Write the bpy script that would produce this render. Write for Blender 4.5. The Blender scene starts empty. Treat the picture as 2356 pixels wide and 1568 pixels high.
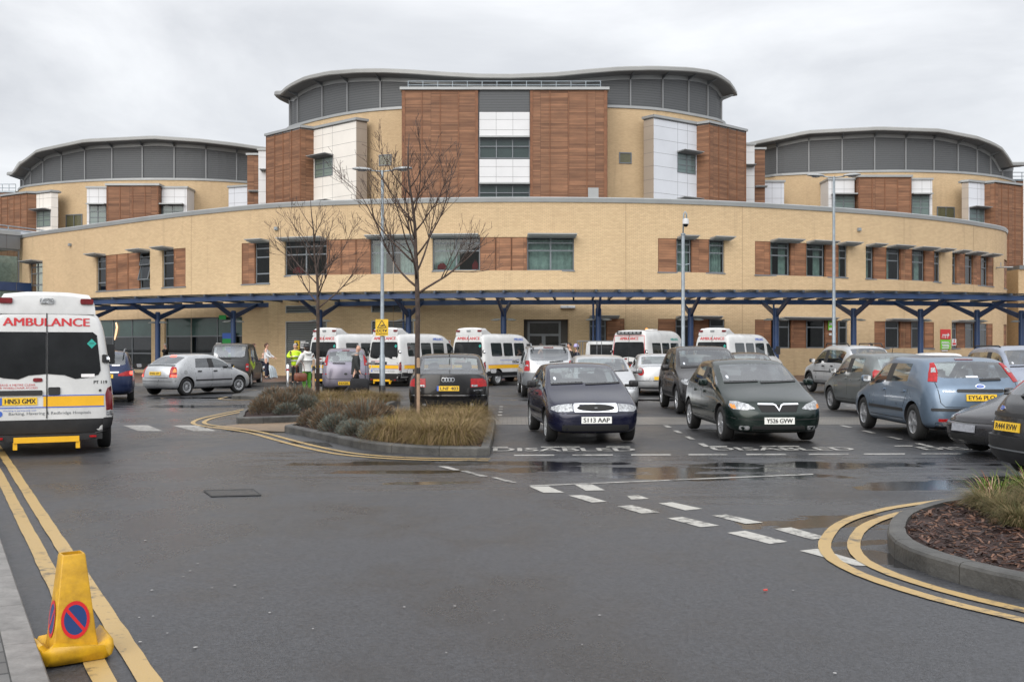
import bpy, bmesh, math, random
from mathutils import Vector, Matrix
from mathutils.bvhtree import BVHTree
from mathutils.geometry import delaunay_2d_cdt
R=math.radians; PI=math.pi
random.seed(7)
SC=bpy.context.scene; COL=SC.collection
# ------------------------------------------------------------------ survey helpers
# the photograph was surveyed in a 2356 x 1568 frame: focal length 2356, horizon at 799, eye 1.66 m
F=2356.0; CX=1178.0; HY=799.0; EYE=1.66
def gnd(x,y,z=0.0):
    Z=(EYE-z)*F/(y-HY); return Vector(((x-CX)/F*Z,Z,z))
def at(x,y,Z): return Vector(((x-CX)/F*Z,Z,EYE+(HY-y)/F*Z))
def plan(pts,h):
    out=[]
    for x,y in pts:
        Z=(h-EYE)*F/(HY-y); out.append(((x-CX)/F*Z,Z))
    return out
def spline(P,n=8,closed=False):
    P=[Vector((p[0],p[1])) for p in P]; N=len(P); out=[]
    for i in range(N if closed else N-1):
        if closed: a,b,c,d=P[(i-1)%N],P[i],P[(i+1)%N],P[(i+2)%N]
        else: a,b,c,d=P[max(i-1,0)],P[i],P[i+1],P[min(i+2,N-1)]
        for k in range(n):
            t=k/n
            out.append(0.5*((2*b)+(c-a)*t+(2*a-5*b+4*c-d)*t*t+(3*b-a-3*c+d)*t**3))
    if not closed: out.append(P[-1])
    return out
class Curve:
    "plan curve; side = outward normal towards the viewer"
    def __init__(s,pts,closed=False):
        s.p=[Vector((a[0],a[1])) for a in pts]; s.closed=closed
        if closed: s.p.append(s.p[0].copy())
        s.s=[0.0]
        for a,b in zip(s.p,s.p[1:]): s.s.append(s.s[-1]+(b-a).length)
        s.L=s.s[-1]; n=len(s.p); s.n=[]
        for i in range(n):
            if closed:
                a=s.p[(i-1) if i>0 else n-2]; b=s.p[(i+1) if i<n-1 else 1]
            else: a=s.p[max(i-1,0)]; b=s.p[min(i+1,n-1)]
            t=(b-a).normalized(); s.n.append(Vector((t.y,-t.x)))
    def at(s,q,d=0.0):
        q=min(max(q,0),s.L-1e-6); lo=0; hi=len(s.s)-1
        while hi-lo>1:
            m=(lo+hi)//2
            if s.s[m]<=q: lo=m
            else: hi=m
        t=(q-s.s[lo])/max(s.s[hi]-s.s[lo],1e-9)
        n=(s.n[lo].lerp(s.n[hi],t)).normalized()
        return s.p[lo].lerp(s.p[hi],t)+n*d
    def hit(s,x):
        "arc length where the sight line of survey column x meets the curve (nearest)"
        k=(x-CX)/F; best=None
        for i,(a,b) in enumerate(zip(s.p,s.p[1:])):
            fa=a.x-k*a.y; fb=b.x-k*b.y
            if fa*fb<=0 and fa!=fb:
                t=fa/(fa-fb); y=a.y+(b.y-a.y)*t
                if best is None or y<best[0]: best=(y,s.s[i]+(s.s[i+1]-s.s[i])*t)
        if best is None:
            i=min(range(len(s.p)),key=lambda i:abs(s.p[i].x-k*s.p[i].y)); return s.s[i]
        return best[1]
    def off(s,d): return Curve([(p.x+n.x*d,p.y+n.y*d) for p,n in zip(s.p,s.n)])
# ------------------------------------------------------------------ mesh builder
class MB:
    def __init__(s): s.v=[]; s.f=[]; s.m=[]; s.uv=[]
    def add(s,vs,fs,m=0,uvs=None):
        b=len(s.v); s.v+= [tuple(v) for v in vs]
        for i,f in enumerate(fs):
            s.f.append([b+k for k in f]); s.m.append(m if isinstance(m,int) else m[i])
            s.uv.append(uvs[i] if uvs else None)
        return s
    def quad(s,a,b,c,d,m=0,uv=None): return s.add([a,b,c,d],[(0,1,2,3)],m,[uv] if uv else None)
    def hexa(s,p,m=0,uvs=None):
        "8 corners: bottom 0-3 ccw, top 4-7"
        return s.add(p,[(3,2,1,0),(4,5,6,7),(0,1,5,4),(1,2,6,5),(2,3,7,6),(3,0,4,7)],m,uvs)
    def box(s,x0,x1,y0,y1,z0,z1,m=0,M=None):
        p=[(x0,y0,z0),(x1,y0,z0),(x1,y1,z0),(x0,y1,z0),(x0,y0,z1),(x1,y0,z1),(x1,y1,z1),(x0,y1,z1)]
        if M: p=[M@Vector(q) for q in p]
        return s.hexa(p,m)
    def tube(s,path,rad,n=8,m=0,cap=True):
        P=[Vector(p) for p in path]; k=len(P)
        if not hasattr(rad,'__len__'): rad=[rad]*k
        t0=(P[1]-P[0]).normalized(); up=Vector((0,0,1)) if abs(t0.z)<.9 else Vector((1,0,0))
        a=t0.cross(up).normalized(); vs=[]; fs=[]
        for i in range(k):
            t=(P[min(i+1,k-1)]-P[max(i-1,0)]).normalized()
            a=(a-t*a.dot(t)).normalized(); b=t.cross(a)
            for j in range(n):
                g=2*PI*j/n; vs.append(P[i]+(a*math.cos(g)+b*math.sin(g))*rad[i])
        for i in range(k-1):
            for j in range(n):
                j2=(j+1)%n; fs.append((i*n+j,i*n+j2,(i+1)*n+j2,(i+1)*n+j))
        if cap: fs.append(tuple(range(n-1,-1,-1))); fs.append(tuple((k-1)*n+j for j in range(n)))
        return s.add(vs,fs,m)
    def lathe(s,prof,n=24,m=0,M=None,axis='y',cap=False):
        "prof: (radius, height) along axis"
        vs=[];fs=[];k=len(prof)
        for r,h in prof:
            for j in range(n):
                g=2*PI*j/n; c,d=r*math.cos(g),r*math.sin(g)
                p=Vector((c,h,d)) if axis=='y' else Vector((c,d,h)) if axis=='z' else Vector((h,c,d))
                vs.append(M@p if M else p)
        for i in range(k-1):
            for j in range(n):
                j2=(j+1)%n; fs.append((i*n+j,i*n+j2,(i+1)*n+j2,(i+1)*n+j))
        if cap: fs.append(tuple(range(n))); fs.append(tuple((k-1)*n+j for j in range(n)))
        return s.add(vs,fs,m)
    def prism(s,poly,z0,z1,m=0,mt=None):
        n=len(poly); vs=[(p[0],p[1],z0) for p in poly]+[(p[0],p[1],z1) for p in poly]
        fs=[tuple(range(n-1,-1,-1)),tuple(range(n,2*n))]+[(i,(i+1)%n,n+(i+1)%n,n+i) for i in range(n)]
        return s.add(vs,fs,m)
    def build(s,name,mats,parent=None,smooth=False,world=False,fix=True):
        me=bpy.data.meshes.new(name); me.from_pydata(s.v,[],s.f)
        for mt in (mats if isinstance(mats,(list,tuple)) else [mats]): me.materials.append(mt)
        me.polygons.foreach_set('material_index',s.m)
        if any(u is not None for u in s.uv):
            lay=me.uv_layers.new(name='UVMap')
            for p,u in zip(me.polygons,s.uv):
                if u:
                    for li,q in zip(p.loop_indices,u): lay.data[li].uv=q
        me.update()
        if fix:
            bm=bmesh.new(); bm.from_mesh(me); bmesh.ops.recalc_face_normals(bm,faces=bm.faces); bm.to_mesh(me); bm.free()
        if smooth:
            me.polygons.foreach_set('use_smooth',[True]*len(me.polygons))
            if smooth!=True: me.set_sharp_from_angle(angle=R(smooth))
        o=bpy.data.objects.new(name,me); COL.objects.link(o)
        if parent:
            o.parent=parent
            if world: o.location=-parent.location
        return o
def mobj(name,me,parent=None):
    o=bpy.data.objects.new(name,me); COL.objects.link(o)
    if parent: o.parent=parent
    return o
def tag(o,label=None,cat=None,group=None,kind=None):
    if label: o['label']=label
    if cat: o['category']=cat
    if group: o['group']=group
    if kind: o['kind']=kind
    return o
def thing(name,label,cat,loc=(0,0,0),yaw=0,group=None):
    o=bpy.data.objects.new(name,None); COL.objects.link(o); o.location=loc; o.rotation_euler=(0,0,yaw); o.empty_display_size=.3
    return tag(o,label,cat,group)
def dup(root,loc=None,yaw=None,label=None,skip=()):
    def cp(o,par):
        c=o.copy(); COL.objects.link(c)
        if par: c.parent=par
        for ch in [q for q in KIDS.get(o.name,[])]:
            if ch.name.split('.')[0] not in skip: cp(ch,c)
        return c
    KIDS={}
    for o in COL.objects:
        if o.parent: KIDS.setdefault(o.parent.name,[]).append(o)
    r=cp(root,None)
    if loc is not None: r.location=loc
    if yaw is not None: r.rotation_euler=(0,0,yaw)
    if label: r['label']=label
    return r
def evalmesh(me,mods):
    o=bpy.data.objects.new('t',me); COL.objects.link(o); mods(o)
    dg=bpy.context.evaluated_depsgraph_get()
    r=bpy.data.meshes.new_from_object(o.evaluated_get(dg),preserve_all_data_layers=True,depsgraph=dg)
    bpy.data.objects.remove(o); return r
_tc={}
def fat(v,f,b):
    'heavier strokes: copies a hair apart; returns (u,v,lift) points'
    o=[];g=[]
    for k,dx in enumerate((0,-b,b) if b else (0,)):
        n=len(o); o+=[(p[0]+dx,p[1],k*.0007) for p in v]; g+=[tuple(n+i for i in q) for q in f]
    return o,g
def text_geo(body,h,w=None,bold=0.0,space=1.0):
    "text as triangles in (u,v): centred, cap height h, optionally squeezed to width w"
    key=(body,bold,space)
    if key not in _tc:
        cu=bpy.data.curves.new('t','FONT'); cu.body=body; cu.align_x='LEFT'; cu.offset=bold; cu.space_character=space
        cu.resolution_u=3
        o=bpy.data.objects.new('t',cu); COL.objects.link(o)
        dg=bpy.context.evaluated_depsgraph_get()
        me=bpy.data.meshes.new_from_object(o.evaluated_get(dg))
        _tc[key]=([(v.co.x,v.co.y) for v in me.vertices],[tuple(p.vertices) for p in me.polygons])
        bpy.data.objects.remove(o); bpy.data.meshes.remove(me)
    vs,fs=_tc[key]
    if not vs: return [],[]
    x0=min(v[0] for v in vs);x1=max(v[0] for v in vs);y0=min(v[1] for v in vs);y1=max(v[1] for v in vs)
    k=h/(y1-y0); kx=k if w is None else w/(x1-x0)
    return [((v[0]-(x0+x1)/2)*kx,(v[1]-(y0+y1)/2)*k) for v in vs],fs
# ------------------------------------------------------------------ materials
MATS={}
def nodes(m):
    m.use_nodes=True; nt=m.node_tree; return nt,nt.nodes,nt.links
def mat(name,col,rough=.6,metal=0.,spec=.5,coat=0.,var=0.,vscale=3.,bump=0.,bscale=30.,emit=None,es=1.,trans=0,alpha=1,hue=None,rvar=0.):
    if name in MATS: return MATS[name]
    m=bpy.data.materials.new(name); nt,N,Lk=nodes(m); b=N['Principled BSDF']
    c=(*col,1)
    b.inputs['Base Color'].default_value=c; b.inputs['Roughness'].default_value=rough; b.inputs['Metallic'].default_value=metal
    b.inputs['Specular IOR Level'].default_value=spec; b.inputs['Coat Weight'].default_value=coat; b.inputs['Coat Roughness'].default_value=.04
    if var or bump or rvar:
        tc=N.new('ShaderNodeTexCoord')
    if var:
        n=N.new('ShaderNodeTexNoise'); n.inputs['Scale'].default_value=vscale; n.inputs['Detail'].default_value=5; n.inputs['Roughness'].default_value=.65
        Lk.new(tc.outputs['Object'],n.inputs['Vector'])
        r=N.new('ShaderNodeMapRange'); r.inputs['From Min'].default_value=.3; r.inputs['From Max'].default_value=.7
        r.inputs['To Min'].default_value=0; r.inputs['To Max'].default_value=1
        Lk.new(n.outputs['Fac'],r.inputs['Value'])
        mx=N.new('ShaderNodeMix'); mx.data_type='RGBA'
        h=hue or tuple(q*(1-var) for q in col)
        mx.inputs['A'].default_value=(*h,1); mx.inputs['B'].default_value=(*[min(q*(1+var*.6),1) for q in col],1)
        Lk.new(r.outputs['Result'],mx.inputs['Factor']); Lk.new(mx.outputs['Result'],b.inputs['Base Color'])
        if rvar:
            r2=N.new('ShaderNodeMapRange'); r2.inputs['To Min'].default_value=rough-rvar; r2.inputs['To Max'].default_value=rough+rvar
            Lk.new(n.outputs['Fac'],r2.inputs['Value']); Lk.new(r2.outputs['Result'],b.inputs['Roughness'])
    if bump:
        n=N.new('ShaderNodeTexNoise'); n.inputs['Scale'].default_value=bscale; n.inputs['Detail'].default_value=4
        Lk.new(tc.outputs['Object'],n.inputs['Vector'])
        bp=N.new('ShaderNodeBump'); bp.inputs['Strength'].default_value=bump; bp.inputs['Distance'].default_value=.02
        Lk.new(n.outputs['Fac'],bp.inputs['Height']); Lk.new(bp.outputs['Normal'],b.inputs['Normal'])
    if emit:
        b.inputs['Emission Color'].default_value=(*emit,1); b.inputs['Emission Strength'].default_value=es
    MATS[name]=m; return m
def glass(name,tint=(.55,.62,.6),tr=.75,rough=.02,refl=.08,diff=(.02,.025,.025)):
    if name in MATS: return MATS[name]
    m=bpy.data.materials.new(name); nt,N,Lk=nodes(m); N.clear()
    o=N.new('ShaderNodeOutputMaterial'); mx=N.new('ShaderNodeMixShader'); t=N.new('ShaderNodeBsdfTransparent'); g=N.new('ShaderNodeBsdfGlossy')
    d=N.new('ShaderNodeBsdfDiffuse'); d.inputs['Color'].default_value=(*diff,1)
    m2=N.new('ShaderNodeMixShader'); m2.inputs[0].default_value=tr
    t.inputs['Color'].default_value=(*tint,1); g.inputs['Roughness'].default_value=rough; g.inputs['Color'].default_value=(.95,.97,1,1)
    gn=N.new('ShaderNodeNewGeometry'); dt=N.new('ShaderNodeVectorMath'); dt.operation='DOT_PRODUCT'; Lk.new(gn.outputs['Normal'],dt.inputs[0]); Lk.new(gn.outputs['Incoming'],dt.inputs[1])
    ab=N.new('ShaderNodeMath'); ab.operation='ABSOLUTE'; Lk.new(dt.outputs['Value'],ab.inputs[0])
    om=N.new('ShaderNodeMath'); om.operation='SUBTRACT'; om.inputs[0].default_value=1; Lk.new(ab.outputs[0],om.inputs[1])
    pw=N.new('ShaderNodeMath'); pw.operation='POWER'; pw.inputs[1].default_value=4.; Lk.new(om.outputs[0],pw.inputs[0])
    mp=N.new('ShaderNodeMapRange'); mp.inputs['To Min'].default_value=refl; mp.inputs['To Max'].default_value=.95
    Lk.new(pw.outputs[0],mp.inputs['Value']); Lk.new(mp.outputs['Result'],mx.inputs[0])
    Lk.new(d.outputs[0],m2.inputs[1]); Lk.new(t.outputs[0],m2.inputs[2])
    Lk.new(m2.outputs[0],mx.inputs[1]); Lk.new(g.outputs[0],mx.inputs[2]); Lk.new(mx.outputs[0],o.inputs['Surface'])
    MATS[name]=m; return m
def brickmat(name,c1,c2,mortar,bw,bh,ms=.008,rough=.85,var=.25,vs=.25,offset=.5,bump=.3,stretch=(1,1,1),freq=2,streak=0):
    if name in MATS: return MATS[name]
    m=bpy.data.materials.new(name); nt,N,Lk=nodes(m); b=N['Principled BSDF']; b.inputs['Roughness'].default_value=rough
    tc=N.new('ShaderNodeTexCoord'); br=N.new('ShaderNodeTexBrick'); Lk.new(tc.outputs['UV'],br.inputs['Vector'])
    br.offset=offset; br.offset_frequency=freq
    br.inputs['Scale'].default_value=1; br.inputs['Brick Width'].default_value=bw; br.inputs['Row Height'].default_value=bh
    br.inputs['Mortar Size'].default_value=ms; br.inputs['Mortar Smooth'].default_value=.2; br.inputs['Bias'].default_value=0
    br.inputs['Color1'].default_value=(*c1,1); br.inputs['Color2'].default_value=(*c2,1); br.inputs['Mortar'].default_value=(*mortar,1)
    n=N.new('ShaderNodeTexNoise'); n.inputs['Scale'].default_value=vs; n.inputs['Detail'].default_value=6; n.inputs['Roughness'].default_value=.6
    mg=N.new('ShaderNodeMapping'); mg.inputs['Scale'].default_value=stretch; Lk.new(tc.outputs['UV'],mg.inputs['Vector']); Lk.new(mg.outputs[0],n.inputs['Vector'])
    r=N.new('ShaderNodeMapRange'); r.inputs['From Min'].default_value=.3; r.inputs['From Max'].default_value=.7
    r.inputs['To Min'].default_value=1-var; r.inputs['To Max'].default_value=1+var*.4; Lk.new(n.outputs['Fac'],r.inputs['Value'])
    if streak:
        m3=N.new('ShaderNodeMapping'); m3.inputs['Scale'].default_value=(1.1,.09,1); Lk.new(tc.outputs['UV'],m3.inputs['Vector'])
        n3=N.new('ShaderNodeTexNoise'); n3.inputs['Scale'].default_value=1.6; n3.inputs['Detail'].default_value=6; n3.inputs['Roughness'].default_value=.7; Lk.new(m3.outputs[0],n3.inputs['Vector'])
        r3=N.new('ShaderNodeMapRange'); r3.inputs[1].default_value=.55; r3.inputs[2].default_value=.75; r3.inputs[3].default_value=1; r3.inputs[4].default_value=1-streak; Lk.new(n3.outputs['Fac'],r3.inputs[0])
        q3=N.new('ShaderNodeMath'); q3.operation='MULTIPLY'; Lk.new(r.outputs['Result'],q3.inputs[0]); Lk.new(r3.outputs[0],q3.inputs[1]); r=q3
    mx=N.new('ShaderNodeVectorMath'); mx.operation='SCALE'; Lk.new(br.outputs['Color'],mx.inputs[0]); Lk.new(r.outputs[0],mx.inputs['Scale'])
    Lk.new(mx.outputs[0],b.inputs['Base Color'])
    bp=N.new('ShaderNodeBump'); bp.inputs['Strength'].default_value=bump; bp.inputs['Distance'].default_value=.01; bp.invert=True
    Lk.new(br.outputs['Fac'],bp.inputs['Height']); Lk.new(bp.outputs['Normal'],b.inputs['Normal'])
    MATS[name]=m; return m
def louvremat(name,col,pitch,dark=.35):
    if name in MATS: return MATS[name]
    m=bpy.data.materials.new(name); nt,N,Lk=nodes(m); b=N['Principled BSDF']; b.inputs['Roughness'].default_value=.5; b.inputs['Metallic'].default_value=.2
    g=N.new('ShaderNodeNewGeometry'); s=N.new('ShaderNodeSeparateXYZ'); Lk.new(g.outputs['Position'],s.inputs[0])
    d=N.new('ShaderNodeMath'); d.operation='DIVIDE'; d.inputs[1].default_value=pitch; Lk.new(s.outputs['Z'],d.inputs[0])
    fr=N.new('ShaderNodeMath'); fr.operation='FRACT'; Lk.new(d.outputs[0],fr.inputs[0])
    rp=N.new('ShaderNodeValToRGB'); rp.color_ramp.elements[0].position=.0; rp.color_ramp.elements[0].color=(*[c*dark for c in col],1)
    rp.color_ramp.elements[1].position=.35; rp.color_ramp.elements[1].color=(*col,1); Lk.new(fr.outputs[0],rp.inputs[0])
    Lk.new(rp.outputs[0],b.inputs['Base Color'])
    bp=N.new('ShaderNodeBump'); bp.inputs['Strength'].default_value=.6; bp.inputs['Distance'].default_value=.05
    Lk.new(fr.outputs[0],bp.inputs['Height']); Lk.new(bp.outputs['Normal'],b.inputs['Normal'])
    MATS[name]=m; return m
def paint(name,col,metal=.35,rough=.32,dirt=.12):
    m=mat(name,col,rough,metal,.35,.42,var=max(dirt,.16),vscale=2.2,rvar=.1); return m
M=dict(
 brick=brickmat('buff_brick',(.595,.435,.258),(.515,.37,.215),(.41,.30,.18),.225,.075,.010,var=.10,vs=.22,streak=.16),
 timber=brickmat('timber_boards',(.32,.155,.080),(.185,.084,.042),(.075,.036,.02),2.3,.115,.012,rough=.7,var=.38,vs=.9,offset=.37,freq=1,stretch=(.5,3.2,1)),
 timber2=brickmat('timber_boards_low',(.34,.16,.080),(.19,.084,.041),(.09,.04,.024),1.3,.14,.006,rough=.65,var=.45,vs=1.1,offset=.31,freq=1,stretch=(.6,2.6,1)),
 white=mat('white_cladding',(.63,.63,.635),.35,var=.06,vscale=.4),
 white_lit=mat('white_cladding_lit',(.74,.70,.64),.4,var=.06,vscale=.4),  # white cladding of the left bays, warm light put into its colour
 bluegrey_and_shaded=mat('pale_grey_and_shaded_white',(.60,.62,.66),.4,var=.06,vscale=.4),  # pale grey parts; on right bays white cladding with shade in its colour
 taupe=mat('taupe_cladding',(.36,.30,.24),.5,var=.1,vscale=.4),
 joint=mat('panel_joint',(.12,.12,.12),.8),  # dark lines along the panel joints
 grey=mat('grey_aluminium',(.17,.18,.19),.45,.3,var=.12,vscale=.6),
 lgrey=mat('light_grey_metal',(.33,.34,.34),.45,.3,var=.12,vscale=.5),
 frame=mat('grey_window_frame',(.16,.175,.19),.45,.1,var=.08,vscale=1.),
 soffit=mat('roof_soffit',(.15,.15,.15),.6,var=.1),
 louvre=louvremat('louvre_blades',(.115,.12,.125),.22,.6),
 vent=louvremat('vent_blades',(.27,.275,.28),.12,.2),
 pane=glass('window_glass',(.52,.60,.58),.9,refl=.045),
 spandrel=mat('green_spandrel_glass',(.045,.085,.075),.08,spec=.6,var=.3,vscale=.5),
 curtain=mat('pale_teal_curtain',(.58,.68,.65),.9,var=.3,vscale=4),
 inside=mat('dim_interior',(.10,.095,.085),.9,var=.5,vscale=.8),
 blue=mat('blue_steel',(.021,.049,.128),.4,var=.2,vscale=1.2),
 canglass=glass('canopy_glass',(.72,.82,.80),.35,.15,diff=(.42,.48,.46)),
 galv=mat('galvanised_steel',(.30,.34,.37),.45,.5,var=.2,vscale=5),
 black=mat('black_plastic',(.016,.016,.017),.5,var=.3,vscale=6),
 rubber=mat('tyre_rubber',(.014,.014,.014),.85,var=.4,vscale=9,bump=.2,bscale=50),
 alloy=mat('alloy_rim',(.55,.56,.58),.3,.8,var=.12,vscale=8),
 hub=mat('plastic_wheel_trim',(.42,.43,.44),.35,.4,var=.2,vscale=9),
 dark=mat('wheel_dark',(.012,.012,.012),.8),
 chrome=mat('chrome',(.75,.76,.78),.1,1.),
 carglass=glass('car_glass',(.68,.74,.73),.88,refl=.17),
 vanglass=mat('tinted_van_glass',(.014,.015,.016),.05,spec=.28,var=.5,vscale=1.5),
 seat=mat('seat_fabric',(.05,.05,.055),.9,var=.3,vscale=9),
 tub=mat('cabin_trim',(.03,.03,.033),.8,var=.3),
 red=mat('red_lens',(.36,.008,.010),.22,coat=.15,spec=.35,var=.45,vscale=22),
 dred=mat('dark_red_lens',(.16,.010,.014),.12,coat=.6,var=.35,vscale=14),
 redlit=mat('lit_brake_lens',(.7,.02,.02),.2,emit=(1,.05,.03),es=5),
 amber=mat('amber_lens',(.75,.25,.03),.15,coat=.5),
 lamp=mat('clear_lens',(.40,.41,.42),.10,.5,coat=.8,var=.75,vscale=24,bump=.8,bscale=32),
 plateY=mat('yellow_plate',(.80,.50,.03),.35,var=.06,vscale=20), plateW=mat('white_plate',(.78,.78,.74),.35,var=.06,vscale=20),
 ink=mat('black_ink',(.015,.015,.015),.5), redink=mat('red_letters',(.50,.02,.025),.4), blueink=mat('blue_letters',(.05,.12,.45),.4),
 greyink=mat('grey_letters',(.13,.14,.15),.5), teal=mat('teal_sticker',(.02,.33,.27),.4), sticker=mat('white_sticker',(.75,.73,.72),.5),
 vanwhite=mat('van_white',(.58,.58,.57),.3,coat=.4,var=.15,vscale=2.0,rvar=.08), vanyellow=mat('van_yellow_band',(.78,.42,.015),.35,coat=.3,var=.08,vscale=3),
 yellow=mat('yellow_paint',(.72,.45,.02),.45,var=.3,vscale=5,bump=.1),
 skin=mat('skin',(.55,.32,.23),.6), hair=mat('dark_hair',(.03,.02,.015),.7), hairg=mat('grey_hair',(.35,.33,.31),.7),
)
# ================================================================== VEHICLES
class NS:
    def __init__(s,**k): s.__dict__.update(k)
def poly_patch(bvh,poly,view,off=.006,res=.07,mirror=False,skirt=.014):
    "polygon drawn in an orthographic view of the body, laid on to its surface with a real edge thickness"
    P=[Vector(p) for p in poly]; n0=[]
    for a,b in zip(P,P[1:]+P[:1]):
        k=max(1,int((b-a).length/res)); n0+=[a.lerp(b,i/k) for i in range(k)]
    xs=[p.x for p in n0]; ys=[p.y for p in n0]; inn=[]
    x=min(xs)+res*.7
    def inside(q):
        r=False; j=len(n0)-1
        for i in range(len(n0)):
            a,b=n0[i],n0[j]
            if (a.y>q.y)!=(b.y>q.y) and q.x<(b.x-a.x)*(q.y-a.y)/(b.y-a.y)+a.x: r=not r
            j=i
        return r
    while x<max(xs):
        y=min(ys)+res*.7
        while y<max(ys):
            q=Vector((x,y))
            if inside(q) and min((q-p).length for p in n0)>res*.45: inn.append(q)
            y+=res
        x+=res
    N=len(n0); r=delaunay_2d_cdt(n0+inn,[],[list(range(N))],1,1e-5)
    vs=[]; nn=[]
    for v in r[0]:
        h=shoot(bvh,v,view); vs.append(h[0]+h[1]*off); nn.append(h[1])
    f=[tuple(t) for t in r[2]]; D=VIEW[view][1]
    out=[]
    for t in f:
        a,b,c=(vs[i] for i in t)
        out.append(t if (b-a).cross(c-a).dot(D)<0 else t[::-1])
    # skirt along boundary
    cnt={}
    for t in out:
        for a,b in zip(t,t[1:]+t[:1]): cnt[(a,b)]=1
    base=len(vs); m={}
    for (a,b) in list(cnt):
        if (b,a) not in cnt:
            for q in (a,b):
                if q not in m: m[q]=base+len(m); vs.append(vs[q]-nn[q]*(off+skirt))
            out.append((b,a,m[a],m[b]))
    if mirror: vs=[Vector((v.x,-v.y,v.z)) for v in vs]; out=[t[::-1] for t in out]
    return vs,out
VIEW={'front':(lambda v:Vector((6,v.x,v.y)),Vector((-1,0,0))),'rear':(lambda v:Vector((-6,v.x,v.y)),Vector((1,0,0))),
 'left':(lambda v:Vector((v.x,3,v.y)),Vector((0,-1,0))),'right':(lambda v:Vector((v.x,-3,v.y)),Vector((0,1,0))),'top':(lambda v:Vector((v.x,v.y,4)),Vector((0,0,-1))),
 'fl':(lambda v:Vector((6,v.x+6*.7,v.y)),Vector((-1,-.7,0)).normalized())}
def shoot(bvh,v,view):
    o,d=VIEW[view]; o=o(v); h=bvh.ray_cast(o,d)
    k=0
    while (h[0] is None or abs(h[1].dot(d))<.30) and k<34:
        k+=1; f=1-.012*k
        q=Vector((v.x*f,.75+(v.y-.75)*f)) if view in('front','rear') else Vector((v.x*f,v.y*f)) if view=='top' else Vector((v.x*f,.8+(v.y-.8)*f))
        o=VIEW[view][0](q); h=bvh.ray_cast(o,d)
    if h[0] is None: h=bvh.find_nearest(o+d*4)
    n=h[1]
    if n.dot(d)>0: n=-n
    return h[0],n
def ngon(cx,cy,rx,ry,n=16,rot=0): return [(cx+rx*math.cos(2*PI*k/n+rot),cy+ry*math.sin(2*PI*k/n+rot)) for k in range(n)]
def rrect(x0,x1,y0,y1,r=.02,n=3):
    out=[]
    for cx,cy,a in ((x1-r,y1-r,0),(x0+r,y1-r,90),(x0+r,y0+r,180),(x1-r,y0+r,270)):
        for k in range(n+1): g=R(a+90*k/n); out.append((cx+r*math.cos(g),cy+r*math.sin(g)))
    return out
def thick(pts,w):
    "polyline -> thin polygon in view plane"
    P=[Vector(p) for p in pts]; a=[];b=[]
    for i,p in enumerate(P):
        t=(P[min(i+1,len(P)-1)]-P[max(i-1,0)]).normalized(); n=Vector((-t.y,t.x))*w/2; a.append(p+n); b.append(p-n)
    return [tuple(q) for q in a+b[::-1]]
def loft(stations,cap_f,cap_r,tag_fn):
    "stations: lists of 10 half-section points (y>=0, first and last on the centre plane)"
    V=[]; idx={}
    def vid(key,co):
        if key not in idx: idx[key]=len(V); V.append(co)
        return idx[key]
    def g(i,j,s):
        p=stations[i][j]
        if abs(p[1])<1e-6: s=1
        return vid((i,j,s),(p[0],p[1]*s,p[2]))
    Fc=[];Mt=[]; J=len(stations[0])
    for i in range(len(stations)-1):
        for j in range(J-1):
            for s in (1,-1):
                q=[g(i,j,s),g(i+1,j,s),g(i+1,j+1,s),g(i,j+1,s)]; q=[a for k,a in enumerate(q) if a not in q[:k]]
                Fc.append(q if s==1 else q[::-1]); Mt.append(tag_fn(i,j))
    for i,cap in ((0,cap_f),(len(stations)-1,cap_r)):
        # cap rows: bottom (0,1,2) ; rows 3..J-4 ; top (J-1,J-2,J-3)
        rows=[]
        for s in (1,-1):
            rr=[[g(i,0,s),g(i,1,s),g(i,2,s)]]
            for j in range(3,J-3):
                x=cap(j); e=stations[i][j]
                rr.append([vid(('c',i,j,0),(x,0,e[2])),vid(('c',i,j,s),(x-(x-e[0])*.12,e[1]*.55*s,e[2])),g(i,j,s)])
            rr.append([g(i,J-1,s),g(i,J-2,s),g(i,J-3,s)]); rows.append(rr)
        for s,rr in zip((1,-1),rows):
            for a,b in zip(rr,rr[1:]):
                for k in range(2):
                    q=[a[k],a[k+1],b[k+1],b[k]]; Fc.append(q); Mt.append(tag_fn('cap',i))
    return V,Fc,Mt
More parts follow.
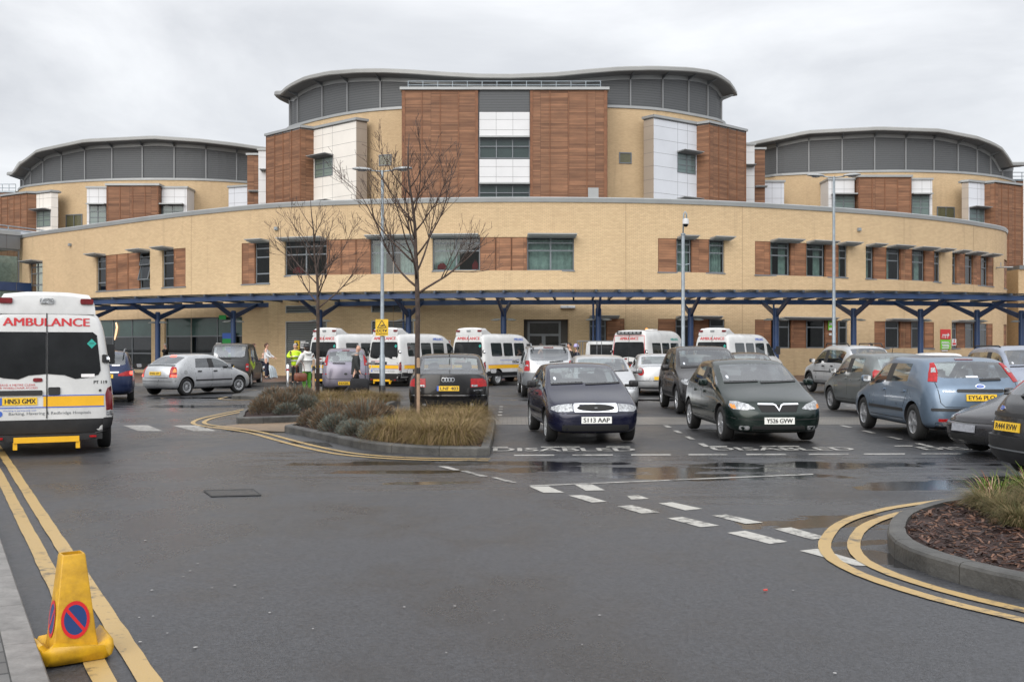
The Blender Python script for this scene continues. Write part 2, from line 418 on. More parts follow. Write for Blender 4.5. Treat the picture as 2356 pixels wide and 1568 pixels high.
def shell(S,V,Fc,Mt,mats,crease=None,level=2):
    me=bpy.data.meshes.new('t'); me.from_pydata(V,[],Fc)
    for m in mats: me.materials.append(m)
    me.polygons.foreach_set('material_index',Mt)
    bm=bmesh.new(); bm.from_mesh(me); bmesh.ops.recalc_face_normals(bm,faces=bm.faces); bm.to_mesh(me); bm.free()
    def sub(o):
        m=o.modifiers.new('s','SUBSURF'); m.levels=level; m.render_levels=level
    full=evalmesh(me,sub)
    # wheel arches
    cut=MB()
    for x,r in ((S.ax_f,S.ra),(S.ax_r,S.ra)):
        for s in (1,-1):
            y0=(S.W/2-.30)*s; y1=(S.W/2+.25)*s; M2=Matrix.Translation((x,0,S.wr))
            cut.lathe([(0,y0),(r,y0),(r,y1),(0,y1)],28,4,M2); 
    cm=bpy.data.meshes.new('c'); cm.from_pydata(cut.v,[],cut.f)
    for m in mats: cm.materials.append(m)
    cm.polygons.foreach_set('material_index',[4]*len(cm.polygons))
    bm=bmesh.new(); bm.from_mesh(cm); bmesh.ops.remove_doubles(bm,verts=bm.verts,dist=1e-5); bmesh.ops.recalc_face_normals(bm,faces=bm.faces); bm.to_mesh(cm); bm.free()
    co=bpy.data.objects.new('c',cm); COL.objects.link(co)
    def boo(o):
        m=o.modifiers.new('b','BOOLEAN'); m.operation='DIFFERENCE'; m.object=co; m.solver='EXACT'; m.material_mode='INDEX'
    res=evalmesh(full,boo); bpy.data.objects.remove(co)
    if len(res.polygons)<50: res=full
    return full,res
def split(res,groups,mats):
    "groups: {material index: part name}; returns body mesh and list of (name, mesh) for each connected patch"
    bm=bmesh.new(); bm.from_mesh(res); bm.faces.ensure_lookup_table(); out=[]; seen=set()
    for f in bm.faces:
        if f.material_index in groups and f.index not in seen:
            st=[f]; comp=[]; seen.add(f.index)
            while st:
                q=st.pop(); comp.append(q)
                for e in q.edges:
                    for w in e.link_faces:
                        if w.material_index==f.material_index and w.index not in seen: seen.add(w.index); st.append(w)
            mp={}; vs=[]; fs=[]
            for q in comp:
                ff=[]
                for v in q.verts:
                    if v not in mp: mp[v]=len(vs); vs.append(tuple(v.co))
                    ff.append(mp[v])
                fs.append(ff)
            me=bpy.data.meshes.new(groups[f.material_index]); me.from_pydata(vs,[],fs); me.materials.append(mats[f.material_index]); me.polygons.foreach_set('use_smooth',[True]*len(fs)); out.append((groups[f.material_index],me))
    bmesh.ops.delete(bm,geom=[f for f in bm.faces if f.material_index in groups],context='FACES')
    bm.to_mesh(res); bm.free(); return res,out
_wheels={}
def wheel_mesh(r,w,style):
    k=(round(r,3),round(w,3),style)
    if k in _wheels: return _wheels[k]
    t=MB(); h=w/2; ri=r*.64
    t.lathe([(ri*.98,-h*.9),(r*.86,-h),(r*.96,-h*.86),(r,-h*.6),(r,h*.6),(r*.96,h*.88),(r*.86,h),(ri,h*.92),(ri*.97,h*.7)],32)
    t.lathe([(ri*.97,-h*.5),(.01,-h*.5)],20); ty=t.build('tyre',M['rubber'],None,smooth=True); tm=ty.data; bpy.data.objects.remove(ty)
    m=MB(); m.lathe([(ri,h*.92),(ri*.93,h*.85),(ri*.90,h*.4),(ri*.88,-h*.2)],28,0); m.lathe([(ri*.88,h*.05),(.01,h*.05)],24,1)
    n={'alloy5':5,'alloy7':7,'trim':9,'steel':0,'alloy10':10}[style]
    if n:
        for i in range(n):
            g=2*PI*i/n; wd=ri*(.20 if n==5 else .14 if n==7 else .115); o_=ri*.93
            Mx=Matrix.Rotation(g,4,'Y'); a=wd*.5
            p=[(ri*.15,h*.3,-wd*.55),(o_,h*.35,-a),(o_,h*.35,a),(ri*.15,h*.3,wd*.55),(ri*.15,h*.78,-wd*.5),(o_,h*.86,-a*.9),(o_,h*.86,a*.9),(ri*.15,h*.78,wd*.5)]
            m.hexa([Mx@Vector((q[0],q[1],q[2])) for q in p],0)
        m.lathe([(ri*.30,h*.5),(ri*.28,h*.80),(ri*.16,h*.88),(.001,h*.88)],18,0)
        if style=='trim': m.lathe([(ri*.93,h*.85),(ri*.74,h*.84),(ri*.72,h*.6)],26,0)
    else:
        m.lathe([(ri*.88,h*.5),(ri*.6,h*.6),(ri*.45,h*.45),(ri*.3,h*.85),(.001,h*.85)],22,0)
    rm=m.build('rim',[M['alloy'] if style.startswith('alloy') else M['hub'],M['dark']],None,smooth=35); rd=rm.data; bpy.data.objects.remove(rm)
    _wheels[k]=(tm,rd); return _wheels[k]
def add_wheels(S,root):
    tm,rd=wheel_mesh(S.wr,S.tw,S.rim)
    for x in (S.ax_f,S.ax_r):
        for s in (1,-1):
            o=mobj('wheel',tm,root); o.location=(x,s*(S.W/2-S.tw/2-S.inset),S.wr); o.rotation_euler=(0,random.uniform(0,6),0 if s==1 else PI)
            if x==S.ax_f and getattr(S,'steer',0): o.rotation_euler=(0,0,(0 if s==1 else PI)+S.steer)
            mobj('rim',rd,o)
_seat=None
def seat_mesh():
    global _seat
    if _seat is None:
        m=MB(); m.box(-.25,.25,-.25,.25,0,.14); m.hexa([(-.30,-.24,.1),(-.18,-.24,.1),(-.18,.24,.1),(-.30,.24,.1),(-.46,-.20,.66),(-.38,-.20,.66),(-.38,.20,.66),(-.46,.20,.66)]); m.hexa([(-.48,-.13,.70),(-.40,-.13,.70),(-.40,.13,.70),(-.48,.13,.70),(-.51,-.11,.88),(-.43,-.11,.88),(-.43,.11,.88),(-.51,.11,.88)])
        m.tube([(-.42,-.06,.64),(-.44,-.06,.72)],.01,4); m.tube([(-.42,.06,.64),(-.44,.06,.72)],.01,4)
        o=m.build('seat',M['seat'],None); bm=bmesh.new(); bm.from_mesh(o.data); bmesh.ops.bevel(bm,geom=bm.edges[:],offset=.035,segments=2,affect='EDGES'); bm.to_mesh(o.data); bm.free()
        o.data.polygons.foreach_set('use_smooth',[True]*len(o.data.polygons)); _seat=o.data; bpy.data.objects.remove(o)
    return _seat
def plate(S,root,side,z,text,y=0,w=.52,h=.115,name='number_plate',euro=False):
    bvh=S.bvh; pts=[shoot(bvh,Vector((y+a*w/2,z+b*h/2)),side)[0].x for a in (-1,0,1) for b in (-1,1)]
    s=1 if side=='front' else -1; x=(max(pts) if s==1 else min(pts))+s*.004
    # slope of the panel behind the plate
    xa=shoot(bvh,Vector((y,z+h/2)),side)[0].x; xb=shoot(bvh,Vector((y,z-h/2)),side)[0].x; tl=max(-.25,min(.25,(xa-xb)/h))
    Mx=Matrix.Translation((x,y,z))@Matrix.Rotation(math.atan(tl),4,'Y')
    m=MB(); m.add([Mx@Vector(q) for q in ((s*.008,-w/2,-h/2),(s*.008,w/2,-h/2),(s*.008,w/2,h/2),(s*.008,-w/2,h/2),(-s*.012,-w/2,-h/2),(-s*.012,w/2,-h/2),(-s*.012,w/2,h/2),(-s*.012,-w/2,h/2))],[(0,1,2,3),(0,4,5,1),(1,5,6,2),(2,6,7,3),(3,7,4,0)])
    o=m.build(name,M['plateW'] if side=='front' else M['plateY'],root)
    if text:
        v,f=text_geo(text,h*.64,w*(.80 if euro else .86)); v,f=fat(v,f,.0035); t=MB(); o2=-.03 if euro else 0
        t.add([Mx@Vector((s*(.0095+c_),(a-o2)*s,b)) for a,b,c_ in v],f); t.build('plate_lettering',M['ink'],o)
        if euro:
            t=MB(); a=-w/2*s; t.add([Mx@Vector((s*.0095,yy,zz)) for yy,zz in ((a,-h/2),(a+.045*s,-h/2),(a+.045*s,h/2),(a,h/2))],[(0,1,2,3)]); t.build('plate_flash',M['blueink'],o)
    return o
class Car:
    "common decals; view coordinates are metres in the car's own frame"
    def __init__(c,S,root): c.S=S; c.root=root
    def pt(c,name,poly,view,m,mirror=False,off=.006,res=.07,parent=None):
        vs,fs=poly_patch(c.S.bvh,poly,view,off,res); r=[]
        for k in ((0,1) if mirror else (0,)):
            mb=MB(); mb.add(vs if not k else [(v[0],-v[1],v[2]) for v in vs],fs if not k else [t[::-1] for t in fs]); r.append(mb.build(name,m,parent or c.root,smooth=50,fix=False))
        return r
    def text(c,body,view,u,z,h,m,w=None,name='lettering',off=.006,bold=.004,parent=None):
        v,f=text_geo(body,h,w); v,f=fat(v,f,bold*h*8); s={'front':1,'rear':-1,'left':-1,'right':1}[view]; mb=MB(); vs=[]
        for a,b,c_ in v:
            p,n=shoot(c.S.bvh,Vector((u+a*s,z+b)),view); vs.append(p+n*(off+c_))
        mb.add(vs,f); return mb.build(name,m,parent or c.root,fix=False)
def make_car(name,label,cat,pos,yaw,body,L,W,H,wb,fo,wr,cowl,wtop,rtop,rbase,zc,zn,zb,zrb,kind='hatch',zde=None,bp=None,cg=None,rim='alloy7',anchor=(0,0),group=None,zu=.20,steer=0,
             yr=.74,interior=True,nose=.15,tail=.14,zm=.58,zcr=None,trimside=False,glassm=None,bumper=None,roofc=.03,tw=.2,shoulder=.965,hoodc=.05):
    H=H+.015; zb=zb-.025; S=NS(L=L,W=W,H=H,wr=wr,tw=tw,rim=rim,inset=.03,steer=steer); X=lambda d:L/2-d; S.X=X
    S.ax_f=X(fo); S.ax_r=X(fo+wb); S.ra=wr+.055; w=W/2
    bp=bp or (wtop+rtop)/2; cg=cg or rtop+.1; zbr=zcr or zb+.03
    def sec(xd,t,zbelt,zf,hz,y6,y7,xu=None,xb=None,z6=None):
        x=X(xd); xb=X(xb if xb is not None else xd); xu=X(xu if xu is not None else xd)
        return [(x,0,zu),(x,.5*w*t,zu),(x,.90*w*t,zu+.02),(x,.985*w*t,zu+.15),(x,1.0*w*t,zm),(xb,shoulder*w*t,zbelt)],xu
    st=[]
    # nose
    c=nose
    zl=zu-.05; st.append([(X(.06),0,zl),(X(.07),.45*w,zl),(X(.06+c*.9),.90*w,zl+.02),(X(.0+c),.965*w,zl+.16),(X(.0+c),.985*w,zm-.06),(X(.05+c),.975*w,zn-.13),(X(.09+c*.95),.94*w,zn-.05),(X(.13+c*.8),.84*w,zn),(X(.15),.42*w,zn+.02),(X(.13),0,zn+.025)])
    a,_=sec(fo,.99,0,0,0,0,0); zf=zn+(zc-zn)*.5
    st.append(a[:5]+[(X(fo),.955*w,zf-.04),(X(fo),.90*w,zf+.01),(X(fo),.80*w,zf+.035),(X(fo*.96),.42*w,zf+hoodc+.015),(X(fo*.94),0,zf+hoodc+.02)])
    a,_=sec(cowl+.05,1,0,0,0,0,0)
    st.append(a[:5]+[(X(cowl+.10),shoulder*w,zb-.015),(X(cowl+.17),.90*w,zc+.03),(X(cowl+.13),.85*w,zc+.035),(X(cowl+.02),.45*w,zc+.035),(X(cowl),0,zc+.035)])
    def cab(xd,xu,zbelt,t=1,roof=H,yk=1.0,xb=None):
        a,_=sec(xd,t,0,0,0,0,0)
        return a[:5]+[(X(xb or xd),shoulder*w*t,zbelt),(X(xu),w*yr*1.06*yk,roof-.095),(X(xu),w*yr*yk,roof-.03),(X(xu-.02),w*yr*.56*yk,roof-.008),(X(xu-.03),0,roof)]
    s3=cab((cowl+wtop)/2+.25,wtop,zb,roof=H-roofc); st.append(s3)
    st.append(cab(bp,bp+.06,zb+(zbr-zb)*.5,roof=H)); st.append(cab(bp+.11,bp+.13,zb+(zbr-zb)*.55,roof=H))
    st.append(cab(cg,min(cg-.08,rtop-.12),zbr,t=.995,roof=H-.015,yk=.985))
    if kind in('hatch','estate'):
        st.append(cab(max(cg+.14,fo+wb+.25),rtop,zbr,t=.975,roof=H-.035,yk=.96))
        tl=tail; e=L
        st.append([(X(e-.08),0,zu+.03),(X(e-.10),.45*w,zu+.03),(X(e-.06-tl),.88*w,zu+.04),(X(e-.0-tl),.95*w,zu+.17),(X(e-.0-tl),.965*w,zm),(X(e-.05-tl),.94*w,zrb-.14),(X(rbase-tl*.7),.85*w,zrb-.03),(X(rbase-.04),.76*w,zrb),(X(rbase),.42*w,zrb+.005),(X(rbase+.005),0,zrb+.005)])
        capr=lambda j:{3:X(L),4:X(L),5:X(L-.035),6:X(max(rbase+.01,L-.09))}[j]
    else:
        st.append(cab(max(cg+.14,fo+wb+.1),rtop,zbr,t=.985,roof=H-.035,yk=.965))
        a,_=sec(rbase+.02,.975,0,0,0,0,0)
        st.append(a[:5]+[(X(rbase),shoulder*w*.975,zbr-.01),(X(rbase-.05),.86*w,zrb+.0),(X(rbase-.03),.77*w,zrb+.015),(X(rbase+.02),.42*w,zrb+.02),(X(rbase+.03),0,zrb+.02)])
        tl=tail; e=L; zd=zde
        st.append([(X(e-.08),0,zu+.03),(X(e-.10),.45*w,zu+.03),(X(e-.06-tl),.88*w,zu+.04),(X(e-.0-tl),.95*w,zu+.17),(X(e-.0-tl),.965*w,zm),(X(e-.04-tl),.945*w,zd-.12),(X(e-.05-tl),.86*w,zd-.03),(X(e-.07-tl*.6),.78*w,zd),(X(e-.06),.42*w,zd+.01),(X(e-.055),0,zd+.01)])
        capr=lambda j:{3:X(L),4:X(L),5:X(L-.03),6:X(L-.045)}[j]
    capf=lambda j:{3:X(0),4:X(0.0),5:X(.045),6:X(.085)}[j]
    rw=6 if kind in('hatch','estate') else 6
    def tf(i,j):
        if i=='cap': return 0
        if j<2: return 4
        if j==5 and i in (2,3,5): return 1
        if j==5 and i==4: return 4
        if j==5 and i==6 and kind=='estate': return 1
        if j>=7 and i==2: return 2
        if j>=7 and i==7: return 3
        return 0
    V,Fc,Mt=loft(st,capf,capr,tf)
    gm=glassm or M['carglass']; mats=[body,gm,gm,gm,M['black']]
    full,res=shell(S,V,Fc,Mt,mats)
    bm=bmesh.new(); bm.from_mesh(full); S.bvh=BVHTree.FromBMesh(bm); bm.free()
    res,parts=split(res,{1:'side_window',2:'windscreen',3:'rear_window'},mats)
    res.polygons.foreach_set('use_smooth',[True]*len(res.polygons)); res.set_sharp_from_angle(angle=R(38))
    root=thing(name,label,cat,(0,0,0),yaw,group)
    c,s=math.cos(yaw),math.sin(yaw); ax,ay=anchor; root.location=(pos[0]-(c*ax-s*ay),pos[1]-(s*ax+c*ay),0)
    mobj('body',res,root)
    for n,me in parts: mobj(n,me,root)
    add_wheels(S,root)
    if interior:
        t=MB(); z0=.32; t.box(X(rbase-.10),X(cowl+.25),-.84*w,.84*w,z0,.55); t.box(X(cowl+.55),X(cowl+.12),-.80*w,.80*w,.5,zb-.03); 
        t.box(X(min(rbase-.05,L-.3)),X(cg+.05),-.78*w,.78*w,.5,zbr-.08)
        t.build('cabin_trim',M['tub'],root)
        for xd,ys in ((cowl+1.22,(.36,-.36)),(cowl+2.05,(.36,-.36))):
            if xd+.3<rtop+.5:
                for y in ys: o=mobj('seat',seat_mesh(),root); o.location=(X(xd)+.15,y*w/.85,.46); o.scale=(1,1,.94*(H-.46)/(1.43-.46)*.9)
        sw=MB(); sw.lathe([(.175+.014*math.cos(g*PI/3),.014*math.sin(g*PI/3)) for g in range(7)],20,0,Matrix.Translation((X(cowl+.72),-.36,zb-.02))@Matrix.Rotation(R(65),4,'Y'),axis='z'); sw.build('steering_wheel',M['black'],root)
    C=Car(S,root); S.p=NS(cowl=cowl,wtop=wtop,rtop=rtop,rbase=rbase,zc=zc,zn=zn,zb=zb,zbr=zbr,zrb=zrb,H=H,w=w,bp=bp,cg=cg,zu=zu,L=L,fo=fo,wb=wb,zm=zm,yr=yr); C.kind=kind; C.bodym=body
    return C
def mirrors(C,m,face=None,z=None,size=1):
    p=C.S.p; X=C.S.X; z=z or p.zb+.06
    for s in (1,-1):
        mb=MB(); x=X(p.cowl+.42); y=s*(p.w*.965); a=.17*size; h=.125*size
        prof=[]
        mb.box(x-.03,x+.04,min(y,y+s*.09),max(y,y+s*.09),z-.03,z+.02,1)
        vs=[];rings=[(.0,.55),(.03,.9),(.075,1),(.12,.95),(.15,.6)]
        for dx,k in rings:
            for q in rrect(-a/2*k,a/2*k,-h/2*k,h/2*k,.03*k,2): vs.append((x-.07+dx,y+s*(.075+a/2)+q[0],z+.03+q[1]))
        n=12; fs=[(i*n+j,i*n+(j+1)%n,(i+1)*n+(j+1)%n,(i+1)*n+j) for i in range(4) for j in range(n)]+[tuple(range(n))[::-1],tuple(4*n+j for j in range(n))]
        mb.add(vs,fs,0); o=mb.build('wing_mirror',[m,M['black']],C.root,smooth=45)
        g=MB(); k=.84; g.add([(x-.072,y+s*(.075+a/2)+q[0],z+.03+q[1]) for q in rrect(-a/2*k,a/2*k,-h/2*k,h/2*k,.02,2)],[tuple(range(12))]); g.build('mirror_glass',M['chrome'],o)
def sidekit(C,view_both=True,handles=True,mould=None,seams=True,bodycol_handles=True,hz=None,doors=4,archtrim=None):
    p=C.S.p; X=C.S.X; hz=hz or p.zb-.10
    if seams:
        for pts in ([(X(p.cowl+.30),p.zb-.03),(X(p.cowl+.22),p.zb-.25),(X(p.cowl+.25),p.zu+.16)],[(X(p.bp+.06),p.zb-.01),(X(p.bp+.06),p.zu+.16)],
                    [(X(p.cg+.02),p.zbr-.02),(X(p.cg-.02),p.zbr-.2),(X(min(p.cg-.05,p.fo+p.wb-.42)),p.zu+.38),(X(p.fo+p.wb-.46),p.zu+.16)],[(X(p.cowl+.25),p.zu+.16),(X(p.fo+p.wb-.46),p.zu+.16)]):
            C.pt('door_seam',thick(pts,.011),'left',M['dark'],True,.0015,.12)
    if handles:
        for xd in (p.bp-.08,p.cg-.22):
            C.pt('door_handle',rrect(X(xd)-.085,X(xd)+.085,hz-.02,hz+.025,.018),'left',C.bodym if bodycol_handles else M['black'],True,.028,.06)
    if mould: 
        z,h,m=mould; C.pt('side_moulding',rrect(X(p.fo+p.wb-C.S.ra-.04),X(p.fo+C.S.ra+.05),z-h/2,z+h/2,.01,1),'left',m,True,.012,.12)
    if archtrim:
        for a in (C.S.ax_f,C.S.ax_r):
            r=C.S.ra; o=[(a+(r+.055)*math.cos(g),C.S.wr+(r+.055)*math.sin(g)) for g in [R(8+164*k/14) for k in range(15)]]; i=[(a+(r+.0)*math.cos(g),C.S.wr+(r+.0)*math.sin(g)) for g in [R(172-164*k/14) for k in range(15)]]
            C.pt('arch_trim',o+i,'left',archtrim,True,.014,.09)
def frontkit(C,wipers=True,disc=True):
    p=C.S.p; X=C.S.X
    if wipers:
        for y0,y1,dz in ((-.02,.62,.03),(-.62,-.06,.03)):
            a=(y0*p.w/.8,p.zc+.05); b=(y1*p.w/.8,p.zc+.075)
            C.pt('wiper',thick([a,b],.022),'front',M['black'],False,.012,.1)
    if disc: C.pt('tax_disc',ngon(-p.w*.66,p.zc+.15,.024,.028,10),'front',M['bluegrey_and_shaded'],False,.004,.05)
AWAY=PI/2; TOW=-PI/2
def sym(p): return [(-a,b) for a,b in p][::-1]
rowA='cars parked in the disabled bays'; rowB='cars parked in the middle rows'
def oval_badge(C,view,y,z,rx=.075,ry=.032):
    o=C.pt('badge',ngon(y,z,rx,ry,16),view,M['chrome'],off=.008,res=.04)[0]; C.pt('badge_field',ngon(y,z,rx*.8,ry*.72,16),view,M['blueink'],off=.011,res=.04,parent=o); C.pt('badge_script',rrect(y-rx*.42,y+rx*.42,z-ry*.16,z+ry*.16,.002,1),view,M['lgrey'],off=.0135,res=.04,parent=o)
def rearbar(C,y0,y1,z0,z1,m,r=.015): return C.pt('boot_handle',rrect(y0,y1,z0,z1,r),'rear',m,off=.02)
# --- dark blue hatchback facing the viewer
navy=paint('navy_paint',(.008,.009,.028),.3,.22,.25)
C=make_car('parked_car','dark navy hatchback facing the viewer with chrome ringed oval grille and white S113 AAP plate','car',(.62,18.15),math.atan2(-2.43,.235),navy,3.83,1.634,1.36,2.446,.79,.285,1.02,1.78,3.25,3.66,.945,.70,.93,.97,bp=2.05,cg=3.0,rim='trim',anchor=(3.83/2-.79,-.75),group=rowA,tail=.12,nose=.14,hoodc=.035)
mirrors(C,M['black']); sidekit(C,bodycol_handles=False,mould=(.52,.05,M['black'])); frontkit(C)
C.pt('headlight',[(.395,.562),(.66,.555),(.745,.592),(.735,.635),(.62,.672),(.395,.692)],'front',M['lamp'],True,.008,.05)
o=C.pt('grille_surround',rrect(-.38,.38,.552,.70,.03),'front',M['chrome'],off=.010)[0]
C.pt('grille',ngon(0,.623,.325,.056,24),'front',M['dark'],off=.014,parent=o); oval_badge(C,'front',0,.625,.06,.026)
C.pt('air_intake',rrect(-.58,.58,.235,.34,.03),'front',M['dark'],off=.004); plate(C.S,C.root,'front',.425,'S113 AAP')
C.pt('bumper_seam',thick([(-.74,.535),(-.4,.53),(0,.535),(.4,.53),(.74,.535)],.012),'front',M['dark'],off=.002)
# --- dark green hatchback facing the viewer
green=paint('dark_green_paint',(.007,.016,.013),.3,.22,.25)
C=make_car('parked_car','dark green car facing the viewer with chrome V grille bar and white Y526 GVW plate','car',(3.78,18.35),math.atan2(-2.6,.105),green,4.11,1.71,1.43,2.606,.85,.31,1.08,1.90,3.35,3.82,.97,.735,.955,1.02,bp=2.2,cg=3.15,rim='alloy7',anchor=(4.11/2-.85,-.77),group=rowA,nose=.16)
mirrors(C,green); sidekit(C,mould=(.50,.05,green)); frontkit(C)
C.pt('headlight',[(.40,.605),(.56,.582),(.74,.592),(.79,.64),(.77,.725),(.68,.728),(.50,.68)],'front',M['lamp'],True,.008,.05); C.pt('indicator',[(.70,.60),(.76,.61),(.775,.68),(.71,.67)],'front',M['amber'],True,.011,.05)
o=C.pt('grille',[(-.36,.675),(-.30,.555),(.30,.555),(.36,.675)],'front',M['dark'],off=.006)[0]
C.pt('grille_bar',thick([(-.35,.685),(-.09,.682),(-.05,.665),(0,.575),(.05,.665),(.09,.682),(.35,.685)],.024),'front',M['chrome'],off=.014,parent=o)
C.pt('air_intake',rrect(-.46,.46,.225,.315,.03),'front',M['dark'],off=.004); C.pt('fog_light',rrect(.50,.66,.245,.315,.02),'front',M['lamp'],True,.006); plate(C.S,C.root,'front',.405,'Y526 GVW')
C.pt('bumper_seam',thick([(-.80,.44),(-.4,.425),(0,.43),(.4,.425),(.80,.44)],.014),'front',M['dark'],off=.002)
# --- pale blue hatchback seen from behind
pblue=paint('pale_blue_paint',(.14,.19,.255),.5,.3,.12)
C=make_car('parked_car','pale metallic blue hatchback seen from behind with yellow EY56 PLO plate','car',(7.30,18.45),math.atan2(2.64,.02),pblue,4.34,1.84,1.50,2.64,.88,.325,1.10,1.85,3.72,4.13,1.00,.74,.985,1.06,bp=2.15,cg=3.30,rim='alloy5',anchor=(4.34/2-.88-2.64,.80),group=rowA,zcr=1.08,tail=.16)
mirrors(C,pblue); sidekit(C,mould=(.52,.055,M['black']))
C.pt('tail_light',[(.575,1.385),(.645,1.375),(.735,1.20),(.785,1.06),(.665,1.055),(.60,1.22)],'rear',M['red'],True,.010,.05); C.pt('reversing_light',[(.61,1.30),(.67,1.29),(.70,1.215),(.63,1.215)],'rear',M['lamp'],True,.014,.05)
oval_badge(C,'rear',0,.985,.085,.036); C.pt('boot_handle',rrect(-.40,.40,.885,.935,.02),'rear',M['black'],off=.016); plate(C.S,C.root,'rear',.795,'EY56 PLO')
C.pt('rear_bumper_strip',rrect(-.80,.80,.555,.605,.02),'rear',M['black'],off=.012); C.pt('rear_fog_light',rrect(.52,.70,.375,.425,.01),'rear',M['red'],True,.006); C.pt('reflector',rrect(.54,.68,.30,.37,.01),'rear',M['lamp'],True,.005)
C.pt('lower_bumper',rrect(-.74,.74,.24,.36,.02),'rear',M['black'],off=.003); C.pt('rear_wiper',thick([(-.05,1.09),(-.42,1.10)],.035),'rear',M['black'],off=.02); C.pt('boot_seam',thick([(.70,1.05),(.665,.70),(.60,.63),(0,.62),(-.60,.63),(-.665,.70),(-.70,1.05)],.012),'rear',M['dark'],off=.002)
C.pt('brake_light',rrect(-.16,.16,1.435,1.46,.008),'rear',M['dred'],off=.01); C.text('FOCUS','rear',.52,.90,.025,M['chrome'],.19,'badge_lettering')
C.pt('window_sticker',rrect(-.05,.16,1.13,1.16,.005),'rear',M['bluegrey_and_shaded'],off=.006)
# --- grey green hatchback
gg=paint('grey_green_paint',(.155,.17,.17),.5,.3,.12)
C=make_car('parked_car','grey green hatchback with round red tail lights parked left of the pale blue one','car',(8.55,27.3),math.atan2(2.4,-.15),gg,3.75,1.695,1.53,2.46,.80,.31,.98,1.55,3.25,3.60,1.02,.74,1.0,1.05,bp=1.95,cg=2.95,rim='alloy5',anchor=(3.75/2-.80,.74),group=rowB,zcr=1.10,tail=.2)
mirrors(C,gg); sidekit(C)
C.pt('tail_light',[(.60,1.10),(.72,1.12),(.80,1.02),(.80,.90),(.70,.80),(.60,.86)],'rear',M['red'],True,.010,.05); plate(C.S,C.root,'rear',.70,None); C.pt('rear_wiper',thick([(0,1.10),(-.35,1.13)],.03),'rear',M['black'],off=.02)
tb=MB(); tb.tube([(-.9,0,1.50),(-1.0,0,1.72)],.008,5); tb.build('aerial',M['black'],C.root)
# --- black saloon seen from behind
blk=paint('black_paint',(.007,.0065,.007),.1,.22,.3)
C=make_car('parked_car','black saloon seen from behind with four chrome rings and yellow LNF 403 plate','car',(-1.50,24.0),math.atan2(1,-.03),blk,5.05,1.96,1.50,2.94,.95,.35,1.35,2.25,3.75,4.45,.98,.72,.97,1.02,kind='saloon',zde=1.045,bp=2.6,cg=3.6,rim='alloy10',anchor=(-5.05/2,0),group=rowB,tail=.18)
mirrors(C,blk); sidekit(C)
C.pt('tail_light',[(.53,.93),(.80,.93),(.905,.87),(.91,.745),(.53,.725)],'rear',M['red'],True,.010,.05); C.pt('reversing_light',rrect(.55,.69,.74,.785,.01),'rear',M['lamp'],True,.014,.05)
plate(C.S,C.root,'rear',.70,'LNF 403',euro=True)
for k in range(4):
    y=.105-.07*k; a=ngon(y,.905,.05,.05,18); b=ngon(y,.905,.039,.039,18)
    for h in (0,1):
        q=a[9*h:9*h+10] if h==0 else a[9:]+a[:1]; r=(b[9*h:9*h+10] if h==0 else b[9:]+b[:1])[::-1]; C.pt('ring_badge',q+r,'rear',M['chrome'],off=.010,res=.03)
C.pt('chrome_strip',rrect(-.88,.88,.527,.547,.006,1),'rear',M['chrome'],off=.012); C.pt('exhaust',ngon(.56,.315,.05,.035,12),'rear',M['chrome'],True,.012,.04); C.pt('lower_bumper',rrect(-.80,.80,.22,.36,.03),'rear',M['black'],off=.004)
C.text('A8','rear',.70,.655,.04,M['chrome'],.14,'badge_lettering'); C.text('QUATTRO','rear',-.70,.655,.03,M['chrome'],.2,'badge_lettering')
tb=MB(); tb.box(-1.42,-1.30,-.012,.012,1.42,1.50); tb.build('aerial',M['black'],C.root)
C.pt('boot_seam',thick([(.84,.98),(.80,.56)],.012),'rear',M['dark'],True,.002)
# --- lilac people carrier seen from behind
lil=paint('lilac_paint',(.19,.175,.215),.5,.34,.1)
C=make_car('parked_car','lilac people carrier seen from behind in front of the ambulances','car',(-5.78,35.6),math.atan2(1,-.15),lil,4.04,1.69,1.63,2.63,.85,.31,1.05,1.65,3.55,3.93,1.06,.80,1.03,1.06,bp=2.1,cg=3.2,anchor=(-2.02,0),group=rowB,tail=.14,kind='estate')
mirrors(C,lil); sidekit(C)
C.pt('tail_light',[(.60,1.42),(.70,1.40),(.80,1.05),(.64,1.03)],'rear',M['red'],True,.010,.06); C.pt('reversing_light',rrect(.68,.77,1.06,1.12,.01),'rear',M['lamp'],True,.014); C.pt('bumper_reflector',rrect(.66,.80,.72,.76,.01),'rear',M['red'],True,.010)
C.pt('brake_light',rrect(-.13,.13,1.535,1.565,.01),'rear',M['dred'],off=.012); plate(C.S,C.root,'rear',.42,'NX05 G'); C.pt('rear_wiper',thick([(.02,1.10),(.45,1.11)],.03),'rear',M['black'],off=.02); C.pt('boot_lock',ngon(0,.74,.06,.04,10),'rear',M['black'],off=.01)
C.pt('boot_seam',thick([(.68,1.03),(.68,.62),(.60,.57),(-.60,.57),(-.68,.62),(-.68,1.03)],.014),'rear',M['dark'],off=.002); C.pt('lower_bumper',rrect(-.7,.7,.22,.30,.02),'rear',M['black'],off=.004)
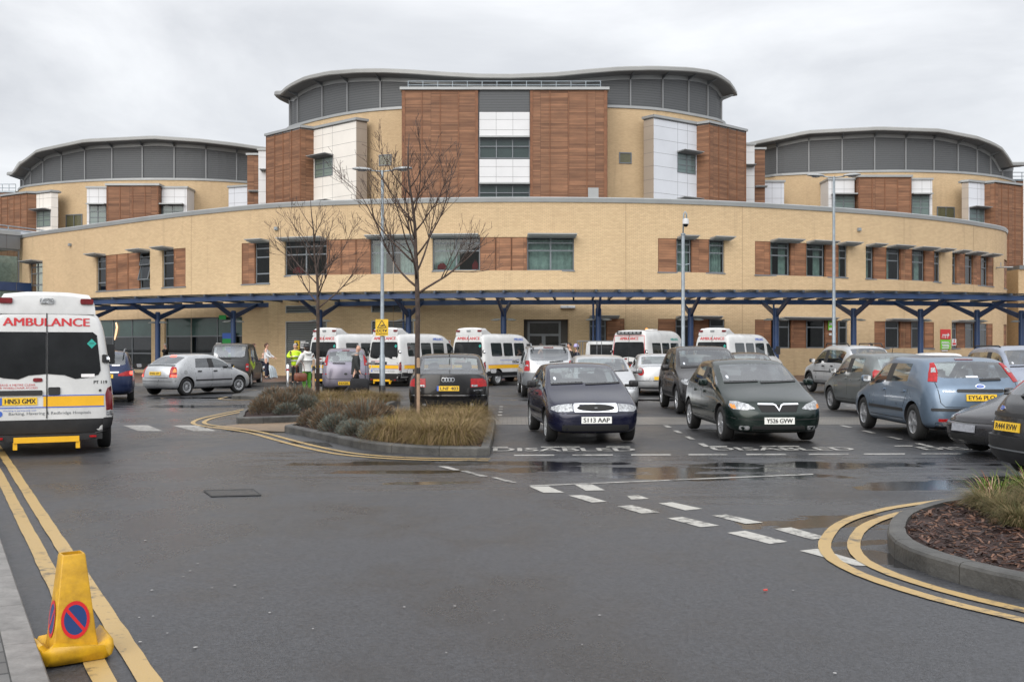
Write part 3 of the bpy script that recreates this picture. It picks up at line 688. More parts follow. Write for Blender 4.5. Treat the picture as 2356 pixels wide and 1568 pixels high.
# --- silver and grey off-roader seen from behind
bsil=paint('bright_silver_paint',(.52,.53,.54),.5,.3,.08); sil=paint('silver_paint',(.38,.385,.39),.6,.3,.1)
C=make_car('parked_car','silver off roader with grey lower body and upright tail lights seen from behind','car',(.40,34.9),math.atan2(2.6,-.1),sil,4.57,1.86,1.73,2.71,.85,.37,1.25,1.95,4.1,4.44,1.13,.9,1.10,1.12,bp=2.35,cg=3.3,anchor=(4.57/2-.85-2.71,.82),group=rowB,kind='estate',zu=.3,rim='alloy5')
mirrors(C,sil); sidekit(C,mould=(.58,.22,M['grey']),archtrim=M['grey'])
C.pt('tail_light',rrect(.66,.84,.88,1.22,.03),'rear',M['red'],True,.012,.05); C.pt('reversing_light',rrect(.70,.82,1.02,1.09,.01),'rear',M['lamp'],True,.016)
C.pt('rear_bumper',rrect(-.88,.88,.42,.82,.05),'rear',M['grey'],off=.05,res=.12); C.pt('rear_wiper',thick([(.0,1.17),(-.45,1.20)],.03),'rear',M['black'],off=.02); C.pt('boot_handle',rrect(-.25,.25,1.02,1.06,.015),'rear',M['chrome'],off=.015)
C.pt('brake_light',rrect(-.17,.17,1.645,1.675,.01),'rear',M['dred'],off=.02)
for s in (1,-1):
    mb=MB(); mb.tube([(.55,s*.60,1.70),(.50,s*.61,1.78),(-1.7,s*.60,1.78),(-1.85,s*.58,1.68)],.025,6); mb.build('roof_rail',M['grey'],C.root,smooth=True)
C.pt('spoiler_hinge',rrect(.50,.55,1.58,1.67,.01),'rear',M['black'],True,.02)
# --- silver hatchback behind the navy one, facing the viewer
C=make_car('parked_car','silver car facing the viewer mostly hidden behind the navy hatchback','car',(2.45,26.0),math.atan2(-1,.02),bsil,4.2,1.74,1.45,2.6,.85,.30,1.1,1.9,3.4,3.9,.97,.73,.96,1.03,anchor=(2.1,0),group=rowB)
mirrors(C,sil); sidekit(C); frontkit(C); C.pt('headlight',[(.42,.60),(.72,.60),(.80,.66),(.75,.73),(.5,.71)],'front',M['lamp'],True,.008); plate(C.S,C.root,'front',.42,None)
# --- silver saloon further back
C=make_car('parked_car','silver saloon with oval red tail light parked behind and right of the navy hatchback','car',(5.15,35.2),math.atan2(1,.04),bsil,4.75,1.78,1.43,2.75,.95,.32,1.35,2.2,3.55,4.1,.97,.75,.96,1.0,kind='saloon',zde=1.0,bp=2.5,cg=3.4,anchor=(-2.37,.0),group=rowB,rim='alloy10')
mirrors(C,sil); sidekit(C); C.pt('tail_light',ngon(.70,.82,.11,.13,14),'rear',M['red'],True,.012,.05); plate(C.S,C.root,'rear',.60,None); C.pt('chrome_strip',rrect(-.8,.8,.50,.52,.006,1),'rear',M['chrome'],off=.01)
# --- grey beige car nose to tail with the off-roader
bei=paint('grey_beige_paint',(.22,.215,.205),.5,.3,.12)
C=make_car('parked_car','grey beige hatchback showing only its rear corner behind the dark off roader','car',(6.0,33.2),math.atan2(1,.03),bei,4.1,1.70,1.42,2.55,.85,.30,1.1,1.85,3.35,3.85,.95,.73,.94,1.0,anchor=(-2.05,0),group=rowB)
mirrors(C,bei); sidekit(C); C.pt('tail_light',[(.60,.98),(.72,.98),(.80,.78),(.62,.76)],'rear',M['red'],True,.010); plate(C.S,C.root,'rear',.70,'',y=.3,w=.4)
# --- dark off-roader facing the viewer
dgr=paint('dark_bronze_paint',(.022,.020,.020),.3,.25,.2)
C=make_car('parked_car','dark grey off roader facing the viewer behind the dark green car','car',(4.22,25.85),math.atan2(-1,.0),dgr,4.52,1.82,1.69,2.62,.87,.355,1.12,1.85,3.7,4.3,1.10,.86,1.08,1.15,bp=2.3,cg=3.2,anchor=(4.52/2-.87,-.80),group=rowB,zu=.28,rim='alloy7')
mirrors(C,dgr,size=1.2); sidekit(C,mould=(.48,.10,M['black']),archtrim=M['black']); frontkit(C)
C.pt('headlight',[(.42,.76),(.62,.72),(.80,.76),(.88,.84),(.85,.93),(.60,.90)],'front',M['lamp'],True,.010,.06); C.pt('grille',rrect(-.40,.40,.72,.84,.03),'front',M['chrome'],off=.01); C.pt('lower_bumper',rrect(-.82,.82,.30,.56,.05),'front',M['black'],off=.015); C.pt('fog_light',ngon(.62,.52,.07,.05,10),'front',M['lamp'],True,.03,.04); plate(C.S,C.root,'front',.60,None)
# --- small dark car beyond
C=make_car('parked_car','small dark hatchback whose roof shows behind the dark green car beside the last ambulance','car',(8.55,35.0),TOW,blk,3.9,1.68,1.48,2.45,.8,.30,1.0,1.65,3.3,3.7,.98,.74,.97,1.05,anchor=(1.95,0),group=rowB); mirrors(C,blk); sidekit(C); frontkit(C)
# --- silver compact off-roader
C=make_car('parked_car','silver compact off roader with black roof rails near the right lamp post','car',(11.25,38.6),math.atan2(4.2,-.40),bsil,4.38,1.81,1.74,2.56,.85,.36,1.15,1.85,4.05,4.30,1.14,.92,1.12,1.16,bp=2.25,cg=3.15,anchor=(4.38/2-.85,.82),group=rowB,kind='estate',zu=.3,rim='alloy5')
mirrors(C,M['black'],size=1.1); sidekit(C,bodycol_handles=False,mould=(.80,.035,M['black']),archtrim=M['black'])
C.pt('tail_light',rrect(.70,.86,.62,.80,.02),'rear',M['red'],True,.02); plate(C.S,C.root,'rear',.70,None)
for s in (1,-1):
    mb=MB(); mb.tube([(.35,s*.62,1.72),(.25,s*.62,1.80),(-1.5,s*.61,1.80),(-1.62,s*.60,1.70)],.022,6); mb.build('roof_rail',M['black'],C.root,smooth=True)
# --- white car roof, silver people carrier
wht=paint('white_paint',(.62,.62,.62),.0,.3,.06)
C=make_car('parked_car','white hatchback with only its roof and red light showing behind the pale blue car','car',(15.9,37.0),AWAY,wht,4.0,1.7,1.46,2.5,.8,.30,1.0,1.7,3.4,3.8,.96,.72,.96,1.02,anchor=(-2,0),group=rowB); mirrors(C,wht); C.pt('tail_light',[(.58,1.30),(.68,1.28),(.78,.95),(.62,.95)],'rear',M['red'],True,.010)
slb=paint('silver_blue_paint',(.30,.33,.40),.55,.3,.1)
C=make_car('parked_car','silver blue people carrier facing the viewer at the right edge of the photo','car',(13.75,25.9),math.atan2(-1,-.05),slb,4.32,1.74,1.70,2.70,.85,.31,.95,1.55,3.9,4.22,1.10,.82,1.06,1.10,bp=2.15,cg=3.1,anchor=(2.16,0),group=rowB,kind='estate')
mirrors(C,slb,size=1.15); sidekit(C); frontkit(C); C.pt('headlight',[(.42,.66),(.72,.66),(.80,.72),(.75,.82),(.5,.78)],'front',M['lamp'],True,.008)
for s in (1,-1):
    mb=MB(); mb.tube([(.25,s*.57,1.67),(.15,s*.58,1.705),(-1.4,s*.57,1.705),(-1.52,s*.55,1.66)],.02,6); mb.build('roof_rail',M['black'],C.root,smooth=True)
# --- dark car passing in the aisle, heading left
grt=paint('dark_grey_paint',(.045,.044,.048),.55,.25,.2)
C=make_car('moving_car','low dark grey car driving out in front of the pale blue hatchback','car',(6.86,15.6),math.atan2(-.22,-1),grt,4.2,1.72,1.38,2.55,.85,.30,1.2,2.0,3.4,3.9,.87,.62,.87,1.0,anchor=(2.1,0),nose=.3)
mirrors(C,grt); sidekit(C); frontkit(C); C.pt('headlight',[(.45,.56),(.68,.54),(.80,.60),(.76,.68),(.6,.66)],'front',M['lamp'],True,.008); C.pt('air_intake',rrect(-.5,.5,.22,.34,.04),'front',M['dark'],off=.004); plate(C.S,C.root,'front',.44,'').data.materials[0]=mat('greyed_plate',(.30,.31,.34),.5,var=.3,vscale=20)  # front plate in plain mottled grey
C.pt('bumper_seam',thick([(-.74,.53),(0,.52),(.74,.53)],.014),'front',M['dark'],off=.002)
# --- dark car at the right edge, tail towards the viewer
dk=paint('charcoal_paint',(.028,.028,.030),.4,.3,.2)
C=make_car('moving_car','charcoal hatchback cut off by the right edge with yellow R444 RVW plate','car',(6.08,13.3),math.atan2(.10,1),dk,4.15,1.70,1.44,2.6,.85,.30,1.1,1.9,3.45,3.98,.98,.74,.97,1.0,anchor=(-2.06,.76),tail=.16)
mirrors(C,dk); sidekit(C)
C.pt('tail_light',[(.55,1.36),(.60,1.37),(.80,1.02),(.72,1.0)],'rear',M['red'],True,.012,.05); oval_badge(C,'rear',.38,.90,.07,.034); C.pt('boot_moulding',rrect(-.60,.60,.80,.845,.02),'rear',M['black'],off=.015); plate(C.S,C.root,'rear',.68,'R444 RVW',y=.16)
C.pt('rear_bumper',rrect(-.84,.84,.26,.56,.05),'rear',M['black'],off=.045,res=.1); C.pt('rear_wiper',thick([(.15,1.06),(-.3,1.07)],.05),'rear',M['black'],off=.03); C.pt('bumper_strip',rrect(-.80,.80,.40,.415,.005,1),'rear',M['grey'],off=.052)
# --- blue estate with lit brake lamp, silver hatchback turning, black cab
C=make_car('moving_car','dark blue estate with brake light lit just past the near ambulance','car',(-12.2,30.6),math.atan2(1,-.37),paint('blue_paint',(.012,.022,.065),.45,.25,.2),4.6,1.76,1.56,2.7,.9,.32,1.15,1.95,4.0,4.42,1.02,.78,1.0,1.05,bp=2.3,cg=3.3,anchor=(-2.3,0),kind='estate')
mirrors(C,MATS['blue_paint']); sidekit(C)
C.pt('tail_light',[(.40,.80),(.40,.86),(.62,.94),(.84,.98),(.86,.80)],'rear',M['red'],True,.010,.06); C.pt('brake_light',ngon(.77,.89,.06,.055,10),'rear',M['redlit'],True,.016,.05); C.pt('chrome_strip',rrect(-.42,.42,.895,.93,.012),'rear',M['chrome'],off=.016); plate(C.S,C.root,'rear',.80,'LB03 OSY'); C.pt('lower_bumper',rrect(-.72,.72,.22,.34,.03),'rear',M['black'],off=.004)
C.pt('window_sticker',rrect(-.45,-.22,1.10,1.14,.005),'rear',M['sticker'],off=.005)
for s in (1,-1):
    mb=MB(); mb.tube([(.35,s*.58,1.54),(.25,s*.60,1.61),(-1.7,s*.58,1.60),(-1.85,s*.56,1.50)],.022,6); mb.build('roof_rail',M['grey'],C.root,smooth=True)
C=make_car('moving_car','silver hatchback turning right with brake lights lit in front of the black cab','car',(-11.25,35.4),math.atan2(2.32,1.19),bsil,4.11,1.71,1.425,2.606,.82,.305,1.02,1.80,3.22,3.88,.96,.72,.95,1.03,bp=2.14,cg=3.05,rim='trim',anchor=(4.11/2-.82-2.606,-.80),steer=-.25,tail=.14)
mirrors(C,M['black']); sidekit(C,bodycol_handles=False,mould=(.52,.05,M['black'])); frontkit(C)
C.pt('tail_light',[(.58,1.0),(.70,.98),(.82,.80),(.86,.64),(.60,.64)],'rear',M['red'],True,.012,.05); C.pt('brake_lamp',rrect(.64,.80,.655,.72,.01),'rear',M['redlit'],True,.018,.05); C.pt('indicator',[(.68,.94),(.75,.88),(.77,.80),(.68,.80)],'rear',M['amber'],True,.017,.05)
C.pt('brake_light',rrect(-.12,.12,1.335,1.37,.01),'rear',M['redlit'],off=.012); plate(C.S,C.root,'rear',.77,'BW02 EFY'); C.pt('boot_spoiler',thick([(-.62,1.035),(0,1.05),(.62,1.035)],.03),'rear',M['grey'],off=.03); C.pt('plate_recess',thick([(-.55,.62),(.55,.62)],.014),'rear',M['dark'],off=.003); C.pt('fuel_flap',ngon(-1.42,.80,.08,.08,14),'right',M['lgrey'],off=.003); C.pt('bumper_seam',thick([(-.84,.50),(0,.50),(.84,.50)],.014),'rear',M['dark'],off=.003)
C=make_car('taxi','black taxi cab seen from behind beside the shopfront','taxi',(-11.65,41.9),math.atan2(1,-.10),paint('cab_paint',(.020,.020,.020),.2,.3,.2),4.58,1.76,1.84,2.88,.85,.34,1.35,1.95,3.95,4.22,1.10,.92,1.06,1.16,bp=2.4,cg=3.4,anchor=(-2.29,0),yr=.80,kind='estate',tail=.22,zm=.62)
mirrors(C,MATS['cab_paint']); sidekit(C); C.pt('tail_light',rrect(.70,.80,.70,1.0,.03),'rear',M['red'],True,.014,.05); C.pt('reversing_light',rrect(.71,.79,.84,.90,.01),'rear',M['lamp'],True,.018); plate(C.S,C.root,'rear',.86,'T51 HGT'); C.pt('rear_wiper',thick([(-.1,1.20),(.4,1.22)],.03),'rear',M['black'],off=.02); C.pt('rear_bumper',rrect(-.8,.8,.30,.52,.05),'rear',M['black'],off=.05,res=.12)
C.pt('door_graphic',[(-1.6,1.0),(-1.45,1.12),(-.9,.95),(-.5,1.08),(-.5,.9),(-1.0,.72)],'right',mat('lime_graphic',(.35,.50,.03),.4),off=.005)
# ------------------------------------------------------------------ ambulances
def van_body(S,L,W,H,fo,wb,cowl,wtop,zn,zc):
    w=W/2; X=lambda d:L/2-d; zu=.30
    def wz(z): 
        T=[(.3,.96),(.5,.985),(.75,1.0),(1.1,.965),(1.6,.905),(1.9,.86),(2.1,.815),(2.25,.795)]
        z=z*2.26/H if z>1.1 else z
        for (a,b),(c,d) in zip(T,T[1:]):
            if a<=z<=c: return w*(b+(d-b)*(z-a)/(c-a))
        return w*(T[0][1] if z<.3 else T[-1][1])
    def sec(xd,t=1,top=H,dx=0):
        x=X(xd); return [(x,0,zu),(x,.5*w*t,zu),(x,.93*w*t,zu+.02),(x,wz(.5)*t,.5),(x,wz(.78)*t,.78),(x+dx*.2,wz(1.12)*t,1.12),(x+dx*.6,wz(1.75)*t,1.75*top/H),(x+dx,wz(H-.06)*t,top-.035),(x+dx,.50*w*t,top+.012),(x+dx,0,top+.02)]
    st=[]
    st.append([(X(.12),0,zu),(X(.14),.45*w,zu),(X(.34),.80*w,zu+.03),(X(.26),.86*w,.5),(X(.26),.88*w,.75),(X(.30),.87*w,zn-.18),(X(.34),.84*w,zn-.06),(X(.36),.76*w,zn),(X(.22),.4*w,zn+.03),(X(.20),0,zn+.035)])
    a=sec(fo*.85,.985); zf=(zn+zc)/2; st.append(a[:5]+[(a[5][0],.93*w,zf-.10),(a[5][0],.90*w,zf),(a[5][0],.82*w,zf+.04),(X(fo*.75),.42*w,zf+.08),(X(fo*.75),0,zf+.085)])
    a=sec(cowl+.05); st.append(a[:5]+[(X(cowl+.12),.965*w,1.12),(X(cowl+.16),.92*w,zc+.04),(X(cowl+.14),.86*w,zc+.06),(X(cowl+.02),.45*w,zc+.06),(X(cowl),0,zc+.06)])
    a=sec((cowl+wtop)/2+.2); st.append(a[:6]+[(X(wtop-.18),wz(1.75),1.72),(X(wtop+.05),wz(H-.2)*.98,H-.16),(X(wtop),.44*w,H-.08),(X(wtop-.02),0,H-.07)])
    for d in (wtop+.5,L*.5,L*.72): st.append(sec(d))
    st.append(sec(L-.10,1.0,H,.04)); st.append(sec(L,.955,H-.05,.10))
    capf=lambda j:{3:X(0),4:X(0),5:X(.08),6:X(.14)}[j]; capr=lambda j:X(L)+{3:0,4:0,5:.012,6:.055}[j]
    def tf(i,j):
        if i!='cap' and j>=7 and i==2: return 2
        if i!='cap' and j<2: return 4
        return 0
    return loft(st,capf,capr,tf)
def ambulance(name,label,pos,yaw,texts=True,high=False,plate_text=None,fleet=None,group=None,part='rear'):
    L,W,H=5.4,1.98,(2.26 if not high else 2.42); fo,wb=.86,3.58
    S=NS(L=L,W=W,H=H,wr=.335,tw=.20,rim='steel',inset=.03); X=lambda d:L/2-d; S.X=X; S.ax_f=X(fo); S.ax_r=X(fo+wb); S.ra=.41; w=W/2
    V,Fc,Mt=van_body(S,L,W,H,fo,wb,1.0,1.72,1.02,1.16); mats=[M['vanwhite'],M['vanglass'],M['vanglass'],M['vanglass'],M['black']]
    full,res=shell(S,V,Fc,Mt,mats); bm=bmesh.new(); bm.from_mesh(full); S.bvh=BVHTree.FromBMesh(bm); bm.free()
    res,parts=split(res,{2:'windscreen'},mats); res.polygons.foreach_set('use_smooth',[True]*len(res.polygons)); res.set_sharp_from_angle(angle=R(38))
    root=thing(name,label,'ambulance',(pos[0]+math.cos(yaw)*L/2,pos[1]+math.sin(yaw)*L/2,0),yaw,group)
    mobj('body',res,root)
    for n,me in parts: mobj(n,me,root)
    add_wheels(S,root); C=Car(S,root); S.p=NS(w=w,zu=.3)
    # rear doors: two panes that dip towards the middle of each door
    top=1.90; 
    def rp(y,z): return (y,z)
    C.pt('rear_window',[(.012,top),(.66,top),(.72,top-.05),(.775,1.30),(.74,1.23),(.60,1.19),(.40,1.17),(.25,1.23),(.012,1.25)],'rear',M['vanglass'],True,.008,.09)
    C.pt('door_seam',rrect(-.008,.008,.56,H-.06,.003,1),'rear',M['dark'],off=.010,res=.12)
    C.pt('door_step_panel',rrect(-.82,.82,.335,.545,.02),'rear',M['black'],off=.012,res=.15)
    C.pt('bumper_corner',rrect(.80,.955,.24,.56,.04),'rear',M['black'],True,.03,.07)
    C.pt('tail_light',[(.855,.67),(.955,.67),(.95,.96),(.92,1.05),(.87,1.02),(.84,.92)],'rear',M['dred'],True,.014,.05); C.pt('reversing_light',rrect(.85,.955,.59,.665,.015),'rear',M['lamp'],True,.016,.05)
    C.pt('door_hinge',rrect(.795,.905,1.42,1.55,.02),'rear',M['black'],True,.035,.05); C.pt('hinge_lamp',rrect(.845,.915,1.46,1.52,.012),'rear',M['chrome'],True,.045,.05)
    C.pt('door_handle',rrect(-.19,-.02,.925,1.045,.02),'rear',M['black'],off=.02); C.pt('plate_lamp_bar',rrect(.06,.70,.925,1.0,.02),'rear',M['black'],off=.03)
    C.pt('marker_light',rrect(.06,.195,1.13,1.19,.025),'rear',M['dred'],off=.012)
    if not high:
        for side,a,b in (('rear',-.80,.04),):
            C.pt('yellow_band',rrect(-.82,.05,.745,.905,.003,1),'rear',M['vanyellow'],off=.005,res=.12); C.pt('blue_line',rrect(-.83,.06,.905,.922,.002,1),'rear',M['blueink'],off=.0052,res=.15); C.pt('blue_line',rrect(-.83,.70,.728,.745,.002,1),'rear',M['blueink'],off=.0052,res=.15); C.pt('yellow_band',rrect(.70,.82,.745,.905,.003,1),'rear',M['vanyellow'],off=.005,res=.12)
        for q in ('left',): 
            C.pt('side_band',rrect(X(L-.06),X(.9),.745,.905,.003,1),'left',M['vanyellow'],True,.005,.2); C.pt('blue_line',rrect(X(L-.06),X(.9),.905,.922,.002,1),'left',M['blueink'],True,.0052,.25)
    else:
        # high-visibility chevrons and red outline
        for k in range(9):
            a=-.86+k*.19; C.pt('chevron',[(a,.62),(a+.19,.62),(a+.19+(.16 if k<4 else -.16),1.0),(a+(.16 if k<4 else -.16),1.0)],'rear',M['red'] if k%2 else M['vanyellow'],off=.006,res=.12)
        C.pt('red_outline',thick([(-.80,1.05),(-.73,2.18),(.73,2.18),(.80,1.05)],.03),'rear',M['redink'],off=.006,res=.15)
    C.pt('side_rub_strip',rrect(X(L-.1),X(1.3),.42,.58,.02),'left',M['black'],True,.012,.25)
    # side glazing
    for a,b in ((.55,1.35),(1.50,2.20),(2.35,3.15)): C.pt('side_window',rrect(X(L-a),X(L-b),1.28,1.86,.06),'left',M['vanside'],True,.008,.14)
    C.pt('cab_window',[(X(1.25),1.26),(X(2.0),1.26),(X(2.0),1.84),(X(1.75),1.84),(X(1.32),1.42)],'left',M['vanside'],True,.008,.12)
    C.text('AMBULANCE','rear',0,2.055,.125,M['redink'],1.22 if not high else .9,'ambulance_lettering',bold=.007)
    for v,u in (('left',X(2.6)),('right',X(2.6))): C.text('AMBULANCE',v,u,2.03,.11,M['blueink'] if not high else M['teal'],.75,'side_lettering')
    if texts:
        C.text('Barking, Havering & Redbridge Hospitals','rear',-.05,.64,.058,M['greyink'],1.16,'partnership_lettering',bold=0)
        C.text('Working in partnership with','rear',.38,.69,.028,M['blueink'],.46,'partnership_lettering',bold=0); C.pt('emblem',ngon(.655,.645,.04,.045,14),'rear',M['blueink'],off=.006); 
        C.text('LEAVE 4 METRE CLEAR','rear',.42,1.085,.03,M['redink'],.52,'warning_lettering',bold=0); C.text('FOR WHEELCHAIR ACCESS','rear',.42,1.04,.03,M['redink'],.58,'warning_lettering',bold=0)
        C.pt('hazard_diamond',[(-.64,1.70),(-.575,1.775),(-.64,1.85)][:0] or [(-.575,1.72),(-.645,1.795),(-.715,1.72),(-.645,1.645)],'rear',M['teal'],off=.014); C.pt('notice',rrect(-.685,-.49,1.195,1.245,.004,1),'rear',M['sticker'],off=.014)
        C.text('-','rear',-.645,1.725,.008,M['ink'],.07,'diamond_mark',off=.017)
    for v,u in (('left',X(L-1.9)),('right',X(L-1.9))):
        if not high: C.text('Barking, Havering & Redbridge Hospitals',v,u,1.10,.07,M['blueink'],1.5,'side_lettering',bold=0)
    C.pt('lock_button',ngon(-.765,.985,.02,.02,10),'rear',M['black'],off=.01,res=.03)
    if fleet: C.text(fleet,'rear',-.77,1.115,.05,M['ink'],.195,'fleet_number')
    if plate_text is not None:
        C.pt('plate_recess',rrect(.06,.71,.715,.925,.03),'rear',M['vanwhite'],off=.002); plate(S,root,'rear',.835,plate_text,y=.40,w=.53,h=.115,euro=True)
    # step, roof pod
    st=MB(); st.box(-L/2-.13,-L/2+.25,-.46,.46,.20,.245); st.box(-L/2-.14,-L/2-.11,-.46,.46,.205,.29); 
    for y in (.44,-.44): st.box(-L/2-.12,-L/2-.06,y-.03,y+.03,.10,.21)
    st.build('rear_step',M['vanyellow'],root)
    um=MB(); um.box(-L/2+.02,-L/2+.4,-.80,.80,.22,.32); um.build('under_frame',M['black'],root)
    for y in (.66,-.66):
        rr=MB(); rr.box(-L/2-.03,-L/2+.0,y-.05,y+.05,.255,.285); rr.build('reflector',M['red'],root)
    z0=H-.05; zt=H+.25 if not high else H+.06
    if not high:
        vs=[];rings=[(-L/2+.11,.70,z0,.02),(-L/2+.14,.675,zt-.10,.06),(-L/2+.17,.62,zt,.10),(-L/2+.5,.60,zt+.01,.1),(-L/2+1.0,.62,z0+.05,.1)]
        def prof(x,hw,z): return [(x,-hw,z0-.03),(x,-hw,z-.10*(z>z0+.1)),(x,-hw*.93,z-.02),(x,-hw*.45,z+.015),(x,0,z+.02),(x,hw*.45,z+.015),(x,hw*.93,z-.02),(x,hw,z-.10*(z>z0+.1)),(x,hw,z0-.03)]
        rg_=[prof(-L/2+.10,.70,z0+.02),prof(-L/2+.13,.685,zt-.06),prof(-L/2+.20,.65,zt),prof(-L/2+.55,.63,zt),prof(-L/2+1.05,.60,z0+.03)]
        n=9; pm=MB(); pm.add([q for r in rg_ for q in r],[(i*n+j,(i+1)*n+j,(i+1)*n+j+1,i*n+j+1) for i in range(4) for j in range(n-1)]+[tuple(range(n)),tuple(4*n+j for j in range(n))[::-1]])
        po=pm.build('roof_light_pod',M['vanwhite'],root,smooth=30)
        for y,hw,m in ((.575,.095,'dred'),(0,.10,'lamp'),(-.575,.095,'dred')):
            lm=MB(); pts=rrect(y-hw,y+hw,zt-.17,zt-.085,.02,2); a=[(-L/2+.105-.02,p[0],p[1]) for p in pts]; b=[(-L/2+.17,p[0],p[1]) for p in pts]; n2=len(pts)
            lm.add(a+b,[tuple(range(n2))]+[(i,(i+1)%n2,n2+(i+1)%n2,n2+i) for i in range(n2)]); lm.build('pod_light',M[m],po)
    else:
        lm=MB(); lm.box(-L/2+.02,-L/2+.12,-.60,.60,H-.17,H-.06); lo=lm.build('light_bar',M['black'],root)
        for k in range(6): q=MB(); q.box(-L/2+.0,-L/2+.03,-.55+k*.19,-.42+k*.19,H-.15,H-.08); q.build('bar_lamp',M['lamp'],lo)
        q=MB(); q.lathe([(.07,H),(.07,H+.08),(.05,H+.12),(0,H+.13)],14,0,Matrix.Translation((-.4,.3,0)),axis='z'); q.build('beacon',mat('beacon_amber',(.85,.28,.02),.2,emit=(1,.3,.02),es=.6),root)
        q=MB(); q.box(-.9,-.5,-.3,.1,H,H+.07); q.build('roof_vent',M['vanwhite'],root)
    for s in (1,-1):
        mb=MB(); x=X(1.32); mb.box(x-.05,x+.05,s*(w+.10)-.09,s*(w+.10)+.09,1.34,1.72); mb.box(x-.02,x+.03,min(s*(w-.08),s*(w+.05)),max(s*(w-.08),s*(w+.05)),1.45,1.6); mb.build('wing_mirror',M['black'],root)
    mb=MB(); mb.tube([(-L/2+.3,s*.70,H-.03) for s in (1,)]+[(L/2-1.9,.70,H-.0)],.02,5); mb.build('roof_gutter',M['dark'],root)
    C.pt('headlight',[(.50,.80),(.78,.78),(.86,.9),(.80,1.02),(.62,.96)],'front',M['lamp'],True,.01)
    return root
M['vanside']=glass('van_side_glass',(.30,.34,.33),.35)
ya=math.atan2(math.cos(R(24)),-math.sin(R(24)))
ambulance('ambulance','near white ambulance seen square from behind at the left edge with HN53 GMX plate',(-7.20,15.85),ya,True,False,'HN53 GMX','PT 119')
gA='ambulances lined up in front of the canopy'
def hd(d): return math.atan2(math.cos(R(d)),math.sin(R(d)))
a2=ambulance('ambulance','white ambulance leftmost of the line under the canopy behind the lilac people carrier',(-8.25,44.6),hd(34),True,False,'',None,gA)
def amb_copy(pos,yaw,label):
    L=5.4; return dup(a2,(pos[0]+math.cos(yaw)*L/2,pos[1]+math.sin(yaw)*L/2,0),yaw,label)
a3=amb_copy((-5.55,44.2),hd(33),'white ambulance behind the lamp post with the yellow CCTV sign')
a4=amb_copy((-1.95,44.6),hd(34),'white ambulance with its yellow banded side in view left of the entrance door')
a6=amb_copy((8.75,45.0),hd(42),'white ambulance at the right end of the line behind the dark green car')
ambulance('ambulance','taller white ambulance with black light bar, orange beacon and chevrons behind the silver saloon',(5.10,44.9),hd(35),False,True,None,None,gA)
# --- white flatbed truck with a mesh cage
t=thing('flatbed_truck','white pickup truck with cage frame parked between entrance and the tall ambulance','truck',(4.2,48,0),hd(10))
mb=MB()
def rb(mb,x0,x1,w0,w1,z0,z1,m=0): mb.hexa([(x0,-w0,z0),(x1,-w0,z0),(x1,w0,z0),(x0,w0,z0),(x0+.03,-w1,z1),(x1-.12,-w1,z1),(x1-.12,w1,z1),(x0+.03,w1,z1)],m)
rb(mb,.1,1.9,.86,.72,.5,1.95); rb(mb,1.9,2.6,.84,.78,.5,1.15); cabm=mb.build('cab',M['vanwhite'],t); bm=bmesh.new(); bm.from_mesh(cabm.data); bmesh.ops.bevel(bm,geom=bm.edges[:],offset=.07,segments=3,affect='EDGES'); bm.to_mesh(cabm.data); bm.free(); cabm.data.polygons.foreach_set('use_smooth',[True]*len(cabm.data.polygons))
mb=MB(); mb.box(.07,.10,-.55,.55,1.30,1.80); mb.build('rear_window',M['vanglass'],t)
mb=MB(); mb.box(-2.4,.0,-.9,.9,.75,.85); 
for x0,x1,y0,y1 in ((-2.4,-2.36,-.9,.9),(-2.36,0,.86,.9),(-2.36,0,-.9,-.86)): mb.box(x0,x1,y0,y1,.85,1.28)
mb.build('load_bed',M['bluegrey_and_shaded'],t)
mb=MB()
for y in (-.88,.88):
    for x in (-2.38,-1.2,-.03): mb.tube([(x,y,1.28),(x,y,1.95)],.02,5)
    mb.tube([(-2.38,y,1.95),(-.03,y,1.95)],.02,5)
for x in (-2.38,-.03): mb.tube([(x,-.88,1.95),(x,.88,1.95)],.02,5); mb.tube([(x,0,1.28),(x,0,1.95)],.015,5)
mb.build('cage',M['grey'],t)
S=NS(W=1.8,wr=.33,tw=.2,rim='steel',inset=.03,ax_f=1.9,ax_r=-1.4); add_wheels(S,t)
mb=MB(); mb.box(-2.3,2.4,-.4,.4,.4,.72); mb.build('chassis',M['black'],t)
# ================================================================== HOSPITAL
class Frame:
    "local frame on a wall: u along, d outward, z up"
    def __init__(s,p0,p1):
        s.o=Vector((p0[0],p0[1])); t=Vector((p1[0]-p0[0],p1[1]-p0[1])); s.w=t.length; s.t=t.normalized(); s.n=Vector((s.t.y,-s.t.x))
    def P(s,u,d,z): q=s.o+s.t*u+s.n*d; return Vector((q.x,q.y,z))
    def box(s,mb,u0,u1,d0,d1,z0,z1,m=0,uv=True):
        p=[s.P(u0,d1,z0),s.P(u1,d1,z0),s.P(u1,d0,z0),s.P(u0,d0,z0),s.P(u0,d1,z1),s.P(u1,d1,z1),s.P(u1,d0,z1),s.P(u0,d0,z1)]
        uvs=None
        if uv:
            a=s.o.x*3.1; D=d1-d0
            def q(x0,x1,y0,y1): return [(x0,y0),(x1,y0),(x1,y1),(x0,y1)]
            uvs=[q(u0,u1,d0,d1),q(u0,u1,d0,d1),q(a+u0,a+u1,z0,z1),q(a+u1,a+u1+D,z0,z1),q(a+u1,a+u0,z0,z1),q(a+u0-D,a+u0,z0,z1)]
        mb.hexa(p,m,uvs)
    def joints(s,mb,u0,u1,z0,z1,us,zs,d=.004,w=.02,m=0):
        for u in us: s.box(mb,u-w/2,u+w/2,0,d,z0,z1,m,False)
        for z in zs: s.box(mb,u0,u1,0,d+.001,z-w/2,z+w/2,m,False)
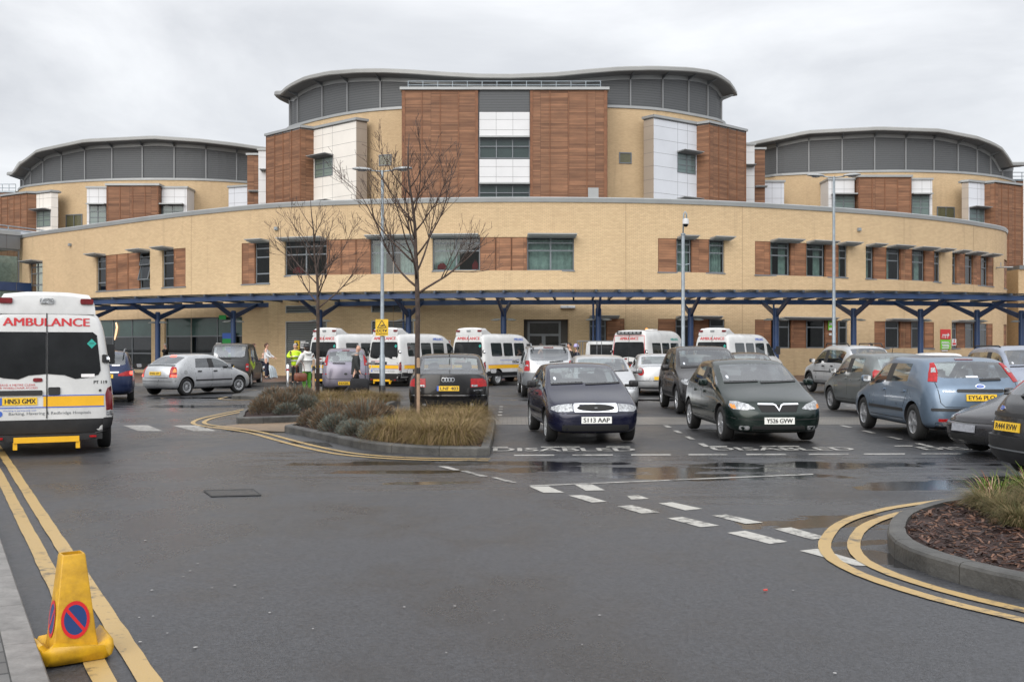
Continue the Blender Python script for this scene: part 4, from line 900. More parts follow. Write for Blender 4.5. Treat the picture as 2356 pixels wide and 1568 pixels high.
def window(parent,fr,z0,z1,cols,rows,d=-.12,fw=.06,open_rows=(),curt=0,glassm=None,deep=.06,name='window'):
    "frame mesh is the part; panes and curtains are its sub-parts"
    W=fr.w; mb=MB()
    fr.box(mb,0,fw,d-deep,d,z0,z1); fr.box(mb,W-fw,W,d-deep,d,z0,z1); fr.box(mb,fw,W-fw,d-deep,d,z1-fw,z1); fr.box(mb,fw,W-fw,d-deep,d,z0,z0+fw)
    us=[fw+(W-2*fw)*k/cols for k in range(cols+1)]; H=z1-z0
    for u in us[1:-1]: fr.box(mb,u-.04,u+.04,d-deep,d+.004,z0+fw,z1-fw)
    zs=[z0+fw]+[z1-H*r for r in reversed(rows)]+[z1-fw]
    for z in zs[1:-1]: fr.box(mb,fw,W-fw,d-deep,d+.002,z-.035,z+.035)
    o=mb.build(name,M['frame'],parent,world=True)
    g=MB()
    for k,(a,b) in enumerate(zip(zs,zs[1:])):
        row=len(zs)-2-k
        if row in open_rows:
            t=.45*(b-a)*.6
            g.add([fr.P(fw+.02,d+t,a),fr.P(W-fw-.02,d+t,a),fr.P(W-fw-.02,d,b),fr.P(fw+.02,d,b)],[(0,1,2,3)])
            e=MB()
            for (p,q) in (((fw,d+t,a),(W-fw,d+t,a)),((W-fw,d+t,a),(W-fw,d+.01,b)),((fw,d+t,a),(fw,d+.01,b)),((fw,d+.01,b),(W-fw,d+.01,b))):
                e.tube([fr.P(*p),fr.P(*q)],.035,4)
            so=e.build('open_sash',M['frame'],o); 
        else: g.quad(fr.P(fw,d-.03,a),fr.P(W-fw,d-.03,a),fr.P(W-fw,d-.03,b),fr.P(fw,d-.03,b))
    g.build('pane',glassm or M['pane'],o)
    if curt:
        c=MB(); rg=random.Random(int(fr.o.x*97)%9999)
        spans=[(0,.30),(.62,1.0)] if curt==2 else [(rg.choice([0,.1]),rg.uniform(.55,.8))] if curt==1 else [(0,1)]
        for a,b in spans:
            n=18; pr=None
            for i in range(n+1):
                u=W*(a+(b-a)*i/n); dd=d-.34+.05*math.sin(i*1.9)+rg.uniform(-.01,.01)
                q=(fr.P(u,dd,z0+.05),fr.P(u,dd,z1-.1))
                if pr: c.quad(pr[0],q[0],q[1],pr[1])
                pr=q
        c.build('curtain',M['curtain'],o)
    return o
def shade(parent,fr,z,u0,u1,proj=.78):
    mb=MB(); p=[fr.P(u0,proj,z+.10),fr.P(u1,proj,z+.10),fr.P(u1,0,z),fr.P(u0,0,z),fr.P(u0,proj,z+.15),fr.P(u1,proj,z+.15),fr.P(u1,0,z+.12),fr.P(u0,0,z+.12)]
    mb.hexa(p)
    n=5
    for k in range(n):
        d0=.12+k*(proj-.2)/n; fr.box(mb,u0+.02,u1-.02,d0,d0+.03,z-.0+.10*d0/proj-.05,z+.10*d0/proj)
    return mb.build('sunshade',M['lgrey'],parent,world=True)
def timber(parent,fr,z0,z1,u0=0,u1=None,d=-.03,n=1,mt='timber2'):
    u1=fr.w if u1 is None else u1
    for k in range(n):
        a=u0+(u1-u0)*k/n; b=u0+(u1-u0)*(k+1)/n; mb=MB()
        fr.box(mb,a+.012,b-.012,d-.09,d,z0,z1,0)
        fr.box(mb,a+.012,a+.05,d,d+.02,z0,z1,1); fr.box(mb,b-.05,b-.012,d,d+.02,z0,z1,1)
        mb.build('timber_panel',[M[mt],M['timberedge']],parent,world=True)
M['timberedge']=mat('timber_trim',(.20,.085,.04),.7,var=.3,vscale=3)
def curvewall(mb,cv,ss,zs,skip,d=0.0,m=0):
    ss=sorted(set(round(s,4) for s in ss)); zs=sorted(set(round(z,4) for z in zs))
    pts=[cv.at(s,d) for s in ss]
    for i in range(len(ss)-1):
        sm=(ss[i]+ss[i+1])/2
        for j in range(len(zs)-1):
            zm=(zs[j]+zs[j+1])/2
            if any(a<sm<b and c<zm<e for a,b,c,e in skip): continue
            a,b=pts[i],pts[i+1]; z0,z1=zs[j],zs[j+1]
            mb.quad((a.x,a.y,z0),(b.x,b.y,z0),(b.x,b.y,z1),(a.x,a.y,z1),m,[(ss[i],z0),(ss[i+1],z0),(ss[i+1],z1),(ss[i],z1)])
def sweep(mb,cv,prof,s0=0,s1=None,step=1.0,m=0,close=True):
    "profile [(d,z)] swept along a curve"
    s1=cv.L if s1 is None else s1; n=max(2,int((s1-s0)/step)+1); k=len(prof); b=[]
    for i in range(n+1):
        s=s0+(s1-s0)*i/n
        b.append([(*cv.at(s,d),z) for d,z in prof])
    vs=[p for r in b for p in r]; fs=[]
    for i in range(n):
        for j in range(k if close else k-1):
            j2=(j+1)%k; fs.append((i*k+j,(i+1)*k+j,(i+1)*k+j2,i*k+j2))
    if close: fs.append(tuple(range(k))); fs.append(tuple(n*k+j for j in range(k)))
    mb.add(vs,fs,m)
# ---- podium: plan curve surveyed from its level parapet
HP=9.72
zk=lambda z:round(EYE+(z-EYE)*1.06,3)   # storey heights for a wall 55 m away
pp=plan([(45,540.5),(200,517),(400,490),(610,468.5),(800,459.7),(1000,455),(1190,453.2),(1400,454.5),(1600,459.3),(1800,469),(2000,482.5),(2150,496.5),(2250,510.5),(2315,526)],HP)
pp=[(-36.7,77.9)]+pp+[(35.6,75.7),(34.1,81.6),(29.7,89)]
POD=Curve(spline(pp,10))
hosp=thing('hospital_building','low curved buff brick hospital block with grey coping behind the blue canopy','building',(0,52,0))
skip=[]; jobs=[]
def fr_px(x0,x1,cv=POD): return Frame(cv.at(cv.hit(x0)),cv.at(cv.hit(x1)))
def opening(x0,x1,z0,z1): skip.append((POD.hit(x0),POD.hit(x1),z0,z1))
UP=zk(7.24)
# upper floor: list of groups (x0,x1,sill,[(kind,x0,x1,cols,curtain,shade overhang left,right)])
UPPER=[
 (68,98,5.30,[('w',68,98,2,0,.1,0)]),
 (222,345,5.10,[('w',222,243,1,0,.25,0),('t',243,320,3),('o',320,345,1,0,.3,0)]),
 (373,427,5.08,[('w',373,399,1,0,.2,0),('t',399,427,1)]),
 (556,620,5.05,[('t',556,586,1),('w',586,620,1,0,.1,0)]),
 (655,956,5.42,[('w',655,751,2,0,.15,0),('t',751,853,3),('w',853,956,2,2,.15,0)]),
 (995,1321,5.56,[('w',995,1104,2,1,.1,0),('t',1104,1213,3),('w',1213,1321,2,3,0,.1)]),
 (1514,1667,5.52,[('t',1514,1557,1),('w',1558,1590,1,3,0,.2),('t',1591,1632,1),('w',1633,1667,1,3,0,.3)]),
 (1737,1950,5.48,[('t',1737,1773,1),('w',1774,1817,1,2,.05,.5),('t',1819,1856,1),('w',1857,1897,1,2,.05,.5),('t',1899,1930,1),('w',1930.5,1950,1,1,.1,.5)]),
 (1992,2164,5.46,[('w',1992,2010,1,3,0,.4),('t',2011,2040,1),('w',2040.5,2070.5,1,1,0,.5),('t',2072,2099,1),('w',2099.5,2127.5,1,2,0,.5),('t',2128.5,2150,1),('w',2150.6,2164,1,3,0,.5)]),
 (2191,2286,5.44,[('w',2191,2200.5,1,3,0,.5),('t',2201,2221,1),('w',2221.4,2239,1,1,0,.5),('t',2239.5,2257.5,1),('w',2258,2273,1,3,0,.5),('t',2273.3,2286,1)]),
 (2310,2338,5.42,[('t',2310,2324,1),('w',2324.5,2338,1,0,0,.5)]),
]
for x0,x1,sill,items in UPPER:
    sill=zk(sill); opening(x0,x1,sill,UP); fr=fr_px(x0,x1); mb=MB(); fr.box(mb,-.04,fr.w+.04,-.14,.05,sill-.06,sill); mb.build('window_sill',M['frame'],hosp,world=True)
    for it in items:
        f=fr_px(it[1],it[2])
        if it[0]=='t': timber(hosp,f,sill,UP,n=it[3])
        else:
            rows=(.17,.40) if x0>650 else (.15,.36,.76)
            window(hosp,f,sill,UP,it[3],rows,open_rows=(0,1,2) if it[0]=='o' else (),curt=it[4])
            shade(hosp,f,UP-.02,-it[5],f.w+it[6])
# ground floor right-hand windows
for items in ([('w',1356,1394),('t',1395,1437)],[('t',1514,1555),('w',1555,1590),('t',1596,1632),('w',1634,1667)],
  [('t',1737,1775),('w',1792,1817),('t',1820,1855),('w',1857,1897),('t',1898.5,1928),('w',1931,1950)],
  [('t',2011.7,2037),('w',2038,2068.5),('t',2071,2097),('w',2099,2124),('t',2127,2149)],
  [('w',2190,2201),('t',2201.5,2221),('w',2221.5,2240),('w',2255.8,2271),('t',2272,2284)],[('t',2309,2316),('w',2317,2325),('t',2326,2336)]):
    x0,x1=items[0][1],items[-1][2]; sill=1.62; top=zk(3.12)
    opening(x0,x1,sill,top); fr=fr_px(x0,x1); mb=MB(); fr.box(mb,-.04,fr.w+.04,-.14,.05,sill-.07,sill)
    mb.build('window_sill',M['frame'],hosp,world=True)
    for it in items:
        f=fr_px(it[1],it[2])
        if it[0]=='t': timber(hosp,f,sill,top)
        else: window(hosp,f,sill,top,1,(.25,),curt=0,d=-.06,deep=.05)
    shade(hosp,fr_px(items[0][1] if items[0][0]=='w' else items[1][1],x1),top+.02,0,fr.w*.5+.6,.55)
# shop front, louvres, entrance
def shopfront(x0,x1,cols,gz=(.28,1.30,2.33,3.42)):
    opening(x0,x1,gz[0],gz[-1]); f=fr_px(x0,x1); mb=MB(); W=f.w; us=[(POD.hit(c)-POD.hit(x0))/(POD.hit(x1)-POD.hit(x0))*W for c in cols]
    d=-.12
    for u in [0.04,W-.04]+us: f.box(mb,u-.04,u+.04,d-.08,d,gz[0],gz[-1])
    for z in gz: f.box(mb,0,W,d-.085,d+.003,z-.04,z+.04)
    o=mb.build('shopfront',M['frame'],hosp,world=True); e=[0]+us+[W]
    for a,b in zip(e,e[1:]):
        g=MB(); f.box(g,a+.03,b-.03,d-.06,d-.03,gz[2]+.03,gz[3]-.03); g.build('spandrel_panel',M['spandrel'],o)
        g=MB(); g.quad(f.P(a,d-.04,gz[0]),f.P(b,d-.04,gz[0]),f.P(b,d-.04,gz[2]),f.P(a,d-.04,gz[2])); g.build('pane',M['pane'],o)
    return f
sf1=shopfront(150,348,[205,255,299]); sf2=shopfront(378,557,[434,494,531])
for x0,x1,z0,z1 in ((657,728,3.57,3.98),(854.5,925,3.57,3.98),(657,752,.25,3.11),(854.5,952,.25,3.11)):
    opening(x0,x1,z0,z1); f=fr_px(x0,x1); mb=MB(); f.box(mb,0,f.w,-.16,-.12,z0,z1,0)
    f.box(mb,0,.05,-.12,.01,z0,z1,1); f.box(mb,f.w-.05,f.w,-.12,.01,z0,z1,1); f.box(mb,.05,f.w-.05,-.12,.012,z1-.05,z1,1)
    n=int((z1-z0)/.12)
    for k in range(n):
        z=z0+k*.12; mb.add([f.P(.05,-.12,z+.10),f.P(f.w-.05,-.12,z+.10),f.P(f.w-.05,-.01,z+.02),f.P(.05,-.01,z+.02)],[(0,1,2,3)],1)
    mb.build('louvre_panel',[M['soffit'],M['lgrey']],hosp,world=True)
opening(1205,1308,.02,3.165); f=fr_px(1205,1308); W=f.w
door=MB()
for u0,u1,z0,z1 in ((.22,.34,.05,3.08),(W-.5,W-.38,.05,3.08),(.34,W-.5,2.98,3.08),(.34,W-.5,2.28,2.40),(W*.47-.06,W*.47+.06,.05,2.28),(.34,W-.5,.05,.2),(W*.47-.14,W*.47-.06,.2,2.28)): f.box(door,u0,u1,-.5,-.42,z0,z1)
do=door.build('entrance_door',M['grey'],hosp,world=True)
g=MB(); g.quad(f.P(.34,-.46,.2),f.P(W-.5,-.46,.2),f.P(W-.5,-.46,2.98),f.P(.34,-.46,2.98)); g.build('pane',M['pane'],do)
g=MB(); f.box(g,0,.22,-.5,-.45,.02,3.165); f.box(g,W-.38,W,-.5,-.45,.02,3.165); f.box(g,.22,W-.38,-.5,-.45,3.08,3.165); g.build('door_surround',mat('dark_surround',(.055,.05,.045),.6),hosp,world=True)
# brick wall with reveals
ss=[k*.6 for k in range(int(POD.L/.6)+1)]+[POD.L]; zs=[0,HP-.27,1,2,4,6,8]
for a,b,c,e in skip: ss+=[a,b]; zs+=[c,e]
mb=MB(); curvewall(mb,POD,ss,zs,skip)
for a,b,c,e in skip:
    dd=-.5 if b-a>1.8 and c<.1 else -.2
    A,B=POD.at(a),POD.at(b); A2,B2=POD.at(a,dd),POD.at(b,dd)
    def q(p,r,s,t): mb.quad(p,r,s,t,0,[(0,c),(-dd,c),(-dd,e),(0,e)])
    q((*A,c),(*A2,c),(*A2,e),(*A,e)); q((*B,c),(*B2,c),(*B2,e),(*B,e)); q((*A,e),(*B,e),(*B2,e),(*A2,e)); q((*A,c),(*B,c),(*B2,c),(*A2,c))
wall=mb.build('brick_wall',M['brick'],hosp,world=True,fix=False)
mb=MB(); sweep(mb,POD,[(.06,HP-.27),(.10,HP-.05),(.06,HP),(-.5,HP),(-.5,HP-.27)],step=.8); mb.build('parapet_coping',M['lgrey'],hosp,world=True)
for x in (440,905,1440,1708,2080,2240):   # movement joints in the brickwork
    s=POD.hit(x); p=Frame(POD.at(s-.012,.001),POD.at(s+.012,.001)); mb=MB(); p.box(mb,0,p.w,0,.003,.0,HP-.28); mb.build('movement_joint',mat('brick_joint',(.30,.21,.12),.9),hosp,world=True)
# rooms behind the glazing
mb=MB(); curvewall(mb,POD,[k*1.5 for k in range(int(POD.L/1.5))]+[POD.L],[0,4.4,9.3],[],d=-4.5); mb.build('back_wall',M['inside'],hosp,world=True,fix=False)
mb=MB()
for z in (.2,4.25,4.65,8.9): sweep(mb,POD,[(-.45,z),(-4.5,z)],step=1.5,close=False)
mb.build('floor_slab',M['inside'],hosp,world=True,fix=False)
mb=MB(); b=Vector((0,95)); 
N=len(POD.p); mb.add([(p.x,p.y,HP-.6) for p in POD.off(-.4).p],[tuple(range(N))]); mb.build('flat_roof',M['soffit'],hosp,world=True)
for x,y in ((163,563),(637,526),(1975,528)):
    s=POD.hit(x); f=Frame(POD.at(s-.1),POD.at(s+.1)); z=at(x,y,POD.at(s).y).z; mb=MB(); f.box(mb,0,.2,0,.14,z-.09,z+.09); f.box(mb,.04,.16,.14,.2,z-.07,z-.01,1); mb.build('wall_light',[M['galv'],M['lgrey']],hosp,world=True)
for x in (1298,1315):
    s=POD.hit(x); f=Frame(POD.at(s-.2),POD.at(s+.2)); mb=MB(); f.box(mb,0,.38,0,.12,3.76,3.91); f.box(mb,.02,.36,.12,.14,3.78,3.89); mb.build('wall_light',M['white'],hosp,world=True)
s=POD.hit(2292); f=Frame(POD.at(s-.1),POD.at(s+.1)); mb=MB(); mb.tube([f.P(.1,0,6.92),f.P(.1,.5,6.92),f.P(.5,.9,6.92)],.05,6); mb.tube([f.P(.1,.3,6.9),f.P(.1,.3,7.25)],.03,6); mb.build('wall_camera',M['lgrey'],hosp,world=True)
M['fascia']=mat('roof_fascia',(.27,.27,.26),.5,.1,var=.1,vscale=.5)
M['mull']=mat('mullion_grey',(.22,.225,.23),.5,.2)
# ---- towers
def tower(tg,cv,zs_sill,roofz,over,mull,zl_top=.85):
    "round drum: brick below, louvres above, oversailing roof whose edge rises and falls"
    ns=int(cv.L/.9); ss=[cv.L*k/ns for k in range(ns+1)]
    mb=MB(); curvewall(mb,cv,ss,[0,6,12,18,zs_sill-.25],[]); mb.build('brick_drum',M['brick'],tg,world=True,fix=False)
    mb=MB(); sweep(mb,cv,[(.0,zs_sill-.25),(.10,zs_sill-.22),(.10,zs_sill),(-.4,zs_sill)],step=.9,close=False); mb.build('drum_sill',M['lgrey'],tg,world=True)
    E=cv.off(over); zr=[roofz(E.at(s*E.L/cv.L)) for s in ss]
    mb=MB(); k=-.25; pts=[cv.at(s,k) for s in ss]
    for i in range(ns):
        a,b=pts[i],pts[i+1]; mb.quad((a.x,a.y,zs_sill),(b.x,b.y,zs_sill),(b.x,b.y,zr[i+1]-zl_top),(a.x,a.y,zr[i]-zl_top))
    lo=mb.build('louvre_drum',M['louvre'],tg,world=True,fix=False)
    for s in mull:
        p=cv.at(s,k); q=cv.at(s,k+.12); t=(cv.at(s+.1)-cv.at(s-.1)).normalized()*.065; z1=roofz(E.at(s*E.L/cv.L))-zl_top
        mb=MB(); mb.hexa([(*(q-t),zs_sill+.002),(*(q+t),zs_sill+.002),(*(p+t),zs_sill+.002),(*(p-t),zs_sill+.002),(*(q-t),z1),(*(q+t),z1),(*(p+t),z1),(*(p-t),z1)]); mb.build('mullion',M['mull'],tg,world=True)
        a=cv.at(s,k+.05); b=cv.at(s,over-.25); t2=t*.8; mb=MB()
        mb.hexa([(*(b-t2),z1+.36),(*(b+t2),z1+.36),(*(a+t2),z1+.02),(*(a-t2),z1+.02),(*(b-t2),z1+.50),(*(b+t2),z1+.50),(*(a+t2),z1+.36),(*(a-t2),z1+.36)]); mb.build('roof_bracket',M['grey'],tg,world=True)
    def ring(name,prof,m):
        mb=MB(); kk=len(prof); vs=[]
        for i,s in enumerate(ss):
            for d,dz in prof: vs.append((*cv.at(s,d),zr[i]+dz))
        fs=[(i*kk+j,(i+1)*kk+j,(i+1)*kk+j+1,i*kk+j+1) for i in range(ns) for j in range(kk-1)]
        mb.add(vs,fs); return mb.build(name,m,tg,smooth=40,world=True)
    ring('ring_beam',[(k,-zl_top),(k+.06,-zl_top),(k+.08,-zl_top+.32),(k+.08,-zl_top+.36)],M['lgrey'])
    ring('soffit',[(k+.08,-zl_top+.36),(over*.4,-.50),(over-.2,-.44)],M['soffit'])
    ring('roof_edge',[(over-.2,-.44),(over-.05,-.43),(over,-.37),(over-.03,-.10),(over-.16,0),(over-.9,.03)],M['fascia'])
    mb=MB(); c=sum((p for p in cv.p),Vector((0,0)))/len(cv.p); zc=sum(zr)/len(zr)
    vs=[(*cv.at(s,over-.9),zr[i]+.03) for i,s in enumerate(ss)]+[(c.x,c.y,zc+.1)]
    mb.add(vs,[(i,i+1,len(ss)) for i in range(ns)]); mb.build('roof_deck',M['lgrey'],tg,world=True,fix=False)
def roofz_from(pts,zmin,zmax):
    pts=sorted(pts)
    def f(p):
        x=CX+F*p.x/p.y
        if x<=pts[0][0]: y=pts[0][1]
        elif x>=pts[-1][0]: y=pts[-1][1]
        else:
            for (a,b),(c,d) in zip(pts,pts[1:]):
                if a<=x<=c: y=b+(d-b)*(x-a)/(c-a); break
        return min(max(EYE+(HY-y)/F*p.y,zmin),zmax)
    return f
# central tower
cp=plan([(667,290.5),(694,281.7),(737,270.7),(795,258.7),(871,249)],22.7)+[(-6,88.75),(0,88.4),(5,88.6)]+plan([(1452.7,243.8),(1528,250),(1588.7,260),(1631,268.3),(1657,275)],22.7)
cp=[(-19.5,106),(-21.6,102.5),(-22.0,99.8)]+cp+[(20.1,96.6),(20.0,100),(18,104.5),(10,110),(-8,111)]
CEN=Curve(spline(cp,6,True),True)
tc_=thing('hospital_tower','tall central hospital tower with wavy grey roof and broad timber clad front bay','building',(0,100,0))
rz=roofz_from([(637,214),(641,204),(649,196),(684,178.4),(735,166.4),(797,160.2),(850,158.3),(917,160.2),(998,165),(1078,168.5),(1159,169),(1264,165),(1344,157.5),(1424,151.6),(1505,149.7),(1585,152.4),(1639,160.2),(1671,175.8),(1687,193.2),(1690,206)],24.0,26.6)
mu=[CEN.hit(x) for x in (681,738,796,873,1452,1527.5,1587.6,1632)]+[CEN.hit(667)-.6,CEN.hit(1657)+.9]
tower(tc_,CEN,22.7,rz,1.15,mu)
# front bay
Z=86.0; fx=lambda x:(x-CX)/F*Z
fb=Frame((fx(925.6),Z),(fx(1396.3),Z)); U=lambda x:(x-925.6)/F*Z; zt=lambda y:EYE+(HY-y)/F*Z
mb=MB(); fb.box(mb,0.02,fb.w-.02,-4.5,-.30,0,zt(206)); mb.build('bay_core',M['grey'],tc_,world=True)
for a,b in ((925.6,1100),(1219.4,1396.3)):
    mb=MB(); fb.box(mb,U(a),U(b),-.3,0,6,zt(207)); 
    n=4
    for k in range(n+1):
        u=U(a)+.12+(U(b)-U(a)-.24)*k/n; fb.box(mb,u-(.12 if k in(0,n) else .035),u+(.12 if k in(0,n) else .035),0,.05,6,zt(207),1)
    mb.build('timber_cladding',[M['timber'],M['timberedge']],tc_,world=True)
for a,b in ((925.6,1396.3),):
    f2=Frame(fb.P(0,0,0)[:2],fb.P(0,-4,0)[:2])
    mb=MB(); fb.box(mb,-.05,0,-4.5,-.01,6,zt(207)); fb.box(mb,fb.w,fb.w+.05,-4.5,-.01,6,zt(207)); mb.build('timber_return',M['timber'],tc_,world=True)
mb=MB(); fb.box(mb,-.2,fb.w+.2,-4.6,.18,zt(207),zt(201)); mb.build('bay_coping',M['lgrey'],tc_,world=True)
a,b=U(1103),U(1218.5); fm=Frame(fb.P(a,0,0)[:2],fb.P(b,0,0)[:2])
mb=MB(); fm.box(mb,0,fm.w,-.3,-.06,zt(256.5),zt(208)); mb.build('bay_louvre',M['louvre'],tc_,world=True)
for y0,y1 in ((315,257.5),(423,366)):
    mb=MB(); fm.box(mb,0,fm.w,-.3,-.05,zt(y0),zt(y1)); h=(y0-y1)
    fg=Frame(fm.P(0,-.05,0)[:2],fm.P(fm.w,-.05,0)[:2]); fg.joints(mb,0,fg.w,zt(y0),zt(y1),[fg.w/3,fg.w*2/3],[zt(y1+h*.30),zt(y1+h*.71)],m=1); mb.build('white_panel',[M['white'],M['joint']],tc_,world=True)
for y0,y1 in ((363.5,318),(470,425)):
    window(tc_,fm,zt(y0),zt(y1),3,(.40,),d=-.12,glassm=M['pane']); mb=MB(); fm.box(mb,0,fm.w,-.05,.35,zt(y1)+.03,zt(y1)+.16); mb.build('sunshade',M['lgrey'],tc_,world=True)
mb=MB(); fb.box(mb,U(1353),U(1377),.0,.03,12.0,zt(432)); mb.build('wall_hatch',M['lgrey'],tc_,world=True)
mb=MB(); z0=zt(201); z1=zt(183.5); x0,x1=U(937.6),U(1383)
for z in (z1,(z0+z1)/2): mb.tube([fb.P(x0,-.5,z),fb.P(x1,-.5,z)],.035,5); mb.tube([fb.P(x0,-.5,z),fb.P(x0,-3.5,z)],.035,5); mb.tube([fb.P(x1,-.5,z),fb.P(x1,-3.5,z)],.035,5)
n=13
for k in range(n+1): u=x0+(x1-x0)*k/n; mb.tube([fb.P(u,-.5,z0-.02),fb.P(u,-.5,z1)],.035,5)
mb.build('roof_railing',M['galv'],tc_,world=True)
mb=MB()
for x,y in ((872,382),(1424,376)):
    w=29.5 if x<1000 else 29; s0,s1=CEN.hit(x),CEN.hit(x+w); f=Frame(CEN.at(s0,.02),CEN.at(s1,.02)); z0=at(x,y,f.o.y).z; window(tc_,f,z0,z0+.98,1,(),d=.05,fw=.09,glassm=M['bluepane'] if 'bluepane' in M else M['pane'])
# faceted side bays
WH=21.6
def wing(tg,p_wo,p_wc,p_wi,p_pi,p_pc,p_po,H,z0,panelm,retm,zwin,zwin2,joints_z=1.15,flip=False,winu=(0,.42),sh=True):
    "timber block projecting in front of a panelled block; points run outer -> inner in plan"
    def wall(name,a,b,m,zz0=z0,zz1=H,extra=None):
        a,b=(b,a) if flip else (a,b)
        f=Frame(a,b); mb=MB(); f.box(mb,0,f.w,-.2,0,zz0,zz1)
        if extra: extra(f,mb)
        mb.build(name,[M[m],M['joint'],M['timberedge']],tg,world=True); return f
    def tj(f,mb):
        for k in range(5):
            u=.08+(f.w-.16)*k/4; f.box(mb,u-.04,u+.04,0,.04,z0,H,2)
    def pj(f,mb):
        zs=[H-joints_z*(k+.6) for k in range(int((H-z0)/joints_z))]
        f.joints(mb,0,f.w,z0,H,[f.w*.22 if flip==False else f.w*.78,f.w*.45 if not flip else f.w*.55],zs,m=1)
    def rj(f,mb):
        zs=[H-joints_z*(k+.6) for k in range(int((H-z0)/joints_z))]; f.joints(mb,0,f.w,z0,H,[],zs,m=1)
    wall('timber_cladding',p_wo,p_wc,'timber',extra=tj); wall('timber_return',p_wc,p_wi,'timber')
    f=wall('panel_cladding',p_pi,p_pc,panelm,extra=pj); wall('panel_return',p_pc,p_po,retm,extra=rj)
    for i,z in enumerate((zwin,zwin2)):
        if z is None: continue
        a,b=winu
        if flip: a,b=1-b,1-a
        g=Frame(f.P(f.w*a,.0,0)[:2],f.P(f.w*b,.0,0)[:2])
        window(tg,g,z,z+1.75,2,(.3,.6),d=.04,fw=.07,deep=.2)
        if sh: shade(tg,g,z+1.75,-.05,g.w+.1,1.0)
    for pts,name in (((p_wo,p_wc,p_wi),'bay_coping'),((p_pi,p_pc,p_po),'bay_coping')):
        q=list(pts); 
        if flip: q=q[::-1]
        c=Curve(q); mb=MB(); sweep(mb,c,[(.12,H),(.14,H+.22),(-1.6,H+.22),(-1.6,H)],step=50); 
        mb=MB()
        for a,b in zip(q,q[1:]):
            f2=Frame(a,b); f2.box(mb,-.1,f2.w+.1,-1.2,.14,H+.001*len(mb.f),H+.22+.001*len(mb.f))
        mb.build(name,M['lgrey'],tg,world=True)
    mb=MB(); mb.prism([p_wo,p_wc,p_wi,p_pi,p_pc,p_po,((p_po[0]+p_wo[0])/2,max(p_po[1],p_wo[1])+3)],H-.12,H-.02); mb.build('bay_roof',M['lgrey'],tg,world=True)
def Pz(x,y,k): Z=k*F/(HY-y); return ((x-CX)/F*Z,Z)
k=WH-EYE-.1
wing(tc_,Pz(612,311,k),Pz(692,291,k),Pz(721.8,295,k),Pz(721.8,295,k),Pz(819.6,273.6,k),Pz(844.6,277.7,k),WH-.2,5,'white_lit','taupe',16.95,12.85,winu=(.03,.46))
wing(tc_,Pz(1716.8,300.5,k),Pz(1631,280.4,k),Pz(1602.9,284.4,k),Pz(1602.9,284.4,k),Pz(1504,267,k),Pz(1480.8,272.3,k),WH-.2,5,'bluegrey_and_shaded','taupe',16.95,12.85,flip=True,winu=(.03,.46))
def slab(tg,x0,x1,y,H,m,depth=3,name='panel_cladding',dz=None,tilt=0,rows=1.15,cols=()):
    Z=(H-EYE)*F/(HY-y); a=((x0-CX)/F*Z,Z); b=((x1-CX)/F*(Z+tilt),Z+tilt); f=Frame(a,b); mb=MB(); f.box(mb,0,f.w,-depth,0,5,H)
    if m!='timber': f.joints(mb,0,f.w,5,H,[f.w*c for c in cols],[H-rows*(k+.6) for k in range(int((H-5)/rows))],m=1)
    f.box(mb,-.12,f.w+.12,-depth,.14,H+.0005,H+.2,2)
    mb.build(name,[M[m],M['joint'],M['lgrey']],tg,world=True); return f
f=slab(tc_,594.5,616,346,21.4,'white',2); shade(tc_,Frame(f.P(f.w*.3,0,0)[:2],f.P(f.w,0,0)[:2]),19.3,0,1.5,.8)
f=slab(tc_,568.8,594,357,21.4,'timber',3,'timber_cladding'); shade(tc_,Frame(f.P(.2,0,0)[:2],f.P(f.w,0,0)[:2]),17.6,0,1.2,.5)
f=slab(tc_,1712,1736,334,21.4,'white',2); shade(tc_,Frame(f.P(0,0,0)[:2],f.P(f.w*.7,0,0)[:2]),19.3,0,1.0,.8)
f=slab(tc_,1736.3,1760,344,21.4,'timber',3,'timber_cladding'); shade(tc_,Frame(f.P(0,0,0)[:2],f.P(f.w*.8,0,0)[:2]),17.6,0,1.2,.5)
# side towers
ZS=20.27
lp=plan([(48.3,429.5),(99,421),(139.5,417.2),(193,413.6),(254.8,411),(324.5,409.7),(400,409.7),(475,411.2),(547,415.2)],ZS)
lp=[(-50,153),(-57,144),(-60.2,133),(-59.6,124.5)]+lp+[(-25,117.5),(-20,124),(-17,134),(-20,146),(-30,155)]
LEF=Curve(spline(lp,6,True),True)
tl=thing('hospital_tower','round hospital tower left of the central one with curved grey louvred top','building',(-38,135,0))
tower(tl,LEF,ZS,roofz_from([(26,395),(40,372),(80,342),(188,319),(348,311),(456,318),(536,327),(612,338)],21.6,25),1.25,[LEF.hit(x) for x in (51,67,96,138.7,192.6,255.7,326,399.7,473.5,545)]+[LEF.hit(48)-1.5])
rp=plan([(1760.6,403.7),(1788,400),(1860.7,396.3),(1937,392.9),(2012,391.3),(2085,390.9),(2149.7,392.2),(2207,394.5),(2250,398),(2282,401.8),(2305.7,405.8)],ZS)
rp=[(17,131),(18,122),(22.5,115)]+rp+[(56.2,114.5),(58.2,119.5),(58.5,127),(55,138),(46,146),(32,147),(22,141)]
RIG=Curve(spline(rp,6,True),True)
tr_=thing('hospital_tower','round hospital tower right of the central one with curved grey louvred top','building',(38,130,0))
tower(tr_,RIG,ZS,roofz_from([(1716,328),(1854,299),(2025,290),(2168,295),(2254,312),(2290,326),(2311.5,339),(2322,355),(2326,372)],21.4,25),1.25,[RIG.hit(x) for x in (1787,1861,1938,2013.4,2085.6,2151,2207,2251.5,2283)]+[RIG.hit(2305)+.6])
H=18.95
def Ph(x,y): return Pz(x,y,H-EYE)
